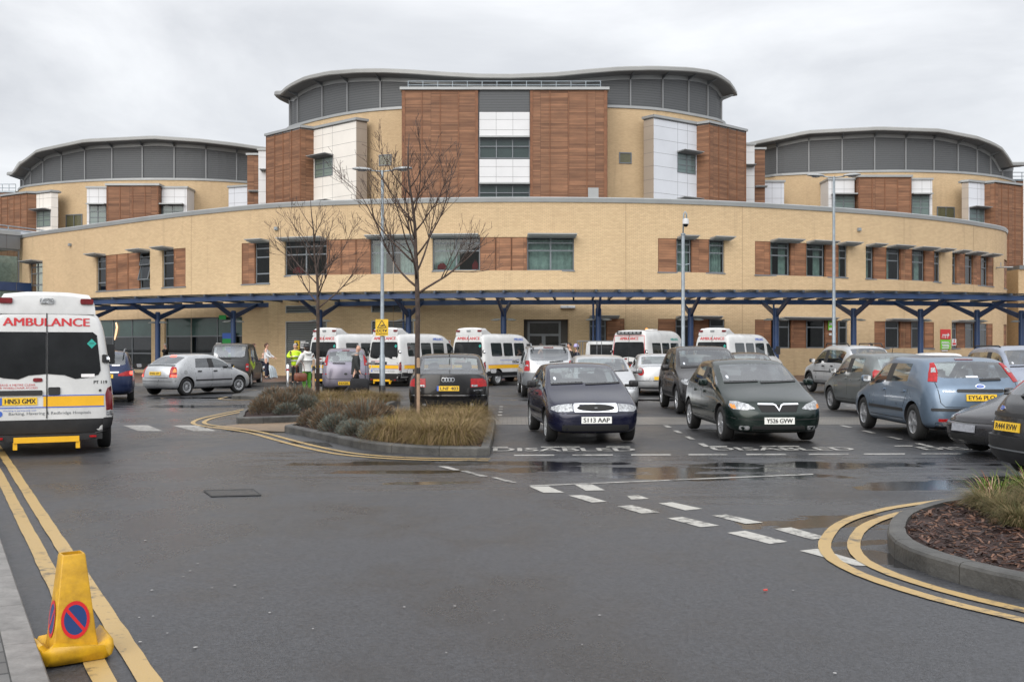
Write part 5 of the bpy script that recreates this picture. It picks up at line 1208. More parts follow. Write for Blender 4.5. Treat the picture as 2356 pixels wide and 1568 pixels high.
wing(tl,Ph(2,448),Ph(63,440),Ph(83.7,441.2),Ph(83.7,441.2),Ph(118,437.2),Ph(133.6,438.6),H-.2,5,'white_lit','white_lit',15.0,None,1.05,winu=(.03,.95))
wing(tr_,Ph(2351.5,423),Ph(2288,415),Ph(2265,417.4),Ph(2265,417.4),Ph(2228.5,413.7),Ph(2212.7,415),H-.2,5,'bluegrey_and_shaded','taupe',14.3,None,1.05,flip=True,winu=(.03,.95))
def tri(tg,xs,y,zt_,Z,flipret):
    (a0,a1),(b0,b1),(c0,c1)=xs
    for (p,q) in ((a0,a1),(c0,c1)):
        f=Frame(((p-CX)/F*(Z+.8),Z+.8),((q-CX)/F*(Z+.8),Z+.8)); mb=MB(); f.box(mb,0,f.w,-3,0,5,zt_)
        f.joints(mb,0,f.w,5,zt_,[f.w*.12 if p==a0 else f.w*.5,f.w*.6 if p==a0 else f.w*.93],[zt_-.95,zt_-1.95,zt_-2.6,zt_-3.6],m=1)
        f.box(mb,-.1,f.w+.1,-3,.12,zt_+.0005,zt_+.2,2); mb.build('white_panel',[M['white'],M['joint'],M['lgrey']],tg,world=True)
        u0,u1=(.14,1) if p==a0 else (0,.86)
        g=Frame(f.P(f.w*u0,0,0)[:2],f.P(f.w*u1,0,0)[:2]); z1=EYE+(HY-y)/F*(Z+.8)
        window(tg,g,z1-2.2,z1,2,(.3,.6),d=.05,deep=.1); mb=MB(); g.box(mb,-.1,g.w+.1,0,.8,z1+.01,z1+.13); mb.build('sunshade',M['lgrey'],tg,world=True)
    f=Frame(((b0-CX)/F*Z,Z),((b1-CX)/F*Z,Z)); mb=MB(); f.box(mb,0,f.w,-3.5,0,5,zt_+.15)
    for k in range(5): u=.1+(f.w-.2)*k/4; f.box(mb,u-.05,u+.05,0,.04,5,zt_+.15,1)
    f.box(mb,-.12,f.w+.12,-3.4,.16,zt_+.151,zt_+.38,2); mb.build('timber_cladding',[M['timber'],M['timberedge'],M['lgrey']],tg,world=True)
tri(tl,((199.8,244.6),(245,365),(372,430)),472,18.8,109.5,1)
tri(tr_,((1906,1966),(1975,2097),(2097.5,2145)),449,18.95,105.0,-1)
f=slab(tl,526,600,432,18.8,'bluegrey_and_shaded',4,tilt=-1.5,rows=1.05,cols=(.18,.62)); f=slab(tr_,1758,1804,419,18.8,'bluegrey_and_shaded',4,rows=1.05,cols=(.4,.85))
for cv,tg,x,y,w,h in ((LEF,tl,152,514,38,20),(RIG,tr_,2155,499,41,24)):
    f=Frame(cv.at(cv.hit(x),.02),cv.at(cv.hit(x+w),.02)); z=at(x,y,f.o.y).z; window(tg,f,z-.6,z+h*f.o.y/F,2,(),d=.06,fw=.1,curt=0)
# further blocks glimpsed at either end
fbk=thing('far_hospital_block','timber and brick hospital block glimpsed beyond the right end of the curved wall','building',(40,80,0))
f=Frame((38.95,78),(44.4,75.2)); mb=MB(); f.box(mb,0,6,-6,0,0,14.5); f.joints(mb,0,6,0,16,[1.2],[k*1.05 for k in range(2,15)],m=1); mb.build('panel_cladding',[M['white'],M['joint']],fbk,world=True)
f=Frame((36.7,74.2),(43,74.2)); mb=MB(); f.box(mb,0,6,-6,0,0,7.32); mb.build('brick_wall',M['brick'],fbk,world=True)
mb=MB(); f.box(mb,.02,6,.0,.5,5.1,5.5); f.box(mb,.02,6,-6,.12,7.32,7.6); mb.build('window_band',M['grey'],fbk,world=True)
for nm,xs,Zr,lab in (('roof_railing',(-12,34),118,'left'),('roof_railing',(2300,2380),116,'right')):
    z1=at(0,423 if lab=='left' else 396,Zr).z; a,b=((x-CX)/F*Zr for x in xs)
    bk=thing('roof_plant_block','timber clad roof block with thin railing seen past the %s tower'%lab,'building',((a+b)/2,Zr,0))
    mb=MB(); f=Frame((a,Zr),(b,Zr)); f.box(mb,0,f.w,-5,0,5,z1-1.0); mb.build('timber_cladding',M['timber'],bk,world=True)
    mb=MB(); f.box(mb,-.1,f.w+.1,-5,.1,z1-1,z1-.8)
    for zz in (z1,z1-.45): mb.tube([f.P(0,-.2,zz),f.P(f.w,-.2,zz)],.04,5)
    for k in range(4): mb.tube([f.P(f.w*k/3,-.2,z1-.9),f.P(f.w*k/3,-.2,z1)],.04,5)
    mb.build('railing',M['galv'],bk,world=True)
# glazed link at the left
lk=thing('link_building','grey panelled link building with tall glazing at the far left of the brick wall','building',(-36,70,0))
f=Frame(((-60-CX)/F*70,70.0),((46.5-CX)/F*72.7,72.7)); z=lambda y:EYE+(HY-y)/F*72.1
mb=MB(); f.box(mb,0,f.w,-6,0,z(572),z(531)); 
for u in (f.w-1.0,f.w-2.6): f.box(mb,u-.03,u+.03,0,.01,z(572),z(531),1)
f.box(mb,0,f.w,-.3,.06,z(540),z(530.5),2); mb.build('panel_fascia',[M['grey'],M['joint'],M['lgrey']],lk,world=True)
g=Frame(f.P(f.w-3.6,0,0)[:2],f.P(f.w,0,0)[:2]); window(lk,g,.3,z(573),2,(.45,.85),d=-.1,fw=.09,name='curtain_wall')
mb=MB(); f.box(mb,-4,f.w+4,-5.5,-5.3,.0,z(573)); f.box(mb,-4,f.w+3,-5.5,-.2,.1,.2); f.box(mb,f.w-2,f.w,-5,-4.8,.2,4,1); mb.build('lobby_wall',[M['lobby'] if 'lobby' in M else M['curtain'],M['inside']],lk,world=True)
mb=MB(); f.box(mb,-2,f.w-.1,.05,1.6,z(671),z(652)); f.box(mb,f.w-1.2,f.w-1.17,1.6,1.61,z(671),z(652),1); mb.build('blue_fascia',[M['blue'],M['joint']],lk,world=True)
mb=MB()
for y in (513,521): mb.tube([f.P(f.w-4,-1,z(y)),f.P(f.w+3.2,-1.5,z(y+4))],.04,5)
for u in (-2.2,-.2,2.3): mb.tube([f.P(f.w+u,-1.2,z(532)),f.P(f.w+u,-1.2,z(516))],.035,5)
mb.build('roof_railing',M['galv'],lk,world=True)
mb=MB(); f.box(mb,f.w-5,f.w-.9,-3.5,-2,z(532),z(507)); f.box(mb,f.w-.2,f.w+2.5,-3,-2.2,z(532),z(518),1); mb.build('roof_duct',[M['lgrey'],M['bluegrey_and_shaded']],lk,world=True)
# ================================================================== CANOPY
can=thing('entrance_canopy','long blue steel canopy with glass roof curving along the brick hospital front','canopy',(0,47,0))
M['rafter']=mat('rafter_steel',(.05,.065,.09),.5)
ZF,ZB=4.18,4.04
cf=plan([(60,702),(237,694),(490,687.3),(651,684.5),(812,682.3),(1107,678.8),(1300,677.5),(1500,677.3),(1873,678.4),(2110,681),(2230,683),(2356,686)],ZF); cf=cf+[(29.3,53.2),(33,55.5)]
cb=plan([(60,712),(237,709),(490,703),(651,701),(900,697.5),(1170,695.4),(1500,694.4),(1873,695.2),(2110,697.5),(2230,699.8),(2356,703)],ZB); cb=cb+[(32,60.3)]
CF=Curve(spline(cf,6)); CB=Curve(spline(cb,6))
mb=MB(); sweep(mb,CF,[(.07,ZF-.12),(.07,ZF+.11),(-.07,ZF+.11),(-.07,ZF-.12)],step=1.2); mb.build('front_beam',M['blue'],can,world=True)
mb=MB(); sweep(mb,CB,[(.07,ZB-.12),(.07,ZB+.12),(-.07,ZB+.12),(-.07,ZB-.12)],step=1.2); mb.build('back_beam',M['blue'],can,world=True)
def pair(t): a=CF.at(CF.L*t); b=CB.at(CB.L*t); return a,b
nr=46
for k in range(nr):
    x=60+(2420-60)*k/(nr-1); a=CF.at(CF.hit(x)) if x<2356 else CF.at(CF.hit(2356)+(x-2356)*.03)
    n=CF.n[min(range(len(CF.p)),key=lambda i:(CF.p[i]-a).length)]; j=min(CB.p,key=lambda p:abs((p-a).normalized().dot(Vector((-n.y,n.x))))); b=a-n*((a-j).length)
    o=a+n*.35; c=b-n*.5; t=Vector((-n.y,n.x))*.045; mb=MB(); zo,zc=ZF+.21,ZB+.17
    mb.hexa([(*(o-t),zo-.10),(*(o+t),zo-.10),(*(c+t),zc-.06),(*(c-t),zc-.06),(*(o-t),zo),(*(o+t),zo),(*(c+t),zc+.06),(*(c-t),zc+.06)]); mb.build('rafter',M['rafter'],can,world=True)
mb=MB(); n=60
G=[]
for i in range(n+1):
    a=CF.at(CF.L*i/n,.3); b=CB.at(CB.L*i/n,-.5); G.append(((*a,ZF+.232),(*b,ZB+.245)))
for i in range(n): mb.quad(G[i][0],G[i+1][0],G[i+1][1],G[i][1])
mb.build('glass_roof',M['canglass'],can,world=True,fix=False)
MID=Curve([((a.x+b.x)/2,(a.y+b.y)/2) for a,b in [(CF.at(CF.L*i/60),CB.at(CB.L*i/60)) for i in range(61)]])
for x in (205,363,537,736,940,1158.6,1377,1589,1785.5,1964,2118,2248,2350):
    s=MID.hit(x); p=MID.at(s); n=MID.at(s,1)-p; zb=.12
    mb=MB(); mb.lathe([(.17,zb),(.17,zb+.06),(.145,zb+.08),(.145,3.6),(.10,3.65)],14,M=Matrix.Translation((p.x,p.y,0)),axis='z',cap=True); o=mb.build('column',M['blue'],can,smooth=40,world=True)
    t=Vector((-n.y,n.x))*.05
    i=min(range(len(CF.p)),key=lambda i:abs((CF.p[i]-p).dot(t))+(0 if (CF.p[i]-p).dot(n)>0 else 99)); qf=p+n*(CF.p[i]-p).length*.97
    i=min(range(len(CB.p)),key=lambda i:abs((CB.p[i]-p).dot(t))+(0 if (CB.p[i]-p).dot(n)<0 else 99)); qb=p-n*(CB.p[i]-p).length*.97
    for q,zt2 in ((qf,ZF+.06),(qb,ZB+.08)):
        d=(q-p).normalized(); a=p+d*.12
        mb=MB(); mb.hexa([(*(a-t),3.2),(*(a+t),3.2),(*(q+t),zt2-.16),(*(q-t),zt2-.16),(*(a-t),3.48),(*(a+t),3.48),(*(q+t),zt2),(*(q-t),zt2)]); mb.build('brace',M['blue'],can,world=True)
    mb=MB()
    for sg in (-1,1):
        c=p+t.normalized()*sg*.42; mb.lathe([(.02,3.12),(.22,3.06),(.24,3.03),(.05,3.0),(.0,3.0)],12,M=Matrix.Translation((c.x,c.y,0)),axis='z'); mb.tube([(*p,3.1),(*c,3.1)],.02,5)
    mb.build('luminaire',M['lgrey'],can,world=True)
for x in (928,1365,1780):
    s=MID.hit(x); p=MID.at(s); mb=MB(); mb.tube([(*p,.12),(*p,4.0)],.05,8); mb.build('downpipe',M['blue'],can,world=True)
# ================================================================== signs on the building
def sign(name,label,x0,x1,y0,y1,draw,cv=POD,d=.02,base='white',group=None):
    s0,s1=cv.hit(x0),cv.hit(x1); f=Frame(cv.at(s0,d),cv.at(s1,d)); z1=at(x0,y0,f.o.y).z; z0=at(x0,y1,f.o.y).z
    t=thing(name,label,'sign',(f.o.x,f.o.y,z0),0,group); mb=MB(); f.box(mb,0,f.w,0,.03,z0,z1); mb.build('board',M[base] if base in M else base,t,world=True)
    draw(f,z0,z1,t); return t
def stext(t,f,u,z,body,h,m,w=None,d=.034,bold=0):
    v,fs=text_geo(body,h,w,bold); mb=MB(); mb.add([f.P(u+a,d,z+b) for a,b in v],fs); mb.build('lettering',m,t,world=True)
def patch(t,f,u0,u1,z0,z1,m,name='panel',d=.032):
    mb=MB(); f.box(mb,u0,u1,.0,d,z0,z1); mb.build(name,m,t,world=True)
signred=mat('sign_red',(.52,.02,.02),.4); signgreen=mat('sign_green',(.16,.50,.03),.4); atmgreen=mat('cash_machine_green',(.02,.30,.06),.4)
def d1(f,a,b,t):
    stext(t,f,f.w*.42,b-.42,'A & E',.24,M['white'],f.w*.66); stext(t,f,f.w*.5,b-.85,'Public entrance',.12,M['white'],f.w*.9)
    mb=MB(); f.box(mb,f.w*.2,f.w*.7,0,.034,a+.22,a+.29); mb.add([f.P(f.w*.7,.034,a+.12),f.P(f.w*.88,.034,a+.255),f.P(f.w*.7,.034,a+.39)],[(0,1,2)]); mb.build('arrow',M['white'],t,world=True)
sign('wall_sign','red A & E sign with white arrow on the brick wall between windows',2163,2185.5,757,779.5,d1,base=signred)
def d2b(f,a,b,t):
    mb=MB()
    for k in range(4): f.box(mb,f.w*.12,f.w*(.8-.1*(k%2)),0,.034,b-.2-.17*k,b-.13-.17*k)
    f.box(mb,f.w*.2,f.w*.7,0,.034,a+.18,a+.24); mb.add([f.P(f.w*.7,.034,a+.10),f.P(f.w*.88,.034,a+.21),f.P(f.w*.7,.034,a+.32)],[(0,1,2)]); mb.build('lettering',M['white'],t,world=True)
sign('wall_sign','green direction sign with white arrow directly below the red A & E sign',2163,2185.5,781,803,d2b,base=signgreen)
def d3(f,a,b,t): 
    patch(t,f,f.w*.1,f.w*.9,a+.06,a+(b-a)*.45,signred)
    mb=MB(); c=f.P(f.w*.5,.034,b-(b-a)*.27); r=(b-a)*.2
    mb.add([f.P(f.w*.5+r*.8*math.cos(q*PI/8),.034,b-(b-a)*.27+r*math.sin(q*PI/8)) for q in range(16)],[tuple(range(16))]); mb.build('symbol',signred,t,world=True)
sign('wall_sign','small white and red notice beside the green direction sign',2189,2198.5,779.5,795,d3)
def d4(f,a,b,t):
    mb=MB()
    for k in range(3): f.box(mb,f.w*.15,f.w*(.85-.15*k),0,.034,b-.35-.3*k,b-.22-.3*k)
    f.box(mb,f.w*.15,f.w*.3,0,.034,a+.25,a+.4); f.box(mb,f.w*.6,f.w*.72,0,.034,a+.2,a+.5); mb.build('lettering',M['white'],t,world=True)
sign('wall_sign','tall green sign on a timber panel behind the right lamp post',1904.5,1918.5,733,759,d4,base=signgreen)
def d5(f,a,b,t):
    mb=MB(); c=(f.w*.5,a+(b-a)*.62); r=f.w*.36
    mb.add([f.P(c[0]-r,.034,c[1]-r*.7),f.P(c[0]+r,.034,c[1]-r*.7),f.P(c[0],.034,c[1]+r)],[(0,1,2)]); f.box(mb,f.w*.2,f.w*.8,0,.034,a+(b-a)*.12,a+(b-a)*.22); mb.build('symbol',M['ink'],t,world=True)
sign('wall_sign','yellow warning sign with black triangle on the grey louvre behind the ambulances',678,690,738+45,804,d5,base=M['yellow'])
def d6(f,a,b,t):
    mb=MB(); f.box(mb,f.w*.1,f.w*.9,0,.034,a+(b-a)*.5,a+(b-a)*.62); f.box(mb,f.w*.1,f.w*.6,0,.034,a+(b-a)*.25,a+(b-a)*.35); mb.build('lettering',M['greyink'],t,world=True)
sign('wall_sign','plain white notice beside the yellow warning sign on the louvre',692,703.5,784,801,d6)
sign('wall_sign','white and red no smoking style notice between two ambulances',1028,1037,782,806,d3)
def d7(f,a,b,t):
    patch(t,f,0,f.w,b-.32,b,M['blueink'],'header'); patch(t,f,f.w*.18,f.w*.82,a+.6,a+1.05,M['bluegrey_and_shaded'],'screen'); patch(t,f,f.w*.25,f.w*.75,a+.68,a+.97,M['blueink'],'display',.035)
s=sign('cash_machine','green and blue cash machine panel in the shopfront window',510,541,766,838,d7,d=-.08,base=atmgreen); s['category']='cash machine'
def d8(f,a,b,t): pass
sign('wall_sign','small green sign high on the brick above the shopfront window',505,521,725,734.5,d8,base=atmgreen)
sign('paper_notice','white paper notice stuck on the shopfront glass beside the cash machine',495,507,788,801,d8,d=-.09)
# neon in the shop window
f=Frame(sf1.P(0,0,0)[:2],sf1.P(sf1.w,0,0)[:2]); u=(POD.hit(262)-POD.hit(150)); mb=MB()
t=thing('neon_sign','glowing curved neon feather hanging in the left shopfront window','sign',tuple(f.P(u,-.09,2.2)))
for k in range(3):
    mb.tube([f.P(u-.12+.02*k,-.085,2.15),f.P(u-.02+.09*k,-.085,2.58),f.P(u+.10+.08*k,-.085,2.95),f.P(u+.02+.05*k,-.085,3.25)],.022,5)
mb.build('neon_tube',mat('warm_neon',(.9,.6,.4),.4,emit=(1,.62,.35),es=.9),t,world=True)

redbag=mat('red_fabric',(.30,.012,.02),.8,var=.3,vscale=9)
for x0,x1,y0,y1,lab in ((668,692,612,628,'red bag on the sill inside the left upper window behind the smaller tree'),(1004,1024,603,619,'red bag low at the left of the upper window behind the larger tree'),(1085,1099,598,619,'upright red bag at the right of the upper window behind the larger tree')):
    f=Frame(POD.at(POD.hit(x0),-.26),POD.at(POD.hit(x1),-.26)); t=thing('red_bag',lab,'bag',tuple(f.P(f.w/2,0,at(x0,y1,f.o.y).z))); z0=t.location.z; hh=(y1-y0)*f.o.y/F
    mb=MB(); q=[(0,0),(f.w,0),(f.w*.97,hh*.55),(f.w*.75,hh*.85),(f.w*.3,hh*.8),(f.w*.04,hh*.5)]; n=len(q)
    mb.add([f.P(u,0,z0+z) for u,z in q]+[f.P(u,-.18,z0+z) for u,z in q],[tuple(range(n)),tuple(range(2*n-1,n-1,-1))]+[(i,n+i,n+(i+1)%n,(i+1)%n) for i in range(n)]); mb.build('bag_body',redbag,t,world=True)
    mb=MB(); mb.tube([f.P(f.w*.35,-.08,z0+hh*.78),f.P(f.w*.45,-.08,z0+hh*1.02),f.P(f.w*.6,-.08,z0+hh*1.02),f.P(f.w*.68,-.08,z0+hh*.8)],.015,5); mb.build('strap',redbag,t,world=True)
# ================================================================== WORLD, CAMERA
cam=bpy.data.cameras.new('camera'); co=bpy.data.objects.new('camera',cam); COL.objects.link(co); SC.camera=co
co.location=(0,0,EYE); co.rotation_euler=(R(90),0,0); cam.sensor_width=36; cam.lens=36*F/2356; cam.shift_y=(799-784)/2356; cam.clip_end=3000; cam.clip_start=.1
SC.view_settings.view_transform='Standard'; SC.view_settings.look='None'; SC.view_settings.exposure=0.31; SC.view_settings.gamma=1
w=bpy.data.worlds.new('World'); SC.world=w; w.use_nodes=True; nt=w.node_tree; N=nt.nodes; Lk=nt.links; N.clear()
out=N.new('ShaderNodeOutputWorld'); sky=N.new('ShaderNodeTexSky'); sky.sky_type='NISHITA'; sky.sun_disc=False; sky.sun_elevation=R(28); sky.sun_rotation=R(204)
b1=N.new('ShaderNodeBackground'); b1.inputs['Strength'].default_value=.10; Lk.new(sky.outputs[0],b1.inputs['Color'])
tc=N.new('ShaderNodeTexCoord'); sp=N.new('ShaderNodeSeparateXYZ'); Lk.new(tc.outputs['Generated'],sp.inputs[0])
mp=N.new('ShaderNodeMapping'); mp.inputs['Scale'].default_value=(1.5,1.5,4.2); mp.inputs['Location'].default_value=(2.35,.4,1.1); Lk.new(tc.outputs['Generated'],mp.inputs['Vector'])
n1=N.new('ShaderNodeTexNoise'); n1.inputs['Scale'].default_value=1.7; n1.inputs['Detail'].default_value=7; n1.inputs['Roughness'].default_value=.55; n1.inputs['Distortion'].default_value=.5; Lk.new(mp.outputs[0],n1.inputs['Vector'])
cr=N.new('ShaderNodeValToRGB'); e=cr.color_ramp.elements; e[0].position=.34; e[0].color=(.575,.59,.62,1); e[1].position=.62; e[1].color=(.83,.842,.862,1); Lk.new(n1.outputs['Fac'],cr.inputs[0])
# overcast: the cloud deck brightens towards the zenith
def wr(src,a,b_,c_,d):
    r=N.new('ShaderNodeMapRange'); r.interpolation_type='SMOOTHSTEP'; r.inputs[1].default_value=a; r.inputs[2].default_value=b_; r.inputs[3].default_value=c_; r.inputs[4].default_value=d; Lk.new(src,r.inputs[0]); return r.outputs[0]
def wm(op,a,b_):
    q=N.new('ShaderNodeMath'); q.operation=op
    for i,v in enumerate((a,b_)):
        if isinstance(v,(int,float)): q.inputs[i].default_value=v
        else: Lk.new(v,q.inputs[i])
    return q.outputs[0]
zen=wr(sp.outputs['Z'],.25,1,1.0,1.5); ny=wm('MULTIPLY',sp.outputs['Y'],-1.0); back=wr(ny,-.2,.7,0,1); el=wr(sp.outputs['Z'],.04,.42,0,1)
lo=wm('SUBTRACT',1,wm('MULTIPLY',back,wm('MULTIPLY',wm('SUBTRACT',1,el),.62))); hi=wm('ADD',1,wm('MULTIPLY',back,wm('MULTIPLY',el,1.25)))
class _o: pass
ml=_o(); ml.outputs=[wm('MULTIPLY',zen,wm('MULTIPLY',lo,hi))]
b2=N.new('ShaderNodeBackground'); Lk.new(cr.outputs[0],b2.inputs['Color']); Lk.new(ml.outputs[0],b2.inputs['Strength'])
mx=N.new('ShaderNodeMixShader'); mx.inputs[0].default_value=.92; Lk.new(b1.outputs[0],mx.inputs[1]); Lk.new(b2.outputs[0],mx.inputs[2]); Lk.new(mx.outputs[0],out.inputs['Surface'])
sl=bpy.data.lights.new('sun','SUN'); so=bpy.data.objects.new('sun',sl); COL.objects.link(so); sl.energy=1.35; sl.angle=R(50); sl.color=(1,.95,.88)
so.rotation_euler=(R(90-28),0,R(-24)); so.location=(0,0,60)
# ================================================================== GROUND
def asphalt(name,base,wetrough,puddles,scale=1.0,var=.38):
    m=bpy.data.materials.new(name); nt,N,Lk=nodes(m); b=N['Principled BSDF']
    g=N.new('ShaderNodeNewGeometry'); P=g.outputs['Position']
    def noise(sc,det=4,rough=.6,stretch=None):
        n=N.new('ShaderNodeTexNoise'); n.inputs['Scale'].default_value=sc; n.inputs['Detail'].default_value=det; n.inputs['Roughness'].default_value=rough
        if stretch:
            mpp=N.new('ShaderNodeMapping'); mpp.inputs['Scale'].default_value=stretch; Lk.new(P,mpp.inputs['Vector']); Lk.new(mpp.outputs[0],n.inputs['Vector'])
        else: Lk.new(P,n.inputs['Vector'])
        return n.outputs['Fac']
    def rng(v,a,b_,c,d,smooth=False):
        r=N.new('ShaderNodeMapRange'); r.inputs[1].default_value=a; r.inputs[2].default_value=b_; r.inputs[3].default_value=c; r.inputs[4].default_value=d
        if smooth: r.interpolation_type='SMOOTHSTEP'
        Lk.new(v,r.inputs[0]); return r.outputs[0]
    def mth(op,a,b_=None):
        q=N.new('ShaderNodeMath'); q.operation=op
        for i,v in enumerate((a,b_)):
            if v is None: continue
            if isinstance(v,(int,float)): q.inputs[i].default_value=v
            else: Lk.new(v,q.inputs[i])
        return q.outputs[0]
    nb=noise(.38,6,.66,(1,.7,1)); edge=noise(1.6,6,.62,(.75,1.15,1)); mask=None
    for (cx,cy,rx,ry,ang) in puddles:
        mpp=N.new('ShaderNodeMapping'); mpp.vector_type='TEXTURE'; mpp.inputs['Location'].default_value=(cx,cy,0); mpp.inputs['Rotation'].default_value=(0,0,ang); mpp.inputs['Scale'].default_value=(rx,ry,1e3)
        Lk.new(P,mpp.inputs['Vector']); l=N.new('ShaderNodeVectorMath'); l.operation='LENGTH'; Lk.new(mpp.outputs[0],l.inputs[0])
        q=rng(mth('ADD',l.outputs['Value'],mth('MULTIPLY',mth('SUBTRACT',edge,.5),3.4)),1.06,.90,0,1,True)
        mask=q if mask is None else mth('MAXIMUM',mask,q)
    damp=rng(nb,.40,.62,0,1,True)
    rough=mth('ADD',rng(damp,0,1,wetrough+.12,wetrough-.11),mth('MULTIPLY',noise(40,2),.08))
    fine=noise(95*scale,3,.75); fine2=noise(34,4,.75)
    colf=mth('ADD',mth('MULTIPLY',fine,.5),mth('MULTIPLY',fine2,.5))
    mx=N.new('ShaderNodeMix'); mx.data_type='RGBA'; mx.inputs['A'].default_value=(*[c*(1-var*1.6) for c in base],1); mx.inputs['B'].default_value=(*[c*(1+var*1.6) for c in base],1)
    Lk.new(rng(colf,.38,.62,0,1),mx.inputs['Factor'])
    sc=N.new('ShaderNodeVectorMath'); sc.operation='SCALE'; Lk.new(mx.outputs['Result'],sc.inputs[0]); Lk.new(rng(damp,0,1,1.2,.72),sc.inputs['Scale'])
    bpv=noise(130,3,.7); bs=.35
    bp=N.new('ShaderNodeBump'); bp.inputs['Distance'].default_value=.006; Lk.new(bpv,bp.inputs['Height'])
    if mask is not None:
        film=None
        for (cx,cy,rx,ry) in FILM:
            mpp=N.new('ShaderNodeMapping'); mpp.vector_type='TEXTURE'; mpp.inputs['Location'].default_value=(cx,cy,0); mpp.inputs['Scale'].default_value=(rx,ry,1e3)
            Lk.new(P,mpp.inputs['Vector']); l=N.new('ShaderNodeVectorMath'); l.operation='LENGTH'; Lk.new(mpp.outputs[0],l.inputs[0])
            q=rng(mth('ADD',l.outputs['Value'],mth('MULTIPLY',mth('SUBTRACT',nb,.5),2.4)),1.25,.6,0,1,True); film=q if film is None else mth('MAXIMUM',film,q)
        streak=rng(noise(1.1,5,.7,(.35,2.6,1)),.38,.62,.0,1,True)
        film=mth('MULTIPLY',film,streak)
        rough=mth('ADD',mth('MULTIPLY',rough,mth('SUBTRACT',1,film)),mth('MULTIPLY',film,.15))
        rough=mth('ADD',mth('MULTIPLY',rough,mth('SUBTRACT',1,mask)),mth('MULTIPLY',mask,.035))
        Lk.new(mth('SUBTRACT',.5,mth('MULTIPLY',mask,.44)),bp.inputs['Strength'])
        s2=N.new('ShaderNodeVectorMath'); s2.operation='SCALE'; Lk.new(sc.outputs[0],s2.inputs[0]); Lk.new(rng(mask,0,1,1,.45),s2.inputs['Scale']); sc=s2
    else: bp.inputs['Strength'].default_value=.5
    Lk.new(sc.outputs[0],b.inputs['Base Color']); Lk.new(rough,b.inputs['Roughness']); Lk.new(bp.outputs[0],b.inputs['Normal']); b.inputs['Specular IOR Level'].default_value=.5
    return m
FILM=[(2.2,14.1,7.5,2.3),(-9,31,4.5,4.5),(5,11.5,3.5,1.2),(-2.2,15.6,2.5,1.3),(-5,21,1.8,2)]
PUD=[(-1.7,14.75,1.2,.30,.05),(.3,14.75,1.5,.28,-.05),(1.6,14.0,1.9,.42,0),(2.7,13.2,1.5,.36,.1),(4.4,14.5,2.0,.38,0),(-1.6,13.7,.9,.2,.1),(-1.05,12.6,.55,.13,.1),(3.05,9.75,.85,.36,.12),(3.0,8.75,.42,.10,.3),
     (3.2,7.95,.25,.2,.9),(2.85,8.2,.2,.28,.5),(-3.1,17.6,1.0,.3,-.45),(-5.2,20.4,.7,.35,-.3),(-8.2,29,2.6,.7,0),(-9.6,34,2.6,.5,.2),(-5.8,21.6,.5,.3,.1),(5.6,12.6,1.6,.4,.3)]
road=asphalt('wet_asphalt',(.037,.038,.042),.31,PUD)
bay=asphalt('bay_asphalt',(.030,.030,.032),.40,[(-6.5,32,2,.5,.1),(4,32.5,4,.5,0)])
mb=MB(); mb.quad((-700,-120,-.012),(700,-120,-.012),(700,1500,-.012),(-700,1500,-.012)); tag(mb.build('ground',bay),kind='structure')
def sheet(name,poly,z,m,uv=False):
    mb=MB(); n=len(poly); mb.add([(p[0],p[1],z) for p in poly],[tuple(range(n))],0,[[(p[0],p[1]) for p in poly]] if uv else None)
    o=mb.build(name,m,None); 
    if o.data.polygons[0].normal.z<0: o.data.flip_normals()
    return tag(o,kind='structure')
sheet('road',[(-40,-6),(40,-6),(40,15.95),(-2.6,15.95),(-9,36.5),(-40,36.5)],-.008,road)
paveR=brickmat('red_block_paving',(.19,.11,.085),(.13,.075,.058),(.06,.045,.035),.21,.105,.008,rough=.42,var=.3,vs=.6)
paveG=brickmat('grey_block_paving',(.18,.165,.145),(.125,.115,.10),(.05,.046,.042),.21,.105,.012,rough=.45,var=.3,vs=.8)
paveT=brickmat('tan_block_paving',(.28,.19,.11),(.20,.14,.085),(.10,.07,.05),.21,.105,.01,rough=.5,var=.3,vs=.8)
sheet('parking_strip',[(-2.9,22.15),(16,22.15),(16,24.6),(-2.4,24.6)],-.008,paveG,True)
sheet('tan_paving',[(-6.4,21.2),(-4.0,20.0),(-3.0,23.5),(-5.4,23.6)],-.004,paveT,True)
# footway at the building
mb=MB(); W=CF.off(2.2); e=[(p.x,p.y) for p in W.p][::4]; e=[(-60,45.2),(-22,44.6),(-11.5,44.6),(-10.2,46.5),(-10,48.6)]+[q for q in e if q[0]>-9.8]+[(60,62)]
poly=e+[(60,100),(-60,100)]
o=sheet('footway',poly,.10,paveR,True)
mb=MB(); c=Curve(e); sweep(mb,c,[(.0,-.02),(.0,.09),(-.02,.108),(-.14,.108),(-.14,-.02)],step=1); tag(mb.build('footway_kerb',mat('kerb_stone',(.17,.165,.155),.55,var=.35,vscale=4,bump=.2)),kind='structure')
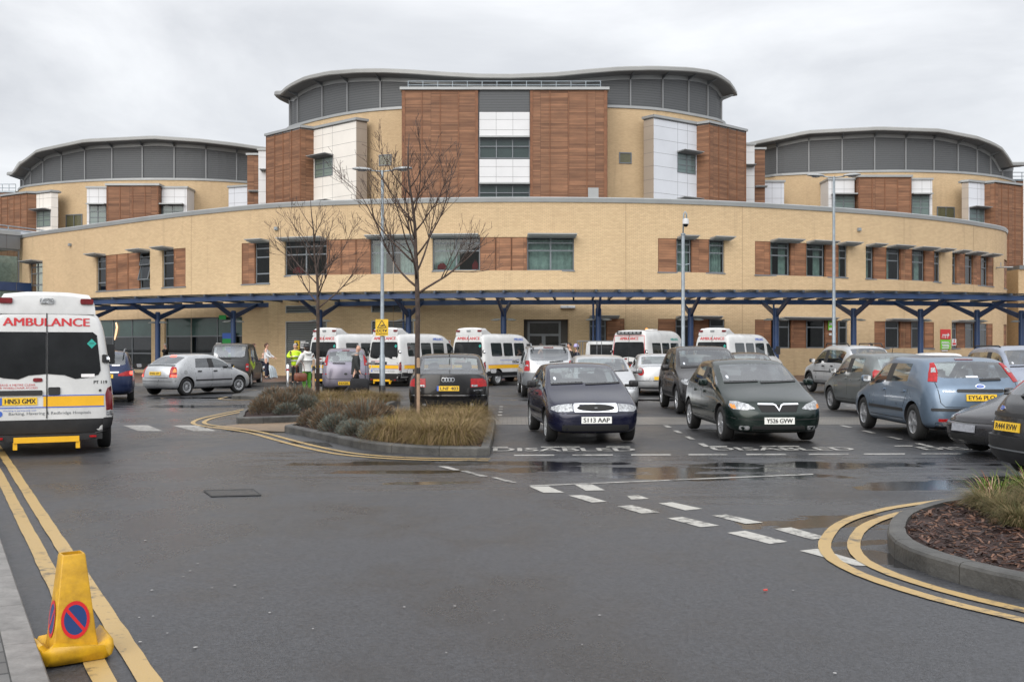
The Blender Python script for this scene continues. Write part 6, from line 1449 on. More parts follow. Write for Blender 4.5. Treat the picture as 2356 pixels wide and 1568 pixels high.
# ---- kerbed beds
KM=MATS['kerb_stone']; KD=mat('kerb_stone_dark',(.068,.066,.061),.5,var=.6,vscale=2.4,bump=.35)
MU=mat('bark_mulch',(.035,.016,.012),.9,var=.7,vscale=28,bump=1.0,bscale=45)
def kerb(name,pts,h,m,wid=.14,closed=True,label=None):
    "each stone about 0.9 m, butt-jointed with a thin gap"
    c=Curve(pts,closed); n=max(1,round(c.L/.9)); mb=MB()
    for k in range(n):
        a=c.L*k/n+.004; b=c.L*(k+1)/n-.004
        sweep(mb,c,[(0,-.02),(0,h-.03),(-.012,h-.008),(-.04,h),(-wid,h),(-wid,-.02)],a,b,step=.3)
    return tag(mb.build(name,m,None),kind='structure'),c
b1=spline([(-.34,15.95),(-.33,18.5),(-.35,22.05),(-3.0,22.05),(-4.35,21.05),(-4.55,20.35),(-3.5,18.55),(-2.7,17.2),(-2.15,16.35),(-1.2,15.78)],1,True)
b1=[(-.33,18.5),(-.35,22.05),(-3.0,22.05),(-4.3,21.0)]+[tuple(p) for p in spline([(-4.55,20.35),(-3.5,18.6),(-2.75,17.3),(-2.15,16.5),(-1.4,15.95),(-.34,15.72)],5)]
b1=b1[::-1]; b2=[(-3.3,30.3),(-6.4,30.3),(-6.95,27.5),(-6.5,24.4)]+[tuple(p) for p in spline([(-6.2,23.2),(-6.05,22.5),(-5.75,22.35),(-4.7,22.95),(-3.4,23.6)],3)]
def ccw(p): 
    a=sum(p[i][0]*p[(i+1)%len(p)][1]-p[(i+1)%len(p)][0]*p[i][1] for i in range(len(p))); return p if a>0 else p[::-1]
b1=ccw(b1); b2=ccw(b2)
b3=ccw([tuple(p) for p in spline([(14,11.6),(7.5,11.35),(5.3,10.85),(4.4,10.35),(3.95,9.95),(3.55,9.45),(3.25,8.85),(3.05,8.25),(3.03,7.7),(3.2,7.12),(3.42,6.72),(3.9,6.05),(4.9,5.2),(7,4.2)],4)]+[(14,4)])
for nm,b,h,m in (('island_kerb',b1,.13,KD),('island_kerb',b2,.14,KD),('island_kerb',b3,.145,KD)):
    o,c=kerb(nm,b,h,m); inner=c.off(-.13); z=h-.035
    mb=MB(); pts=[(p.x,p.y,z) for p in inner.p[:-1]]
    tr=delaunay_2d_cdt([Vector(p[:2]) for p in pts],[],[list(range(len(pts)))],1,1e-4)
    mb.add([(v.x,v.y,z) for v in tr[0]],[tuple(f) for f in tr[2]]); o=mb.build('planting_bed',MU,None,fix=False); tag(o,kind='structure')
    if o.data.polygons[0].normal.z<0: o.data.flip_normals()
def chips(n,inpoly,zf,seed,size=(.02,.07)):
    rg=random.Random(seed); mb=MB()
    xs=[p[0] for p in inpoly]; ys=[p[1] for p in inpoly]; k=0
    while k<n:
        x=rg.uniform(min(xs),min(max(xs),6.2)); y=rg.uniform(min(ys),max(ys))
        ins=False; j=len(inpoly)-1
        for i in range(len(inpoly)):
            a,b=inpoly[i],inpoly[j]
            if (a[1]>y)!=(b[1]>y) and x<(b[0]-a[0])*(y-a[1])/(b[1]-a[1])+a[0]: ins=not ins
            j=i
        if not ins: continue
        k+=1; L=rg.uniform(*size)*1.2; w=L*rg.uniform(.15,.4); t=.006
        Mx=Matrix.Translation((x,y,zf+rg.uniform(0,.03)))@Matrix.Rotation(rg.uniform(0,6.3),4,'Z')@Matrix.Rotation(rg.uniform(-.5,.5),4,'Y')@Matrix.Rotation(rg.uniform(-.4,.4),4,'X')
        mb.box(-L/2,L/2,-w/2,w/2,-t/2,t/2,rg.choice((0,0,0,1,2)),Mx)
    return mb
ch=[mat('bark_dark',(.028,.012,.009),.6,var=.5,vscale=9),mat('bark_brown',(.075,.030,.017),.6,var=.5,vscale=9),mat('bark_pale',(.15,.075,.045),.6,var=.4,vscale=9)]
o=chips(5200,[(p.x,p.y) for p in Curve(b3,True).off(-.16).p[:-1]],.115,3).build('bark_mulch',ch,None,fix=False); tag(o,'dark wet bark chips covering the kerbed bed at right','mulch',kind='stuff')
mb=chips(900,[(p.x,p.y) for p in Curve(b1,True).off(-.16).p[:-1]],.10,4); o=mb.build('bark_mulch',ch,None,fix=False); tag(o,'dark bark chips along the kerb of the central island bed','mulch',kind='stuff')
# raised footway island by the pedestrians and left-hand pavement
pi_=ccw([tuple(p) for p in spline([(-9.25,35.5),(-9.2,33.6),(-8.8,33.0),(-7.6,32.9),(-6.6,33.6),(-6.3,34.6)],3)]+[(-6.2,40.3),(-9.4,40.3)])
o,c=kerb('footway_kerb',pi_,.12,KD); sheet('footway',[(p.x,p.y) for p in c.off(-.13).p[:-1]],.112,asphalt('footway_asphalt',(.06,.06,.06),.5,[]))
A=gnd(102,1568); B=gnd(0,1259); d=(B-A).normalized(); nrm=Vector((d.y,-d.x,0))*-1
if nrm.x>0: nrm=-nrm
L0=A-d*6; L1=A+d*26
pl=ccw([(L0.x,L0.y),(L1.x,L1.y),(L1.x+nrm.x*8,L1.y+nrm.y*8),(L0.x+nrm.x*8,L0.y+nrm.y*8)])
kc=Curve([(L1.x,L1.y),(L0.x,L0.y)]); 
if (kc.n[0].x)<0: kc=Curve([(L0.x,L0.y),(L1.x,L1.y)])
mb=MB(); n=35
for k in range(n): sweep(mb,kc,[(0,-.02),(0,.085),(-.01,.10),(-.16,.105),(-.16,-.02)],kc.L*k/n+.003,kc.L*(k+1)/n-.003,step=1)
tag(mb.build('pavement_kerb',mat('kerb_pale',(.20,.19,.18),.6,var=.4,vscale=5,bump=.25),None),kind='structure')
sl_=brickmat('pavement_setts',(.13,.125,.12),(.09,.085,.08),(.03,.03,.028),.20,.10,.012,rough=.5,var=.35,vs=1.2)
q0=L0+nrm*.155; q1=L1+nrm*.155; mb=MB(); LL=(L1-L0).length
mb.quad((*q0.xy,.098),(*q1.xy,.098),(*(q1+nrm*8).xy,.098),(*(q0+nrm*8).xy,.098),0,[(0,0),(LL,0),(LL,8),(0,8)]); o=mb.build('pavement',sl_,None); tag(o,kind='structure')
if o.data.polygons[0].normal.z<0: o.data.flip_normals()
# ---- markings
def markmat(name,col,wear):
    m=bpy.data.materials.new(name); nt,N,Lk=nodes(m); b=N['Principled BSDF']; g=N.new('ShaderNodeNewGeometry')
    n=N.new('ShaderNodeTexNoise'); n.inputs['Scale'].default_value=9; n.inputs['Detail'].default_value=8; n.inputs['Roughness'].default_value=.75; Lk.new(g.outputs['Position'],n.inputs['Vector'])
    n2=N.new('ShaderNodeTexNoise'); n2.inputs['Scale'].default_value=1.3; n2.inputs['Detail'].default_value=3; Lk.new(g.outputs['Position'],n2.inputs['Vector'])
    ad=N.new('ShaderNodeMath'); ad.operation='MULTIPLY_ADD'; ad.inputs[1].default_value=.5; Lk.new(n2.outputs['Fac'],ad.inputs[0]); Lk.new(n.outputs['Fac'],ad.inputs[2])
    r=N.new('ShaderNodeMapRange'); r.inputs[1].default_value=.57+wear; r.inputs[2].default_value=.70+wear; r.inputs[3].default_value=0.; r.inputs[4].default_value=1; Lk.new(ad.outputs[0],r.inputs[0])
    mx=N.new('ShaderNodeMix'); mx.data_type='RGBA'; mx.inputs['A'].default_value=(*[.12*c+.035 for c in col],1); mx.inputs['B'].default_value=(*col,1); Lk.new(r.outputs[0],mx.inputs['Factor']); Lk.new(mx.outputs['Result'],b.inputs['Base Color'])
    b.inputs['Roughness'].default_value=.38
    bp=N.new('ShaderNodeBump'); bp.inputs['Strength'].default_value=.4; bp.inputs['Distance'].default_value=.004; n3=N.new('ShaderNodeTexNoise'); n3.inputs['Scale'].default_value=120; Lk.new(g.outputs['Position'],n3.inputs['Vector']); Lk.new(n3.outputs['Fac'],bp.inputs['Height']); Lk.new(bp.outputs[0],b.inputs['Normal'])
    return m
YM=markmat('yellow_road_paint',(.42,.285,.11),.0); WM=markmat('white_road_paint',(.43,.42,.385),.03); WM2=markmat('worn_white_road_paint',(.38,.37,.345),.05)
def strip(name,pts,w,m,z=.0,parts=None):
    c=Curve(pts); mb=MB(); n=max(2,int(c.L/.25)); pr=None; rg=random.Random(int(c.L*1000))
    for i in range(n+1):
        s=c.L*i/n; a=c.at(s,-w/2+rg.uniform(-.004,.004)); b=c.at(s,w/2+rg.uniform(-.004,.004)); q=((*a,z),(*b,z))
        if pr: mb.quad(pr[0],q[0],q[1],pr[1])
        pr=q
    o=mb.build(name,m,None,fix=False)
    if o.data.polygons[0].normal.z<0: o.data.flip_normals()
    return tag(o,kind='structure')
g2=lambda x,y:tuple(gnd(x,y)[:2])
for (xa,ya,xb,yb) in ((346,1568,11,1052),(242,1568,-2,1090)):
    a=Vector(g2(xa,ya)); b=Vector(g2(xb,yb)); dd=(b-a).normalized(); strip('yellow_line',[a-dd*5,a,b,b+dd*9],.11,YM)
k3=Curve(b3,True)
def offpath(c,d,s0,s1,n=60): return [tuple(c.at(s0+(s1-s0)*i/n,d)) for i in range(n+1)]
sa=min(range(len(k3.p)),key=lambda i:(k3.p[i]-Vector((5.0,10.7))).length); sb=min(range(len(k3.p)),key=lambda i:(k3.p[i]-Vector((4.9,5.2))).length)
s0,s1=sorted((k3.s[sa],k3.s[sb]))
for dd in (.27,.50): strip('yellow_line',[tuple(p) for p in Curve(offpath(k3,dd,s0,s1)).p],.105,YM)
k1=Curve(b1,True)
yl=[(-6.9,27.5),(-7.0,25.2),(-6.95,23.6),(-6.6,22.3),(-5.7,21.2),(-4.9,20.2),(-3.75,18.15),(-3.0,16.9),(-2.35,16.05),(-1.45,15.5),(-.32,15.36)]
Y1=Curve(spline(yl,6))
for dd in (.06,.30): strip('yellow_line',[tuple(Y1.at(Y1.L*i/70,dd if Y1.at(1,1).y<0 else dd)) for i in range(71)],.10,YM)
strip('yellow_line',[(-12.6,40.4),(-10.0,40.2)],.1,YM); strip('yellow_line',spline([(-9.6,34.5),(-9.5,33.2),(-9,32.6),(-8.3,32.5)],4),.1,YM)
def dash(name,quads,m,z=-.004):
    mb=MB()
    for q in quads:
        p=[(*g2(*c),z) for c in q]; mb.add(p,[tuple(range(len(p)))])
    o=mb.build(name,m,None,fix=False)
    for f in o.data.polygons:
        if f.normal.z<0: o.data.flip_normals(); break
    return tag(o,kind='structure')
def sortq(q): return q
dash('give_way_marking',[((1217,1117),(1262,1117),(1298,1131.5),(1250,1131.5)),((1322,1113),(1362,1112),(1392,1126),(1348,1127)),((1308,1138),(1345,1137),(1396,1152),(1362,1154)),((1442,1138.5),(1468,1137),(1494,1145.5),(1452,1147)),
 ((1420,1163),(1455,1160),(1518,1176.5),(1476,1179)),((1515,1156),(1547,1153.5),(1617,1168.5),(1576,1172)),((1535,1190),(1570,1187),(1655,1207),(1612,1210.5)),((1638,1184),(1670,1181.5),(1756,1200),(1716,1203)),
 ((1673,1223.5),(1714,1218.5),(1812,1244),(1771,1249)),((1780,1214.5),(1820,1211),(1906,1235),(1868,1239)),((1840,1264.5),(1882,1260),(2012,1298),(1974,1300))],WM)
dash('stop_line',[((1217,1115),(1870,1088),(1872,1090.3),(1222,1116.8))],WM2)
dash('centre_line',[((1008,1071),(1030,1071.5),(1060,1080),(1043,1080)),((1058,1081),(1072,1081),(1123,1094),(1105,1094.5)),((1130,1096.5),(1143,1096.5),(1190,1108),(1176,1109))],WM2)
dash('crossing_marking',[((283,977.5),(340,977),(376,990.5),(318,990.5)),((395,977.5),(452,977),(500,990.5),(444,990.5))],WM2)
def bayline(x,y0,y1,ln=.62,gap=.75,w=.1):
    q=[];y=y0
    while y<y1: q.append(((x-w/2,y),(x+w/2,y),(x+w/2,min(y+ln,y1)),(x-w/2,min(y+ln,y1)))); y+=ln+gap
    return q
def wsheet(name,qs,m,z=-.004):
    mb=MB()
    for q in qs: mb.add([(*p,z) for p in q],[(0,1,2,3)])
    tag(mb.build(name,m,None,fix=False),kind='structure')
wsheet('bay_marking',bayline(3.28,17.2,22)+bayline(7.05,17.2,22)+bayline(2.9,25,29.5,.5,.7)+bayline(-.3,25,29.5,.5,.7)+bayline(6.4,25,29.5)+bayline(10.9,17.2,22)+bayline(9.6,25,29.5),WM2)
dash('bay_marking',[((a,1044.6-(a-1180)*.0035),(b,1044.6-(b-1180)*.0035),(b,1047.2-(b-1180)*.0035),(a,1047.2-(a-1180)*.0035)) for a,b in ((1183,1275),(1317,1410),(1452,1543),(1584,1673.5),(1717,1807.5),(1860.5,1952),(1987.5,2082),(2120,2212))],WM2)
dash('bay_marking',[((a,1026.3-(a-1127)*.003),(b,1026.3-(b-1127)*.003),(b,1028.3-(b-1127)*.003),(a,1028.3-(a-1127)*.003)) for a,b in ((1127,1169),(1245,1335),(1395,1450),(1630,1673),(1748,1839),(2058,2100))],WM2)
def ground_text(body,cx,cy,h,w,m):
    v,f=text_geo(body,h,w); v,f=fat(v,f,.012); mb=MB(); mb.add([(cx+a,cy+b,-.003+c_) for a,b,c_ in v],f); o=mb.build('bay_lettering',m,None,fix=False)
    if o.data.polygons[0].normal.z<0: o.data.flip_normals()
    tag(o,kind='structure')
ground_text('DISABLED',.85,16.72,.52,2.30,WM2); ground_text('DISABLED',4.45,16.85,.5,2.3,WM2); ground_text('DISABLED',7.9,16.9,.5,2.3,WM2)
# manhole cover, chewing gum and litter
mh=thing('manhole_cover','rectangular iron manhole cover set in the wet road at left','manhole cover',(*g2(533,1133),0))
c=[Vector((*g2(*q),0)) for q in ((470,1128),(583,1125.5),(600,1138),(487,1141))]; mb=MB()
ctr=sum(c,Vector())/4; mb.add([(p.x-ctr.x,p.y-ctr.y,.0) for p in c],[(0,1,2,3)]); iron=mat('cast_iron',(.045,.042,.04),.45,.2,var=.6,vscale=14,bump=1,bscale=22); o=mb.build('cover_plate',iron,mh); o.location=Vector((ctr.x,ctr.y,.0))-mh.location
mb=MB()
for a,b in zip(c,c[1:]+c[:1]): mb.tube([a-ctr,b-ctr],.010,4)
o=mb.build('cover_frame',mat('iron_frame',(.03,.03,.03),.6),mh); o.location=Vector((ctr.x,ctr.y,.0))-mh.location
rg=random.Random(11); mb=MB()
gum=[(334,1242),(488,1351),(352,1416),(320,1419),(422,1325),(540,1345),(316,1376),(322,1475),(598,1254),(720,1445),(385,1455),(1743,1297),(1380,1210),(895,1242),(930,1395),(437,1312),(620,1408),(283,1064),(240,1092),(470,1264)]
for k in range(18): gum.append((rg.uniform(300,1950),rg.uniform(1180,1560)))
for x,y in gum:
    p=gnd(x,y); r=rg.uniform(.004,.011); mb.add([(p.x+r*math.cos(q)*rg.uniform(.7,1.3),p.y+r*math.sin(q)*rg.uniform(.7,1.3),.001) for q in [k*PI/4 for k in range(8)]],[tuple(range(8))])
tag(mb.build('gum_spots',mat('chewing_gum',(.34,.33,.32),.5),None,fix=False),'small pale chewing gum spots scattered over the wet road','gum spots',kind='stuff')
p=gnd(1761,1358); mb=MB(); mb.box(-.014,.014,-.006,.006,0,.008,0,Matrix.Translation((p.x,p.y,.001))@Matrix.Rotation(.2,4,'Z')); mb.tube([(p.x-.013,p.y,.008),(p.x+.014,p.y+.003,.010)],.004,6); tag(mb.build('litter_scrap',mat('red_litter',(.45,.06,.05),.5),None),'small red scrap of litter lying on the open road','litter')
# ================================================================== PEOPLE
def skin_mesh(V,E,Rr,root=0,level=1):
    me=bpy.data.meshes.new('t'); me.from_pydata(V,E,[])
    bm=bmesh.new(); bm.from_mesh(me); lay=bm.verts.layers.skin.verify(); bm.verts.ensure_lookup_table()
    for v,r in zip(bm.verts,Rr): v[lay].radius=(r,r) if not isinstance(r,tuple) else r; v[lay].use_root=False
    bm.verts[root][lay].use_root=True; bm.to_mesh(me); bm.free()
    def mods(o):
        s=o.modifiers.new('k','SKIN'); s.use_smooth_shade=True; s.branch_smoothing=.4
        q=o.modifiers.new('s','SUBSURF'); q.levels=level; q.render_levels=level
    return evalmesh(me,mods)
def chain(V,E,Rr,pts,start=None):
    "append a chain of (point, radius); returns index of last"
    p=start
    for co,r in pts:
        V.append(tuple(co)); Rr.append(r); i=len(V)-1
        if p is not None: E.append((p,i))
        p=i
    return p
def person(label,pos,yaw,h,top,legs,skin=None,hair=None,shoe=None,lean=0,arms=((-.05,.03,0),(-.05,.03,0)),stride=0,sit=False,long=0,hood=None,bald=False,longhair=False,hat=None,vest=None,group=None,head_turn=0,bulk=1.0):
    """pose: forward +x, left +y. arms: (hand forward, hand out, hand up from hanging) for left and right"""
    skin=skin or M['skin']; shoe=shoe or M['black']; t=thing('person',label,'person',pos,yaw,group); k=h/1.75
    hipz=.90 if not sit else .50
    up=lambda z:Vector((lean*(z-.9)*.5 if z>.9 else 0,0,z-(.90-hipz)))
    V=[];E=[];Rr=[]
    pel=chain(V,E,Rr,[(up(.92),.115)]); ch=chain(V,E,Rr,[(up(1.12),.105),(up(1.30),.125),(up(1.42),.085),(up(1.49)+Vector((.01,0,0)),.052)],pel)
    hx=.03+lean*.06; chain(V,E,Rr,[(up(1.555)+Vector((hx*.6,0,0)),.068),(up(1.635)+Vector((hx,0,0)),.088),(up(1.715)+Vector((hx,0,0)),.068),(up(1.745)+Vector((hx,0,0)),.03)],ch)
    head=len(V)-3; nx=chain(V,E,Rr,[(Vector(V[head])+Vector((.095,0,-.02)),.014)],head)
    for s in (1,-1): chain(V,E,Rr,[(Vector(V[head])+Vector((0,s*.088,-.005)),.014)],head)
    sh=ch-1; arm=[]; cuffs=[]
    for s,(fx,out,upz) in zip((1,-1),arms):
        S=up(1.40)+Vector((0,s*.175,0)); W=S+Vector((fx,s*(.06+out),-.52+upz)); Hh=(W-S).length
        mid=(S+W)/2; L1=.27; d=(W-S).normalized(); bend=math.sqrt(max(0,L1*L1-(min(Hh,.535)/2)**2)); side=Vector((-.75,s*.5,-.3)); side=(side-d*side.dot(d)).normalized(); El=mid+side*bend
        a=chain(V,E,Rr,[(S,.058),(El,.042),(W,.028)],sh); arm.append((S,El,W))
        hd=(W-El).normalized(); pl=chain(V,E,Rr,[(W+hd*.055,.032)],a)
        lat=Vector((0,0,1)).cross(hd); lat=lat.normalized() if lat.length>.2 else Vector((1,0,0))
        if lat.x<0: lat=-lat
        curl=Vector((0,-s,0))*.012
        for q in range(4):
            b=W+hd*.085+lat*(.024-.016*q); ln=(.075,.085,.078,.06)[q]
            chain(V,E,Rr,[(b,.0085),(b+hd*ln*.55+curl,.008),(b+hd*ln*.9+curl*2.6,.006)],pl)
        chain(V,E,Rr,[(W+hd*.045+lat*.04,.010),(W+hd*.085+lat*.055,.008)],pl)
    leg=[]
    for s in (1,-1):
        st=stride*s; hip=Vector((0,s*.095,hipz-.04))
        if sit: kn=hip+Vector((.42,s*.03,.02)); an=kn+Vector((.05,0,-.40))
        else: kn=hip+Vector((.12*st+.02,0,-.41+.02*abs(st))); an=Vector((.34*st-(.10 if st<0 else 0),s*.10,.085+(.06 if st<0 else 0)))
        chain(V,E,Rr,[(hip,.088),(kn,.058),(an,.038),(an+Vector((.10,s*.01,-.045)),.036),(an+Vector((.17,s*.015,-.05)),.028)],pel); leg.append((hip,kn,an))
    V=[tuple(Vector(v)*k) for v in V]; Rr=[r*k for r in Rr]
    me=skin_mesh(V,E,Rr,pel); me.materials.append(skin); mobj('body',me,t)
    def cloth(name,chs,m,root=0):
        V=[];E=[];Rr=[]
        ids=[]
        for st,pts in chs: ids.append(chain(V,E,Rr,pts,st))
        V=[tuple(Vector(v)*k) for v in V]; Rr=[r*k for r in Rr]; me=skin_mesh(V,E,Rr,root); me.materials.append(m); return mobj(name,me,t)
    B=bulk; lo=.80-long
    core=[(up(1.40),.10*B),(up(1.44)+Vector((.01,0,0)),.072)]
    chs=[(None,[(up(max(lo,.80)),.155*B),(up(1.0),.140*B),(up(1.16),.138*B),(up(1.31),.150*B),(up(1.41),.105*B),(up(1.46)+Vector((.01,0,0)),.066)])]
    if long: chs.append((0,[(up(.80-long),.165*B)]))
    for (S,El,W) in arm: chs.append((4,[(S,.078*B),(El,.062*B),(El.lerp(W,.93),.046*B)]))
    cloth('jacket' if bulk>1 else 'shirt',chs,top,1)
    chs=[(None,[(up(.93),.130),(up(.86),.125)])]
    for hip,kn,an in leg: chs.append((1,[(hip-Vector((0,0,.06)),.100),(kn,.074),(an+Vector((0,0,.03)),.062)]))
    cloth('trousers',chs,legs)
    sm=MB()
    for hip,kn,an in leg:
        a=an*k; pts=rrect(-.05*k,.06*k+.13*k,-.045*k,.045*k,.035*k,3); n=len(pts); z0=max(a.z-.085*k,.0)
        sm.add([(a.x+p[0],a.y+p[1],z0) for p in pts]+[(a.x+p[0]*.95,a.y+p[1]*.95,z0+.05*k) for p in pts]+[(a.x-.01+p[0]*.55,a.y+p[1]*.7,z0+.095*k) for p in pts],[tuple(range(n))[::-1]]+[(i*n+j,i*n+(j+1)%n,(i+1)*n+(j+1)%n,(i+1)*n+j) for i in range(2) for j in range(n)]+[tuple(2*n+j for j in range(n))])
    sm.build('shoes',shoe,t,smooth=40)
    hc=(up(1.635)+Vector((hx,0,0)))*k
    fm=MB()
    for s in (1,-1): fm.lathe([(.012*k,-.004),(.008*k,.006),(0,.008)],8,0,Matrix.Translation((hc.x+.084*k,s*.034*k,hc.z+.012*k))@Matrix.Rotation(-PI/2,4,'Z'))
    fm.build('eyes',M['ink'],t); fm=MB(); fm.box(hc.x+.078*k,hc.x+.086*k,-.024*k,.024*k,hc.z-.058*k,hc.z-.050*k); fm.build('mouth',mat('lips',(.35,.13,.11),.6),t)
    if hair and not hat:
        hm=MB(); n=14; vs=[]; rows=7
        for i in range(rows+1):
            a=PI*.5*(1.15 if not bald else .35)*i/rows
            for j in range(n):
                g=2*PI*j/n; r=.100*k; fr=math.cos(g); lim=a*(1.0 if fr<.3 else .62)
                if bald: lim=a
                vs.append((hc.x-.008*k+r*1.02*math.sin(lim)*math.cos(g),r*.95*math.sin(lim)*math.sin(g),hc.z+.015*k+r*1.08*math.cos(lim)))
        hm.add(vs,[(i*n+j,i*n+(j+1)%n,(i+1)*n+(j+1)%n,(i+1)*n+j) for i in range(rows) for j in range(n)])
        if longhair: hm.lathe([(.02*k,.10*k),(.062*k,.04*k),(.055*k,-.05*k),(.02*k,-.10*k)],10,0,Matrix.Translation((hc.x-.085*k,0,hc.z-.01*k)),axis='z')
        hm.build('hair',hair,t,smooth=True)
    if hat:
        hm=MB(); hm.lathe([(.001,.135*k),(.07*k,.125*k),(.105*k,.07*k),(.112*k,.01*k),(.14*k,-.01*k),(.10*k,-.02*k)],18,0,Matrix.Translation((hc.x-.005,0,hc.z+.02*k)),axis='z'); hm.build('hat',hat,t,smooth=True)
        if hair: q=MB(); q.lathe([(.03*k,.05*k),(.085*k,0),(.08*k,-.07*k),(.03*k,-.11*k)],12,0,Matrix.Translation((hc.x-.045*k,0,hc.z-.02*k)),axis='z'); q.build('hair',hair,t,smooth=True)
    if hood:
        hm=MB(); o_=up(1.45)*k; hm.lathe([(.07*k,.06*k),(.13*k,.05*k),(.15*k,.0),(.12*k,-.05*k),(.05*k,-.06*k)],16,0,Matrix.Translation((o_.x-.05*k,0,o_.z-.01*k))@Matrix.Rotation(R(-18),4,'Y'),axis='z'); hm.build('hood',hood,t,smooth=True)
    if vest:
        vm=MB()
        for z,r in ((1.02,.150),(1.20,.150)):
            o_=up(z)*k; vm.lathe([(r*k*B,-.025*k),(r*k*B+.004,-.02*k),(r*k*B+.004,.02*k),(r*k*B,.025*k)],20,0,Matrix.Translation((o_.x,0,o_.z)),axis='z')
        vm.build('reflective_band',vest,t,smooth=True)
    return t,arm,k
cl=lambda n,c,v=.25:mat(n,c,.85,var=v,vscale=7,bump=.3,bscale=18)
black_c=cl('black_cloth',(.012,.012,.014)); white_c=cl('white_cloth',(.62,.62,.60),.12); navy_c=cl('navy_cloth',(.012,.014,.03)); grey_c=cl('charcoal_cloth',(.028,.030,.030)); green_c=cl('green_cloth',(.10,.30,.035)); hiv=mat('hi_vis_yellow',(.55,.78,.02),.6,var=.1,vscale=8); lilac_c=cl('lilac_cloth',(.38,.34,.55)); tunic=cl('white_tunic',(.66,.67,.68),.1)
silver_b=mat('silver_band',(.55,.55,.55),.3,.5); ginger=mat('brown_hair',(.07,.03,.018),.7)
pH=.112
# woman in white coat and green trousers, back to the viewer
t,arm,k=person('woman in hooded white coat and green trousers standing on the kerb with her back turned',(*g2(706,913),.118)[:3],math.atan2(.75,-.65),1.66,white_c,green_c,hair=M['hair'],hat=M['ink'],hood=white_c,bulk=1.22,long=.03,arms=((.22,.05,.12),(-.02,.05,0)),shoe=white_c)
fl=MB(); 
for a in (-.03,.0,.035): fl.lathe([(.001,.02),(.022,.012),(.02,-.01),(.001,-.015)],8,0,Matrix.Translation((-.03,a,1.66+.03)),axis='z')
fl.build('hair_flower',white_c,t)
def bag(name,label,cat,pos,yaw,w,h,d,m,strap=.25,group=None):
    b=thing(name,label,cat,pos,yaw); mb=MB(); pts=rrect(-w/2,w/2,0,h,min(w,h)*.28,4); n=len(pts); rings=[(-d/2,.82),(-d*.3,1),(d*.3,1),(d/2,.82)]
    mb.add([(p[0]*k_,y,h/2+(p[1]-h/2)*k_) for y,k_ in rings for p in pts],[tuple(range(n))]+[(i*n+j,i*n+(j+1)%n,(i+1)*n+(j+1)%n,(i+1)*n+j) for i in range(3) for j in range(n)]+[tuple(3*n+j for j in range(n))])
    mb.build('bag_body',m,b,smooth=50); mb=MB()
    mb.tube([(-w*.32,0,h*.92),(-w*.26,0,h+strap*.6),(0,0,h+strap),(w*.26,0,h+strap*.6),(w*.32,0,h*.92)],.012,6); mb.build('strap',m,b,smooth=True); return b
p=gnd(692,914); bag('handbag','brown leather handbag hanging beside the woman in the white coat','bag',(p.x+.0,p.y-.05,.118+.42),R(20),.42,.28,.16,mat('brown_leather',(.16,.045,.02),.4,var=.4,vscale=9),.42)
# walking man with a dark bag
px=at(818,905,33.4); t,arm,k=person('balding man in dark grey jacket walking right with a black bag',(px.x,px.y,.0),R(8),1.74,grey_c,black_c,hair=M['hairg'],bald=True,lean=.13,stride=.8,arms=((-.10,.06,.02),(.10,.02,.02)),bulk=1.12,hood=cl('grey_collar',(.25,.25,.25)),long=.02)
w_=arm[1][2]*k; c,s=math.cos(R(8)),math.sin(R(8)); bag('holdall','black holdall in the hand of the balding man','bag',(px.x+c*w_.x-s*w_.y,px.y+s*w_.x+c*w_.y,w_.z-.62),R(8),.62,.38,.24,black_c,.20)
# hi-vis steward, nurses, wheelchair patient
def at_px(x,y,z=0): return tuple(gnd(x,y,z))
person('man in yellow hi-vis jacket and black trousers standing beside the bollard',(*at_px(679,884)[:2],.0),math.atan2(-.9,.5),1.84,hiv,black_c,hair=M['hairg'],bulk=1.25,arms=((.30,-.06,.24),(.28,.02,.30)),vest=silver_b)
nur='nurses in white tunics'
person('nurse in white tunic, left one of the two behind the black cab',(*at_px(583,871,.11)[:2],.10),R(10),1.76,tunic,navy_c,hair=ginger,longhair=True,arms=((.22,0,.10),(.22,0,.10)))
person('nurse in white tunic pushing the wheelchair beside the brick wall',(*at_px(613,871,.11)[:2],.10),R(-5),1.78,tunic,navy_c,hair=ginger,longhair=True,arms=((.34,-.03,.16),(.34,-.03,.16)))
wp=Vector((*at_px(605,868,.11)[:2],.10)); yaw=R(-25)
t,arm,k=person('elderly patient in dark jumper sitting in the wheelchair',(wp.x,wp.y,.10),yaw,1.68,navy_c,navy_c,hair=M['hairg'],bald=True,sit=True,arms=((.30,-.05,.22),(.30,-.05,.22)))
wc=thing('wheelchair','black wheelchair with large spoked rear wheels carrying the elderly patient','wheelchair',tuple(wp),yaw)
for s in (1,-1):
    mb=MB(); mb.lathe([(.29+.015*math.cos(g*PI/3),.015*math.sin(g*PI/3)) for g in range(7)],26,0,Matrix.Translation((-.08,s*.30,.305))); o=mb.build('rear_wheel',M['rubber'],wc)
    mb=MB(); 
    for g in range(8): mb.tube([(-.08,s*.30,.305),(-.08+.28*math.cos(g*PI/4),s*.30,.305+.28*math.sin(g*PI/4))],.004,4)
    mb.build('spokes',M['galv'],o); mb=MB(); mb.lathe([(.09,-.015),(.09,.015),(.03,.02),(.03,-.02),(.09,-.015)],16,0,Matrix.Translation((.42,s*.24,.09))); mb.build('caster',M['rubber'],wc)
mb=MB(); mb.box(-.22,.24,-.23,.23,.36,.40); mb.build('seat',black_c,wc); mb=MB(); mb.box(-.28,-.24,-.23,.23,.42,.86); mb.build('backrest',black_c,wc)
mb=MB()
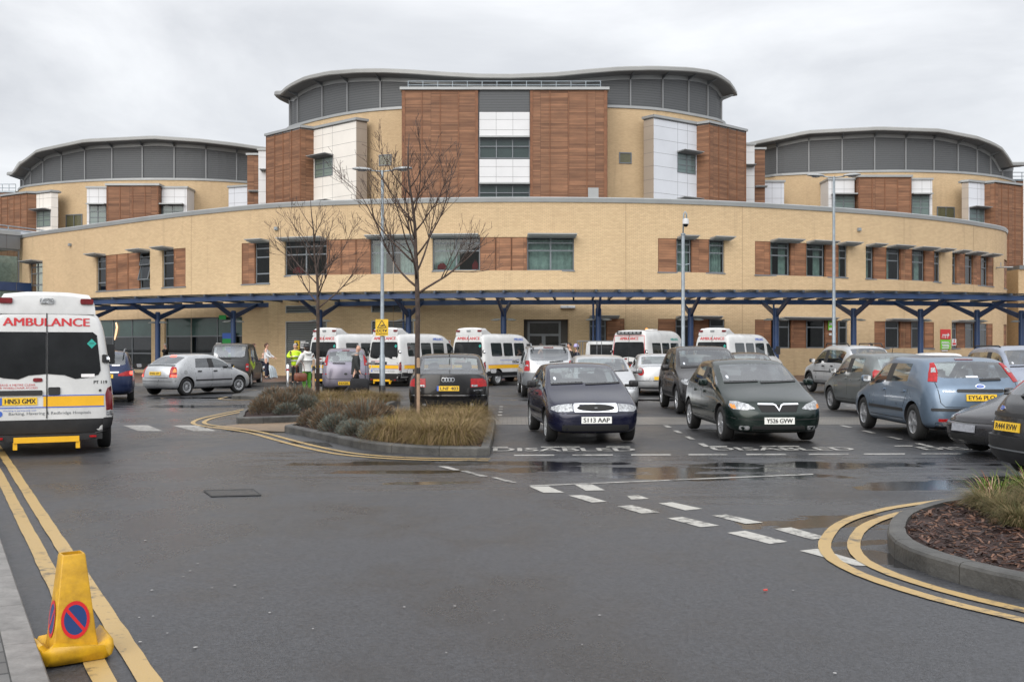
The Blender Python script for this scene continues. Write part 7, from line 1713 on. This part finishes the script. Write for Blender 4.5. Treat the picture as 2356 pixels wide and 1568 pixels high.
for s in (1,-1): mb.tube([(-.42,s*.24,.92),(-.28,s*.24,.90),(-.26,s*.24,.36),(.28,s*.24,.36),(.44,s*.22,.14),(.60,s*.16,.12)],.014,6); mb.tube([(-.24,s*.26,.60),(.18,s*.26,.60),(.22,s*.26,.38)],.014,6)
mb.build('frame',M['galv'],wc)
bl=thing('blanket','pale blue blanket draped over the knees of the wheelchair patient','blanket',tuple(wp+Vector((.5*math.cos(yaw),.5*math.sin(yaw),.05))),yaw); mb=MB(); n=12; rows=[(-.34,.64,.25),(-.1,.66,.26),(.08,.58,.27),(.14,.40,.28),(.18,.2,.30),(.22,.04,.33)]
mb.add([(x+.02*math.sin(j*1.7),hw*(2*j/n-1),z-.05-.12*abs(2*j/n-1)**3+.015*math.sin(j*2.3+x*9)) for x,z,hw in rows for j in range(n+1)],[(i*(n+1)+j,(i+1)*(n+1)+j,(i+1)*(n+1)+j+1,i*(n+1)+j+1) for i in range(len(rows)-1) for j in range(n)])
o=mb.build('cloth',cl('pale_blue_cloth',(.55,.62,.66),.1),bl,smooth=True)
person('grey haired man in black coat on the phone beside the blue canopy column',(*at(381,812,58.5)[:2],.10),R(215),1.80,black_c,black_c,hair=M['hairg'],arms=((.26,-.10,.50),(-.05,.03,0)),bulk=1.12)
person('dark haired man in black coat walking left in front of the entrance',(*at(1311,800,46.5)[:2],.0),R(200),1.88,black_c,black_c,hair=M['hair'],stride=.5,bulk=1.1)
person('woman in lilac hat and dark coat next to the truck',(*at(1327,800,46.3)[:2],.0),R(185),1.80,navy_c,black_c,hair=M['hair'],hat=lilac_c,bulk=1.15)
person('man whose head shows above the silver off roader near the entrance',(*at(1244,800,46.8)[:2],.0),R(-20),1.84,cl('maroon_cloth',(.10,.03,.03)),black_c,hair=M['hair'])
person('dark haired person walking behind the silver compact off roader',(*at(2004,800,45)[:2],.0),R(180),1.86,black_c,black_c,hair=M['hair'])
# ================================================================== STREET FURNITURE
def lamp_post(label,x,Zr,ytop,group):
    X0=(x-CX)/F*Zr; H=EYE+(HY-ytop)/F*Zr; t=thing('lamp_post',label,'lamp post',(X0,Zr,0),0,group)
    mb=MB(); mb.lathe([(.10,0),(.10,1.35),(.075,1.42),(.062,H*.5),(.052,H-.1),(.05,H)],14,axis='z',cap=True); mb.build('pole',M['galv'],t,smooth=40)
    mb=MB(); mb.lathe([(.115,0),(.115,.30),(.102,.32)],14,axis='z'); mb.build('base_sleeve',M['black'],t,smooth=40)
    for s in (1,-1):
        mb=MB(); mb.tube([(0,0,H-.04),(s*.42,-.04*s,H+.0)],.026,7); mb.build('arm',M['galv'],t,smooth=True)
        mb=MB(); n=12; rings=[(.38,.05,.035),(.46,.085,.055),(.62,.125,.08),(.82,.135,.085),(.98,.11,.06),(1.07,.05,.03)]
        vs=[]
        for d,hw,hh in rings:
            for j in range(n):
                g=2*PI*j/n; vs.append((s*d,-.05*s+hw*math.cos(g),H+.03+.05*(d-.4)+hh*(math.sin(g) if math.sin(g)>0 else .55*math.sin(g))))
        mb.add(vs,[(i*n+j,i*n+(j+1)%n,(i+1)*n+(j+1)%n,(i+1)*n+j) for i in range(5) for j in range(n)]+[tuple(range(n)),tuple(5*n+j for j in range(n))]); o=mb.build('lamp_head',M['lgrey'],t,smooth=60)
        mb=MB(); mb.lathe([(.11,0),(.09,-.03),(0,-.04)],12,0,Matrix.Translation((s*.72,-.05*s,H-.0))@Matrix.Scale(1.6,4,(1,0,0)),axis='z'); mb.build('lens',M['lamp'],o,smooth=True)
    return t,H
gl='tall grey lamp posts with two heads'
t,H=lamp_post('grey double headed lamp post left of centre carrying the yellow CCTV sign',879.5,36.4,392,gl)
s_=thing('cctv_sign','yellow CCTV sign with black camera triangle on the left lamp post','sign',(t.location.x,36.28,at(0,772,36.3).z))
z0=0; z1=at(0,734,36.3).z-s_.location.z; hw=.225; mb=MB(); mb.box(-hw,hw,-.0,.012,0,z1); mb.build('board',M['yellow'],s_)
def tri_(c,r): return [(c[0]-r*.95,c[1]-r*.62),(c[0]+r*.95,c[1]-r*.62),(c[0],c[1]+r)]
mb=MB(); c=(0,z1*.66); A_=tri_(c,.18); B_=tri_((0,c[1]-.003),.135)
mb.add([(x,-.003,z) for x,z in A_]+[(x,-.003,z) for x,z in B_],[(0,1,4,3),(1,2,5,4),(2,0,3,5)]); mb.build('warning_triangle',M['ink'],s_)
mb=MB(); mb.add([(x,-.003,z) for x,z in ((-.08,z1*.62),(.06,z1*.67),(.09,z1*.62),(.02,z1*.59))],[(0,1,2,3)]); mb.add([(x,-.003,z) for x,z in ((-.10,z1*.575),(.09,z1*.575),(.09,z1*.59),(-.02,z1*.60))],[(0,1,2,3)]); mb.build('camera_symbol',M['ink'],s_)
for body,z,h,w in (('CCTV',z1*.31,.095,.36),('in operation',z1*.12,.055,.40)):
    v,f=text_geo(body,h,w); v,f=fat(v,f,.008 if body=='CCTV' else .002); mb=MB(); mb.add([(a,-.003-c_,z+b) for a,b,c_ in v],f); mb.build('lettering',M['ink'],s_)
lamp_post('grey double headed lamp post right of centre behind the silver off roader',1918.5,41.5,406,gl)
Zr=40.0; X0=(1571.5-CX)/F*Zr; H=at(0,540,Zr).z; t=thing('camera_pole','galvanised pole with white dome camera hanging from a hooked top','camera pole',(X0,Zr,0))
mb=MB(); mb.lathe([(.09,0),(.09,1.5),(.075,1.55),(.066,H)],14,axis='z',cap=True); mb.lathe([(.10,H),(.10,H+.05),(.03,H+.06)],12,axis='z'); mb.build('pole',M['galv'],t,smooth=40)
zt_=at(0,487,Zr).z; mb=MB(); mb.tube([(0,0,H),(.02,0,zt_-.25),(.03,0,zt_-.08),(.08,-.02,zt_),(.13,-.02,zt_-.08),(.14,-.02,zt_-.3)],.03,8); mb.build('hook',M['galv'],t,smooth=True)
zc_=at(0,512,Zr).z; mb=MB(); mb.lathe([(.05,.16),(.12,.12),(.125,.0),(.12,-.06)],16,0,Matrix.Translation((.10,-.02,zc_)),axis='z',cap=True); o=mb.build('camera_housing',M['white'],t,smooth=50); mb=MB(); mb.lathe([(.11,-.06),(.09,-.13),(.04,-.17),(0,-.175)],14,0,Matrix.Translation((.10,-.02,zc_)),axis='z'); mb.build('dome',M['vanglass'],o,smooth=True)
z2=at(0,608,Zr).z; mb=MB(); mb.tube([(-.25,0,z2+.02),(0,0,z2-.04),(.25,0,z2+.02)],.02,6); mb.build('bracket',M['galv'],t)
def bollard(label,x,y,z1px,m,Zr=None):
    p=gnd(x,y); h=EYE+(HY-z1px)/F*p.y; t=thing('bollard',label,'bollard',(p.x,p.y,0),0,'metal bollards')
    mb=MB(); mb.lathe([(.065,0),(.065,h-.03),(.05,h),(0,h+.005)],16,axis='z'); mb.build('post',m,t,smooth=40); mb=MB(); mb.lathe([(.067,h*.72),(.067,h*.80)],16,axis='z'); mb.lathe([(.067,h*.80),(.067,h*.86)],16,1,axis='z'); mb.build('band',[M['red'],M['white']],t,smooth=40)
bollard('shiny silver bollard with red band left of the hi-vis man',662,889,838,M['chrome'])
bollard('white bollard with red band at the foot of the wall behind the dark green car',1810.5,858,829,M['white'])
# ---- no-waiting cone
P=gnd(165,1508); yaw=R(35); t=thing('traffic_cone','scuffed yellow no waiting cone with blue and red discs standing on the double yellow lines','traffic cone',(P.x,P.y,0),yaw)
yp=mat('cone_yellow',(.56,.31,.006),.42,var=.22,vscale=9,bump=.15,bscale=14,hue=(.34,.18,.008)); Hc=.555
mb=MB(); rows=[(.05,.116,.104),(.12,.106,.096),(Hc-.01,.060,.055),(Hc,.056,.051)]
def ringp(hw,hd,z,r): return [(x,y,z) for x,y in rrect(-hw,hw,-hd,hd,r,3)]
rg_=[ringp(a,b,z,.009) for z,a,b in rows]; n=len(rg_[0]); vs=[p for r in rg_ for p in r]; mb.add(vs,[(i*n+j,i*n+(j+1)%n,(i+1)*n+(j+1)%n,(i+1)*n+j) for i in range(len(rg_)-1) for j in range(n)])
it=[ringp(.048,.043,Hc,.009),ringp(.048,.043,Hc-.04,.009)]; mb.add([p for r in it for p in r],[(j,(j+1)%n,n+(j+1)%n,n+j) for j in range(n)]+[tuple(n+j for j in range(n))]); b_=len(mb.v)
mb.add(rg_[-1]+it[0],[(j,(j+1)%n,n+(j+1)%n,n+j) for j in range(n)]); mb.build('cone_body',yp,t,smooth=35)
rgn=random.Random(5); mb=MB(); rings=[(.170,.155,.004),(.184,.168,.03),(.179,.163,.07),(.160,.146,.082),(.126,.114,.066),(.112,.100,.062)]; vs=[]
for i,(a,b,z) in enumerate(rings):
    for j,(x,y,_) in enumerate(ringp(a,b,0,.05)): k_=math.sin(j*1.7+i*.6)*.016*(1 if 0<i<4 else .4); vs.append((x*(1+k_*2.2),y*(1+k_*2.2),z+(k_*1.3 if i>0 else 0)+(.02 if i in(2,3) and (j//4)%2==0 else 0)))
n2=len(ringp(.2,.2,0,.05)); mb.add(vs,[(i*n2+j,i*n2+(j+1)%n2,(i+1)*n2+(j+1)%n2,(i+1)*n2+j) for i in range(len(rings)-1) for j in range(n2)]+[tuple(range(n2))[::-1]])
bo=mb.build('cone_base',yp,t,smooth=60)
sbl=mat('sign_blue',(.015,.045,.16),.35); srd=mat('sign_red_ring',(.55,.015,.02),.35)
def disc(side):
    zc=.215; rx=.072; rz=.098
    def surf(u,z):
        f=(z-.12)/(Hc-.13); hw=.106+(.060-.106)*f; hd=.096+(.055-.096)*f
        return Vector((u,-hd-.003,z)) if side==0 else Vector((-hw-.003,u,z))
    def band(r0,r1,m,name,off):
        mb=MB(); n=30; vs=[]
        for r in (r0,r1):
            for j in range(n): g=2*PI*j/n; q=surf(rx*r*math.cos(g),zc+rz*r*math.sin(g)); q+=Vector((0,-off,0)) if side==0 else Vector((-off,0,0)); vs.append(q)
        mb.add(vs,[(j,(j+1)%n,n+(j+1)%n,n+j) for j in range(n)]); return mb.build(name,m,t)
    o=band(.001,.80,sbl,'blue_disc',.0005); band(.80,1,srd,'red_ring',.001)
    mb=MB(); d=Vector((.707,-.707)); nn=Vector((.707,.707))*.095; q=[]
    for e in (-.84,.84):
        for s in (1,-1): w2=d*e*1.0+nn*s; v=surf(rx*w2.x,zc+rz*w2.y); v+=Vector((0,-.0015,0)) if side==0 else Vector((-.0015,0,0)); q.append(v)
    mb.add(q,[(0,1,3,2)]); mb.build('red_bar',srd,t)
disc(0); disc(1)
# ================================================================== TREES AND PLANTS
bark=mat('bark',(.065,.046,.037),.85,var=.5,vscale=14,bump=.6,bscale=40); twig=mat('twig_bark',(.075,.050,.040),.8,var=.3,vscale=12)
def young_tree(label,x,Zr,ytop,yfork,seed,spread,trunk_r,lean,nbr):
    rg=random.Random(seed); X0=(x-CX)/F*Zr; H=EYE+(HY-ytop)/F*Zr; zf=EYE+(HY-yfork)/F*Zr; t=thing('bare_tree',label,'tree',(X0,Zr,.09),0,None)
    base=Vector((0,0,-.09)); lead=[base,Vector((.0,0,1.2)),Vector((.01,0,zf-.3)),Vector((.0,.0,zf))]; z=zf; p=Vector(lead[-1]); d=Vector((lean,.02,1)).normalized()
    while z<H*.93:
        st=(H-zf)/7; d=(d+Vector((rg.uniform(-.12,.12),rg.uniform(-.1,.1),.15))).normalized(); p=p+d*st; lead.append(p.copy()); z=p.z
    rr=[]
    for q in lead: f=max(0,(q.z-zf)/(H-zf)); rr.append(trunk_r*(1-.18*max(0,min(1,q.z/zf))) if q.z<=zf else trunk_r*.74*(1-f)**.9+.006)
    mb=MB(); mb.tube(lead,rr,9); mb.build('trunk',bark,t,smooth=True)
    cr=MB()
    def branch(p,d,L,r,lev):
        n=max(3,int(L/.22)); pts=[p.copy()]; rad=[r]; q=p.copy(); dd=d.copy()
        for i in range(n):
            dd=(dd+Vector((rg.uniform(-.14,.14),rg.uniform(-.14,.14),rg.uniform(-.02,.16)*(1.0 if lev<2 else .6)))).normalized(); q=q+dd*(L/n); pts.append(q.copy()); rad.append(max(r*(1-.78*(i+1)/n),.0034))
        cr.tube(pts,rad,5 if lev==0 else 4 if lev==1 else 3)
        if lev<3:
            k=[6,4,3][lev] if L>.45 else 2
            k=max(1,int(k*min(1.3,L/(1.1 if lev==0 else .7))+rg.random()))
            for j in range(k):
                f=rg.uniform(.22,.97); i=min(int(f*n),n-1); o=pts[i].lerp(pts[i+1],f*n-i); bd=(pts[i+1]-pts[i]).normalized()
                side=Vector((rg.uniform(-1,1),rg.uniform(-1,1),rg.uniform(-.2,.7))); side=(side-bd*side.dot(bd)).normalized()
                nd=(bd*rg.uniform(.65,1.0)+side*rg.uniform(.45,.75)+Vector((0,0,.12))).normalized()
                branch(o,nd,L*rg.uniform(.35,.62)*(1.05-f*.35),max(rad[i]*.56,.0042),lev+1)
    for i in range(nbr):
        f=(i+.3)/nbr; zz=zf+(H-zf)*.76*f**1.1
        for a,b in zip(lead,lead[1:]):
            if a.z<=zz<=b.z or b is lead[-1]: o=a.lerp(b,max(0,min(1,(zz-a.z)/(b.z-a.z)))); break
        g=i*2.4+rg.uniform(-.4,.4); up=.62+.75*f; dd=Vector((math.cos(g),math.sin(g)*.8,up)).normalized(); L=spread*(1.22-.72*f)*rg.uniform(.85,1.12)
        branch(o,dd,L,trunk_r*.46*(1-.5*f),0)
    cr.build('crown',twig,t,smooth=True,fix=False); return t
young_tree('bare young tree with wide twiggy crown in the near bed, right of the lamp post',960,21.3,318,690,3,1.95,.060,.03,15)
young_tree('smaller bare young tree in the rear bed behind the white coated woman',731,28.2,462,720,9,1.7,.056,.03,13)
def stake(label,x,Zr,h,dx):
    X0=(x-CX)/F*Zr; t=thing('tree_stake',label,'stake',(X0,Zr,.09)); mb=MB(); mb.lathe([(.036,0),(.036,h-.02),(.02,h)],10,axis='z',cap=True); mb.build('post',mat('stake_wood',(.30,.20,.13),.8,var=.4,vscale=8),t,smooth=40); mb=MB(); mb.tube([(0,0,h*.80),(dx,0,h*.80)],.026,6); mb.lathe([(.041,h*.76),(.041,h*.85)],10,axis='z'); mb.build('tie',M['black'],t)
stake('pale timber stake tied to the smaller bare tree',721.5,28.0,1.25,.11); stake('pale timber stake supporting the larger bare tree',962.5,21.0,1.36,.03)
grassm=[]
def hairm(name,c1,c2,rough=.8):
    m=bpy.data.materials.new(name); nt,N,Lk=nodes(m); b=N['Principled BSDF']; b.inputs['Roughness'].default_value=rough; b.inputs['Specular IOR Level'].default_value=.2
    g=N.new('ShaderNodeNewGeometry'); r=N.new('ShaderNodeValToRGB'); r.color_ramp.elements[0].color=(*c1,1); r.color_ramp.elements[1].color=(*c2,1); Lk.new(g.outputs['Random Per Island'],r.inputs[0]); Lk.new(r.outputs[0],b.inputs['Base Color']); return m
straw=hairm('straw_grass',(.115,.080,.040),(.35,.245,.14)); olive=hairm('olive_grass',(.085,.075,.018),(.21,.155,.05)); heath=hairm('heather_leaf',(.095,.062,.038),(.20,.14,.09)); silverl=hairm('silver_leaf',(.075,.085,.07),(.17,.185,.16)); greeng=hairm('green_grass',(.042,.05,.018),(.16,.14,.06)); spike=hairm('spiky_leaf',(.06,.10,.015),(.12,.17,.03)); deadl=hairm('dead_leaf',(.16,.07,.04),(.40,.28,.20))
def blades(n,r,h,seed,w=.006,droop=.6,seg=4,mix=(0,),base=.12,upb=1.0):
    rg=random.Random(seed); mb=MB()
    for i in range(n):
        a=rg.uniform(0,2*PI); br=base*math.sqrt(rg.random()); o=Vector((br*math.cos(a),br*math.sin(a),0)); a2=a+rg.uniform(-.7,.7); out=Vector((math.cos(a2),math.sin(a2),0))
        L=h*rg.uniform(.75,1.35); rr=r*rg.uniform(.25,1.1); dr=droop*rg.uniform(.3,1.25); side=Vector((-out.y,out.x,0)); vs=[];ww=w*rg.uniform(.6,1.3); ph=rg.uniform(-.03,.03)
        for k in range(seg+1):
            f=k/seg; q=o+out*(rr*f**1.35)+Vector((0,0,L*upb*(f-dr*f*f*f*.85)))+side*(ph*math.sin(f*3)); 
            if q.z<.005: q.z=.005
            wd=ww*(1-f*.85)
            vs+=[q-side*wd,q+side*wd]
        mb.add(vs,[(2*k,2*k+1,2*k+3,2*k+2) for k in range(seg)],rg.choice(mix))
    return mb
def proto(name,mb,mats):
    o=mb.build(name,mats,None,fix=False); me=o.data; bpy.data.objects.remove(o); return me
GR=[proto('g',blades(2400,.54,.47,s,.0033,1.18,5,(0,0,0,1,1),base=.26),[straw,olive]) for s in (1,2,3)]
def clump(name,me,label,cat,x,y,z,sc,group,sz=1.0):
    o=mobj(name,me); o.location=(x,y,z); o.rotation_euler=(0,0,random.uniform(0,6.28)); o.scale=(sc,sc,sc*sz*random.uniform(.85,1.3)); tag(o,label,cat,group); return o
random.seed(21)
gG='straw coloured grass clumps in the near island bed'; gG2='straw coloured grass clumps in the rear island bed'
for i,(x,y,s) in enumerate([(-.95,16.6,.95),(-1.35,16.75,1.0),(-1.95,17.15,.92),(-.92,17.4,1.0),(-1.45,17.6,1.05),(-2.1,18.1,.95),(-.92,18.3,1.0),(-1.35,18.5,1.05),(-2.2,19.1,.9),(-.95,19.3,1.0),(-1.5,19.6,1.0),(-.95,20.3,1.0),(-1.5,20.6,.95),(-2.2,20.4,.9),(-.85,21.3,.95),(-1.6,21.4,.9),(-2.4,21.5,.85)]):
    clump('ornamental_grass',GR[i%3],'straw coloured ornamental grass clump among the others in the near island bed','ornamental grass',x,y,.09,s,gG)
for i,(x,y,s) in enumerate([(-4.3,24.6,.85),(-3.7,25.3,.9),(-4.6,25.9,.9),(-3.9,26.6,.95),(-4.9,27.0,.9),(-4.1,28.0,.95),(-5.0,28.6,.95),(-4.2,29.3,.95),(-3.6,29.6,.9),(-5.6,29.5,.8)]):
    clump('ornamental_grass',GR[i%3],'straw coloured ornamental grass clump among the others in the rear island bed','ornamental grass',x,y,.10,s,gG2)
def shrub(n,r,h,seed,mix):
    rg=random.Random(seed); mb=MB()
    for i in range(n):
        a=rg.uniform(0,2*PI); u=rg.random(); el=math.acos(1-u); k=rg.uniform(.72,1.05); q=Vector((r*math.sin(el)*math.cos(a)*k,r*math.sin(el)*math.sin(a)*k,.03+h*math.cos(el)*k+rg.uniform(-.03,.05)))
        d=(Vector((q.x,q.y,.5*h))+Vector((rg.uniform(-.1,.1),rg.uniform(-.1,.1),.15))).normalized(); sd=d.cross(Vector((rg.uniform(-1,1),rg.uniform(-1,1),rg.uniform(-1,1)))).normalized(); L=rg.uniform(.05,.11); w=rg.uniform(.005,.010)
        mb.add([q-sd*w,q+sd*w,q+d*L+sd*w*.3,q+d*L-sd*w*.3],[(0,1,2,3)],rg.choice(mix))
    return mb
HE=[proto('h',shrub(1700,.42,.34,s,(0,0,0,1)),[heath,silverl]) for s in (5,6)]+[proto('h',shrub(1500,.36,.30,8,(0,1,1,1)),[heath,silverl])]
gH='low heather shrubs in the near island bed'; gH2='low heather shrubs in the rear island bed'
for i,(x,y,s) in enumerate([(-3.95,20.5,.8),(-3.5,19.7,.9),(-3.25,18.95,.85),(-2.75,18.1,.8),(-2.85,19.3,1.0),(-3.6,20.7,1.0),(-2.75,20.2,1.05),(-3.1,21.3,1.0),(-2.35,17.5,.75),(-2.9,18.55,.75),(-3.75,21.4,.9)]):
    k=2 if i in (2,3,8,9) else i%2; clump('heather_shrub',HE[k],'low brown and grey green heather shrub among the others in the near island bed','shrub',x,y,.09,s,gH)
for i,(x,y,s) in enumerate([(-5.75,23.9,.85),(-5.2,23.7,.8),(-5.5,24.7,1.0),(-6.0,25.0,.9),(-5.0,24.8,.95),(-6.1,26.2,1.0),(-5.5,26.0,1.05),(-5.6,27.4,1.05),(-6.2,27.8,1.0),(-6.1,29.2,1.0)]):
    k=2 if i in (1,4) else i%2; clump('heather_shrub',HE[k],'low brown and grey green heather shrub among the others in the rear island bed','shrub',x,y,.10,s,gH2)
GG=[proto('g',blades(2600,.36,.34,s,.0030,.72,4,(0,0,0,1)),[greeng,straw]) for s in (31,32)]
for i,(x,y,s) in enumerate([(4.55,9.75,.95),(4.1,9.15,.0),(4.35,8.75,.75),(4.75,9.05,1.05),(4.75,8.3,.9),(5.2,8.6,1.1),(5.2,9.6,1.1),(4.85,7.75,.8),(5.3,7.9,1.0),(5.7,9.0,1.1),(5.8,8.2,1.1),(4.9,9.45,1.05),(5.0,8.75,1.0),(4.45,9.2,.8),(5.4,9.2,1.1),(4.6,8.55,.7),(5.05,8.1,.95)]):
    if s: clump('tufted_grass',GG[i%2],'green and tan tufted grass clump among the others in the right bed','ornamental grass',x,y,.10,s*.92,'tufted grass clumps in the right bed',.82)
SP=proto('g',blades(240,.42,.42,44,.014,.6,5,(0,0,0,1,1),base=.22),[spike,deadl])
for i,(x,y,s) in enumerate([(4.85,10.3,.95),(5.35,10.45,1.1),(5.2,10.0,1.0),(5.75,10.2,1.15)]):
    clump('spiky_plant',SP,'spiky green plant with curled dead leaves at the far side of the right bed','plant',x,y,.11,s*.72,'spiky plants in the right bed')
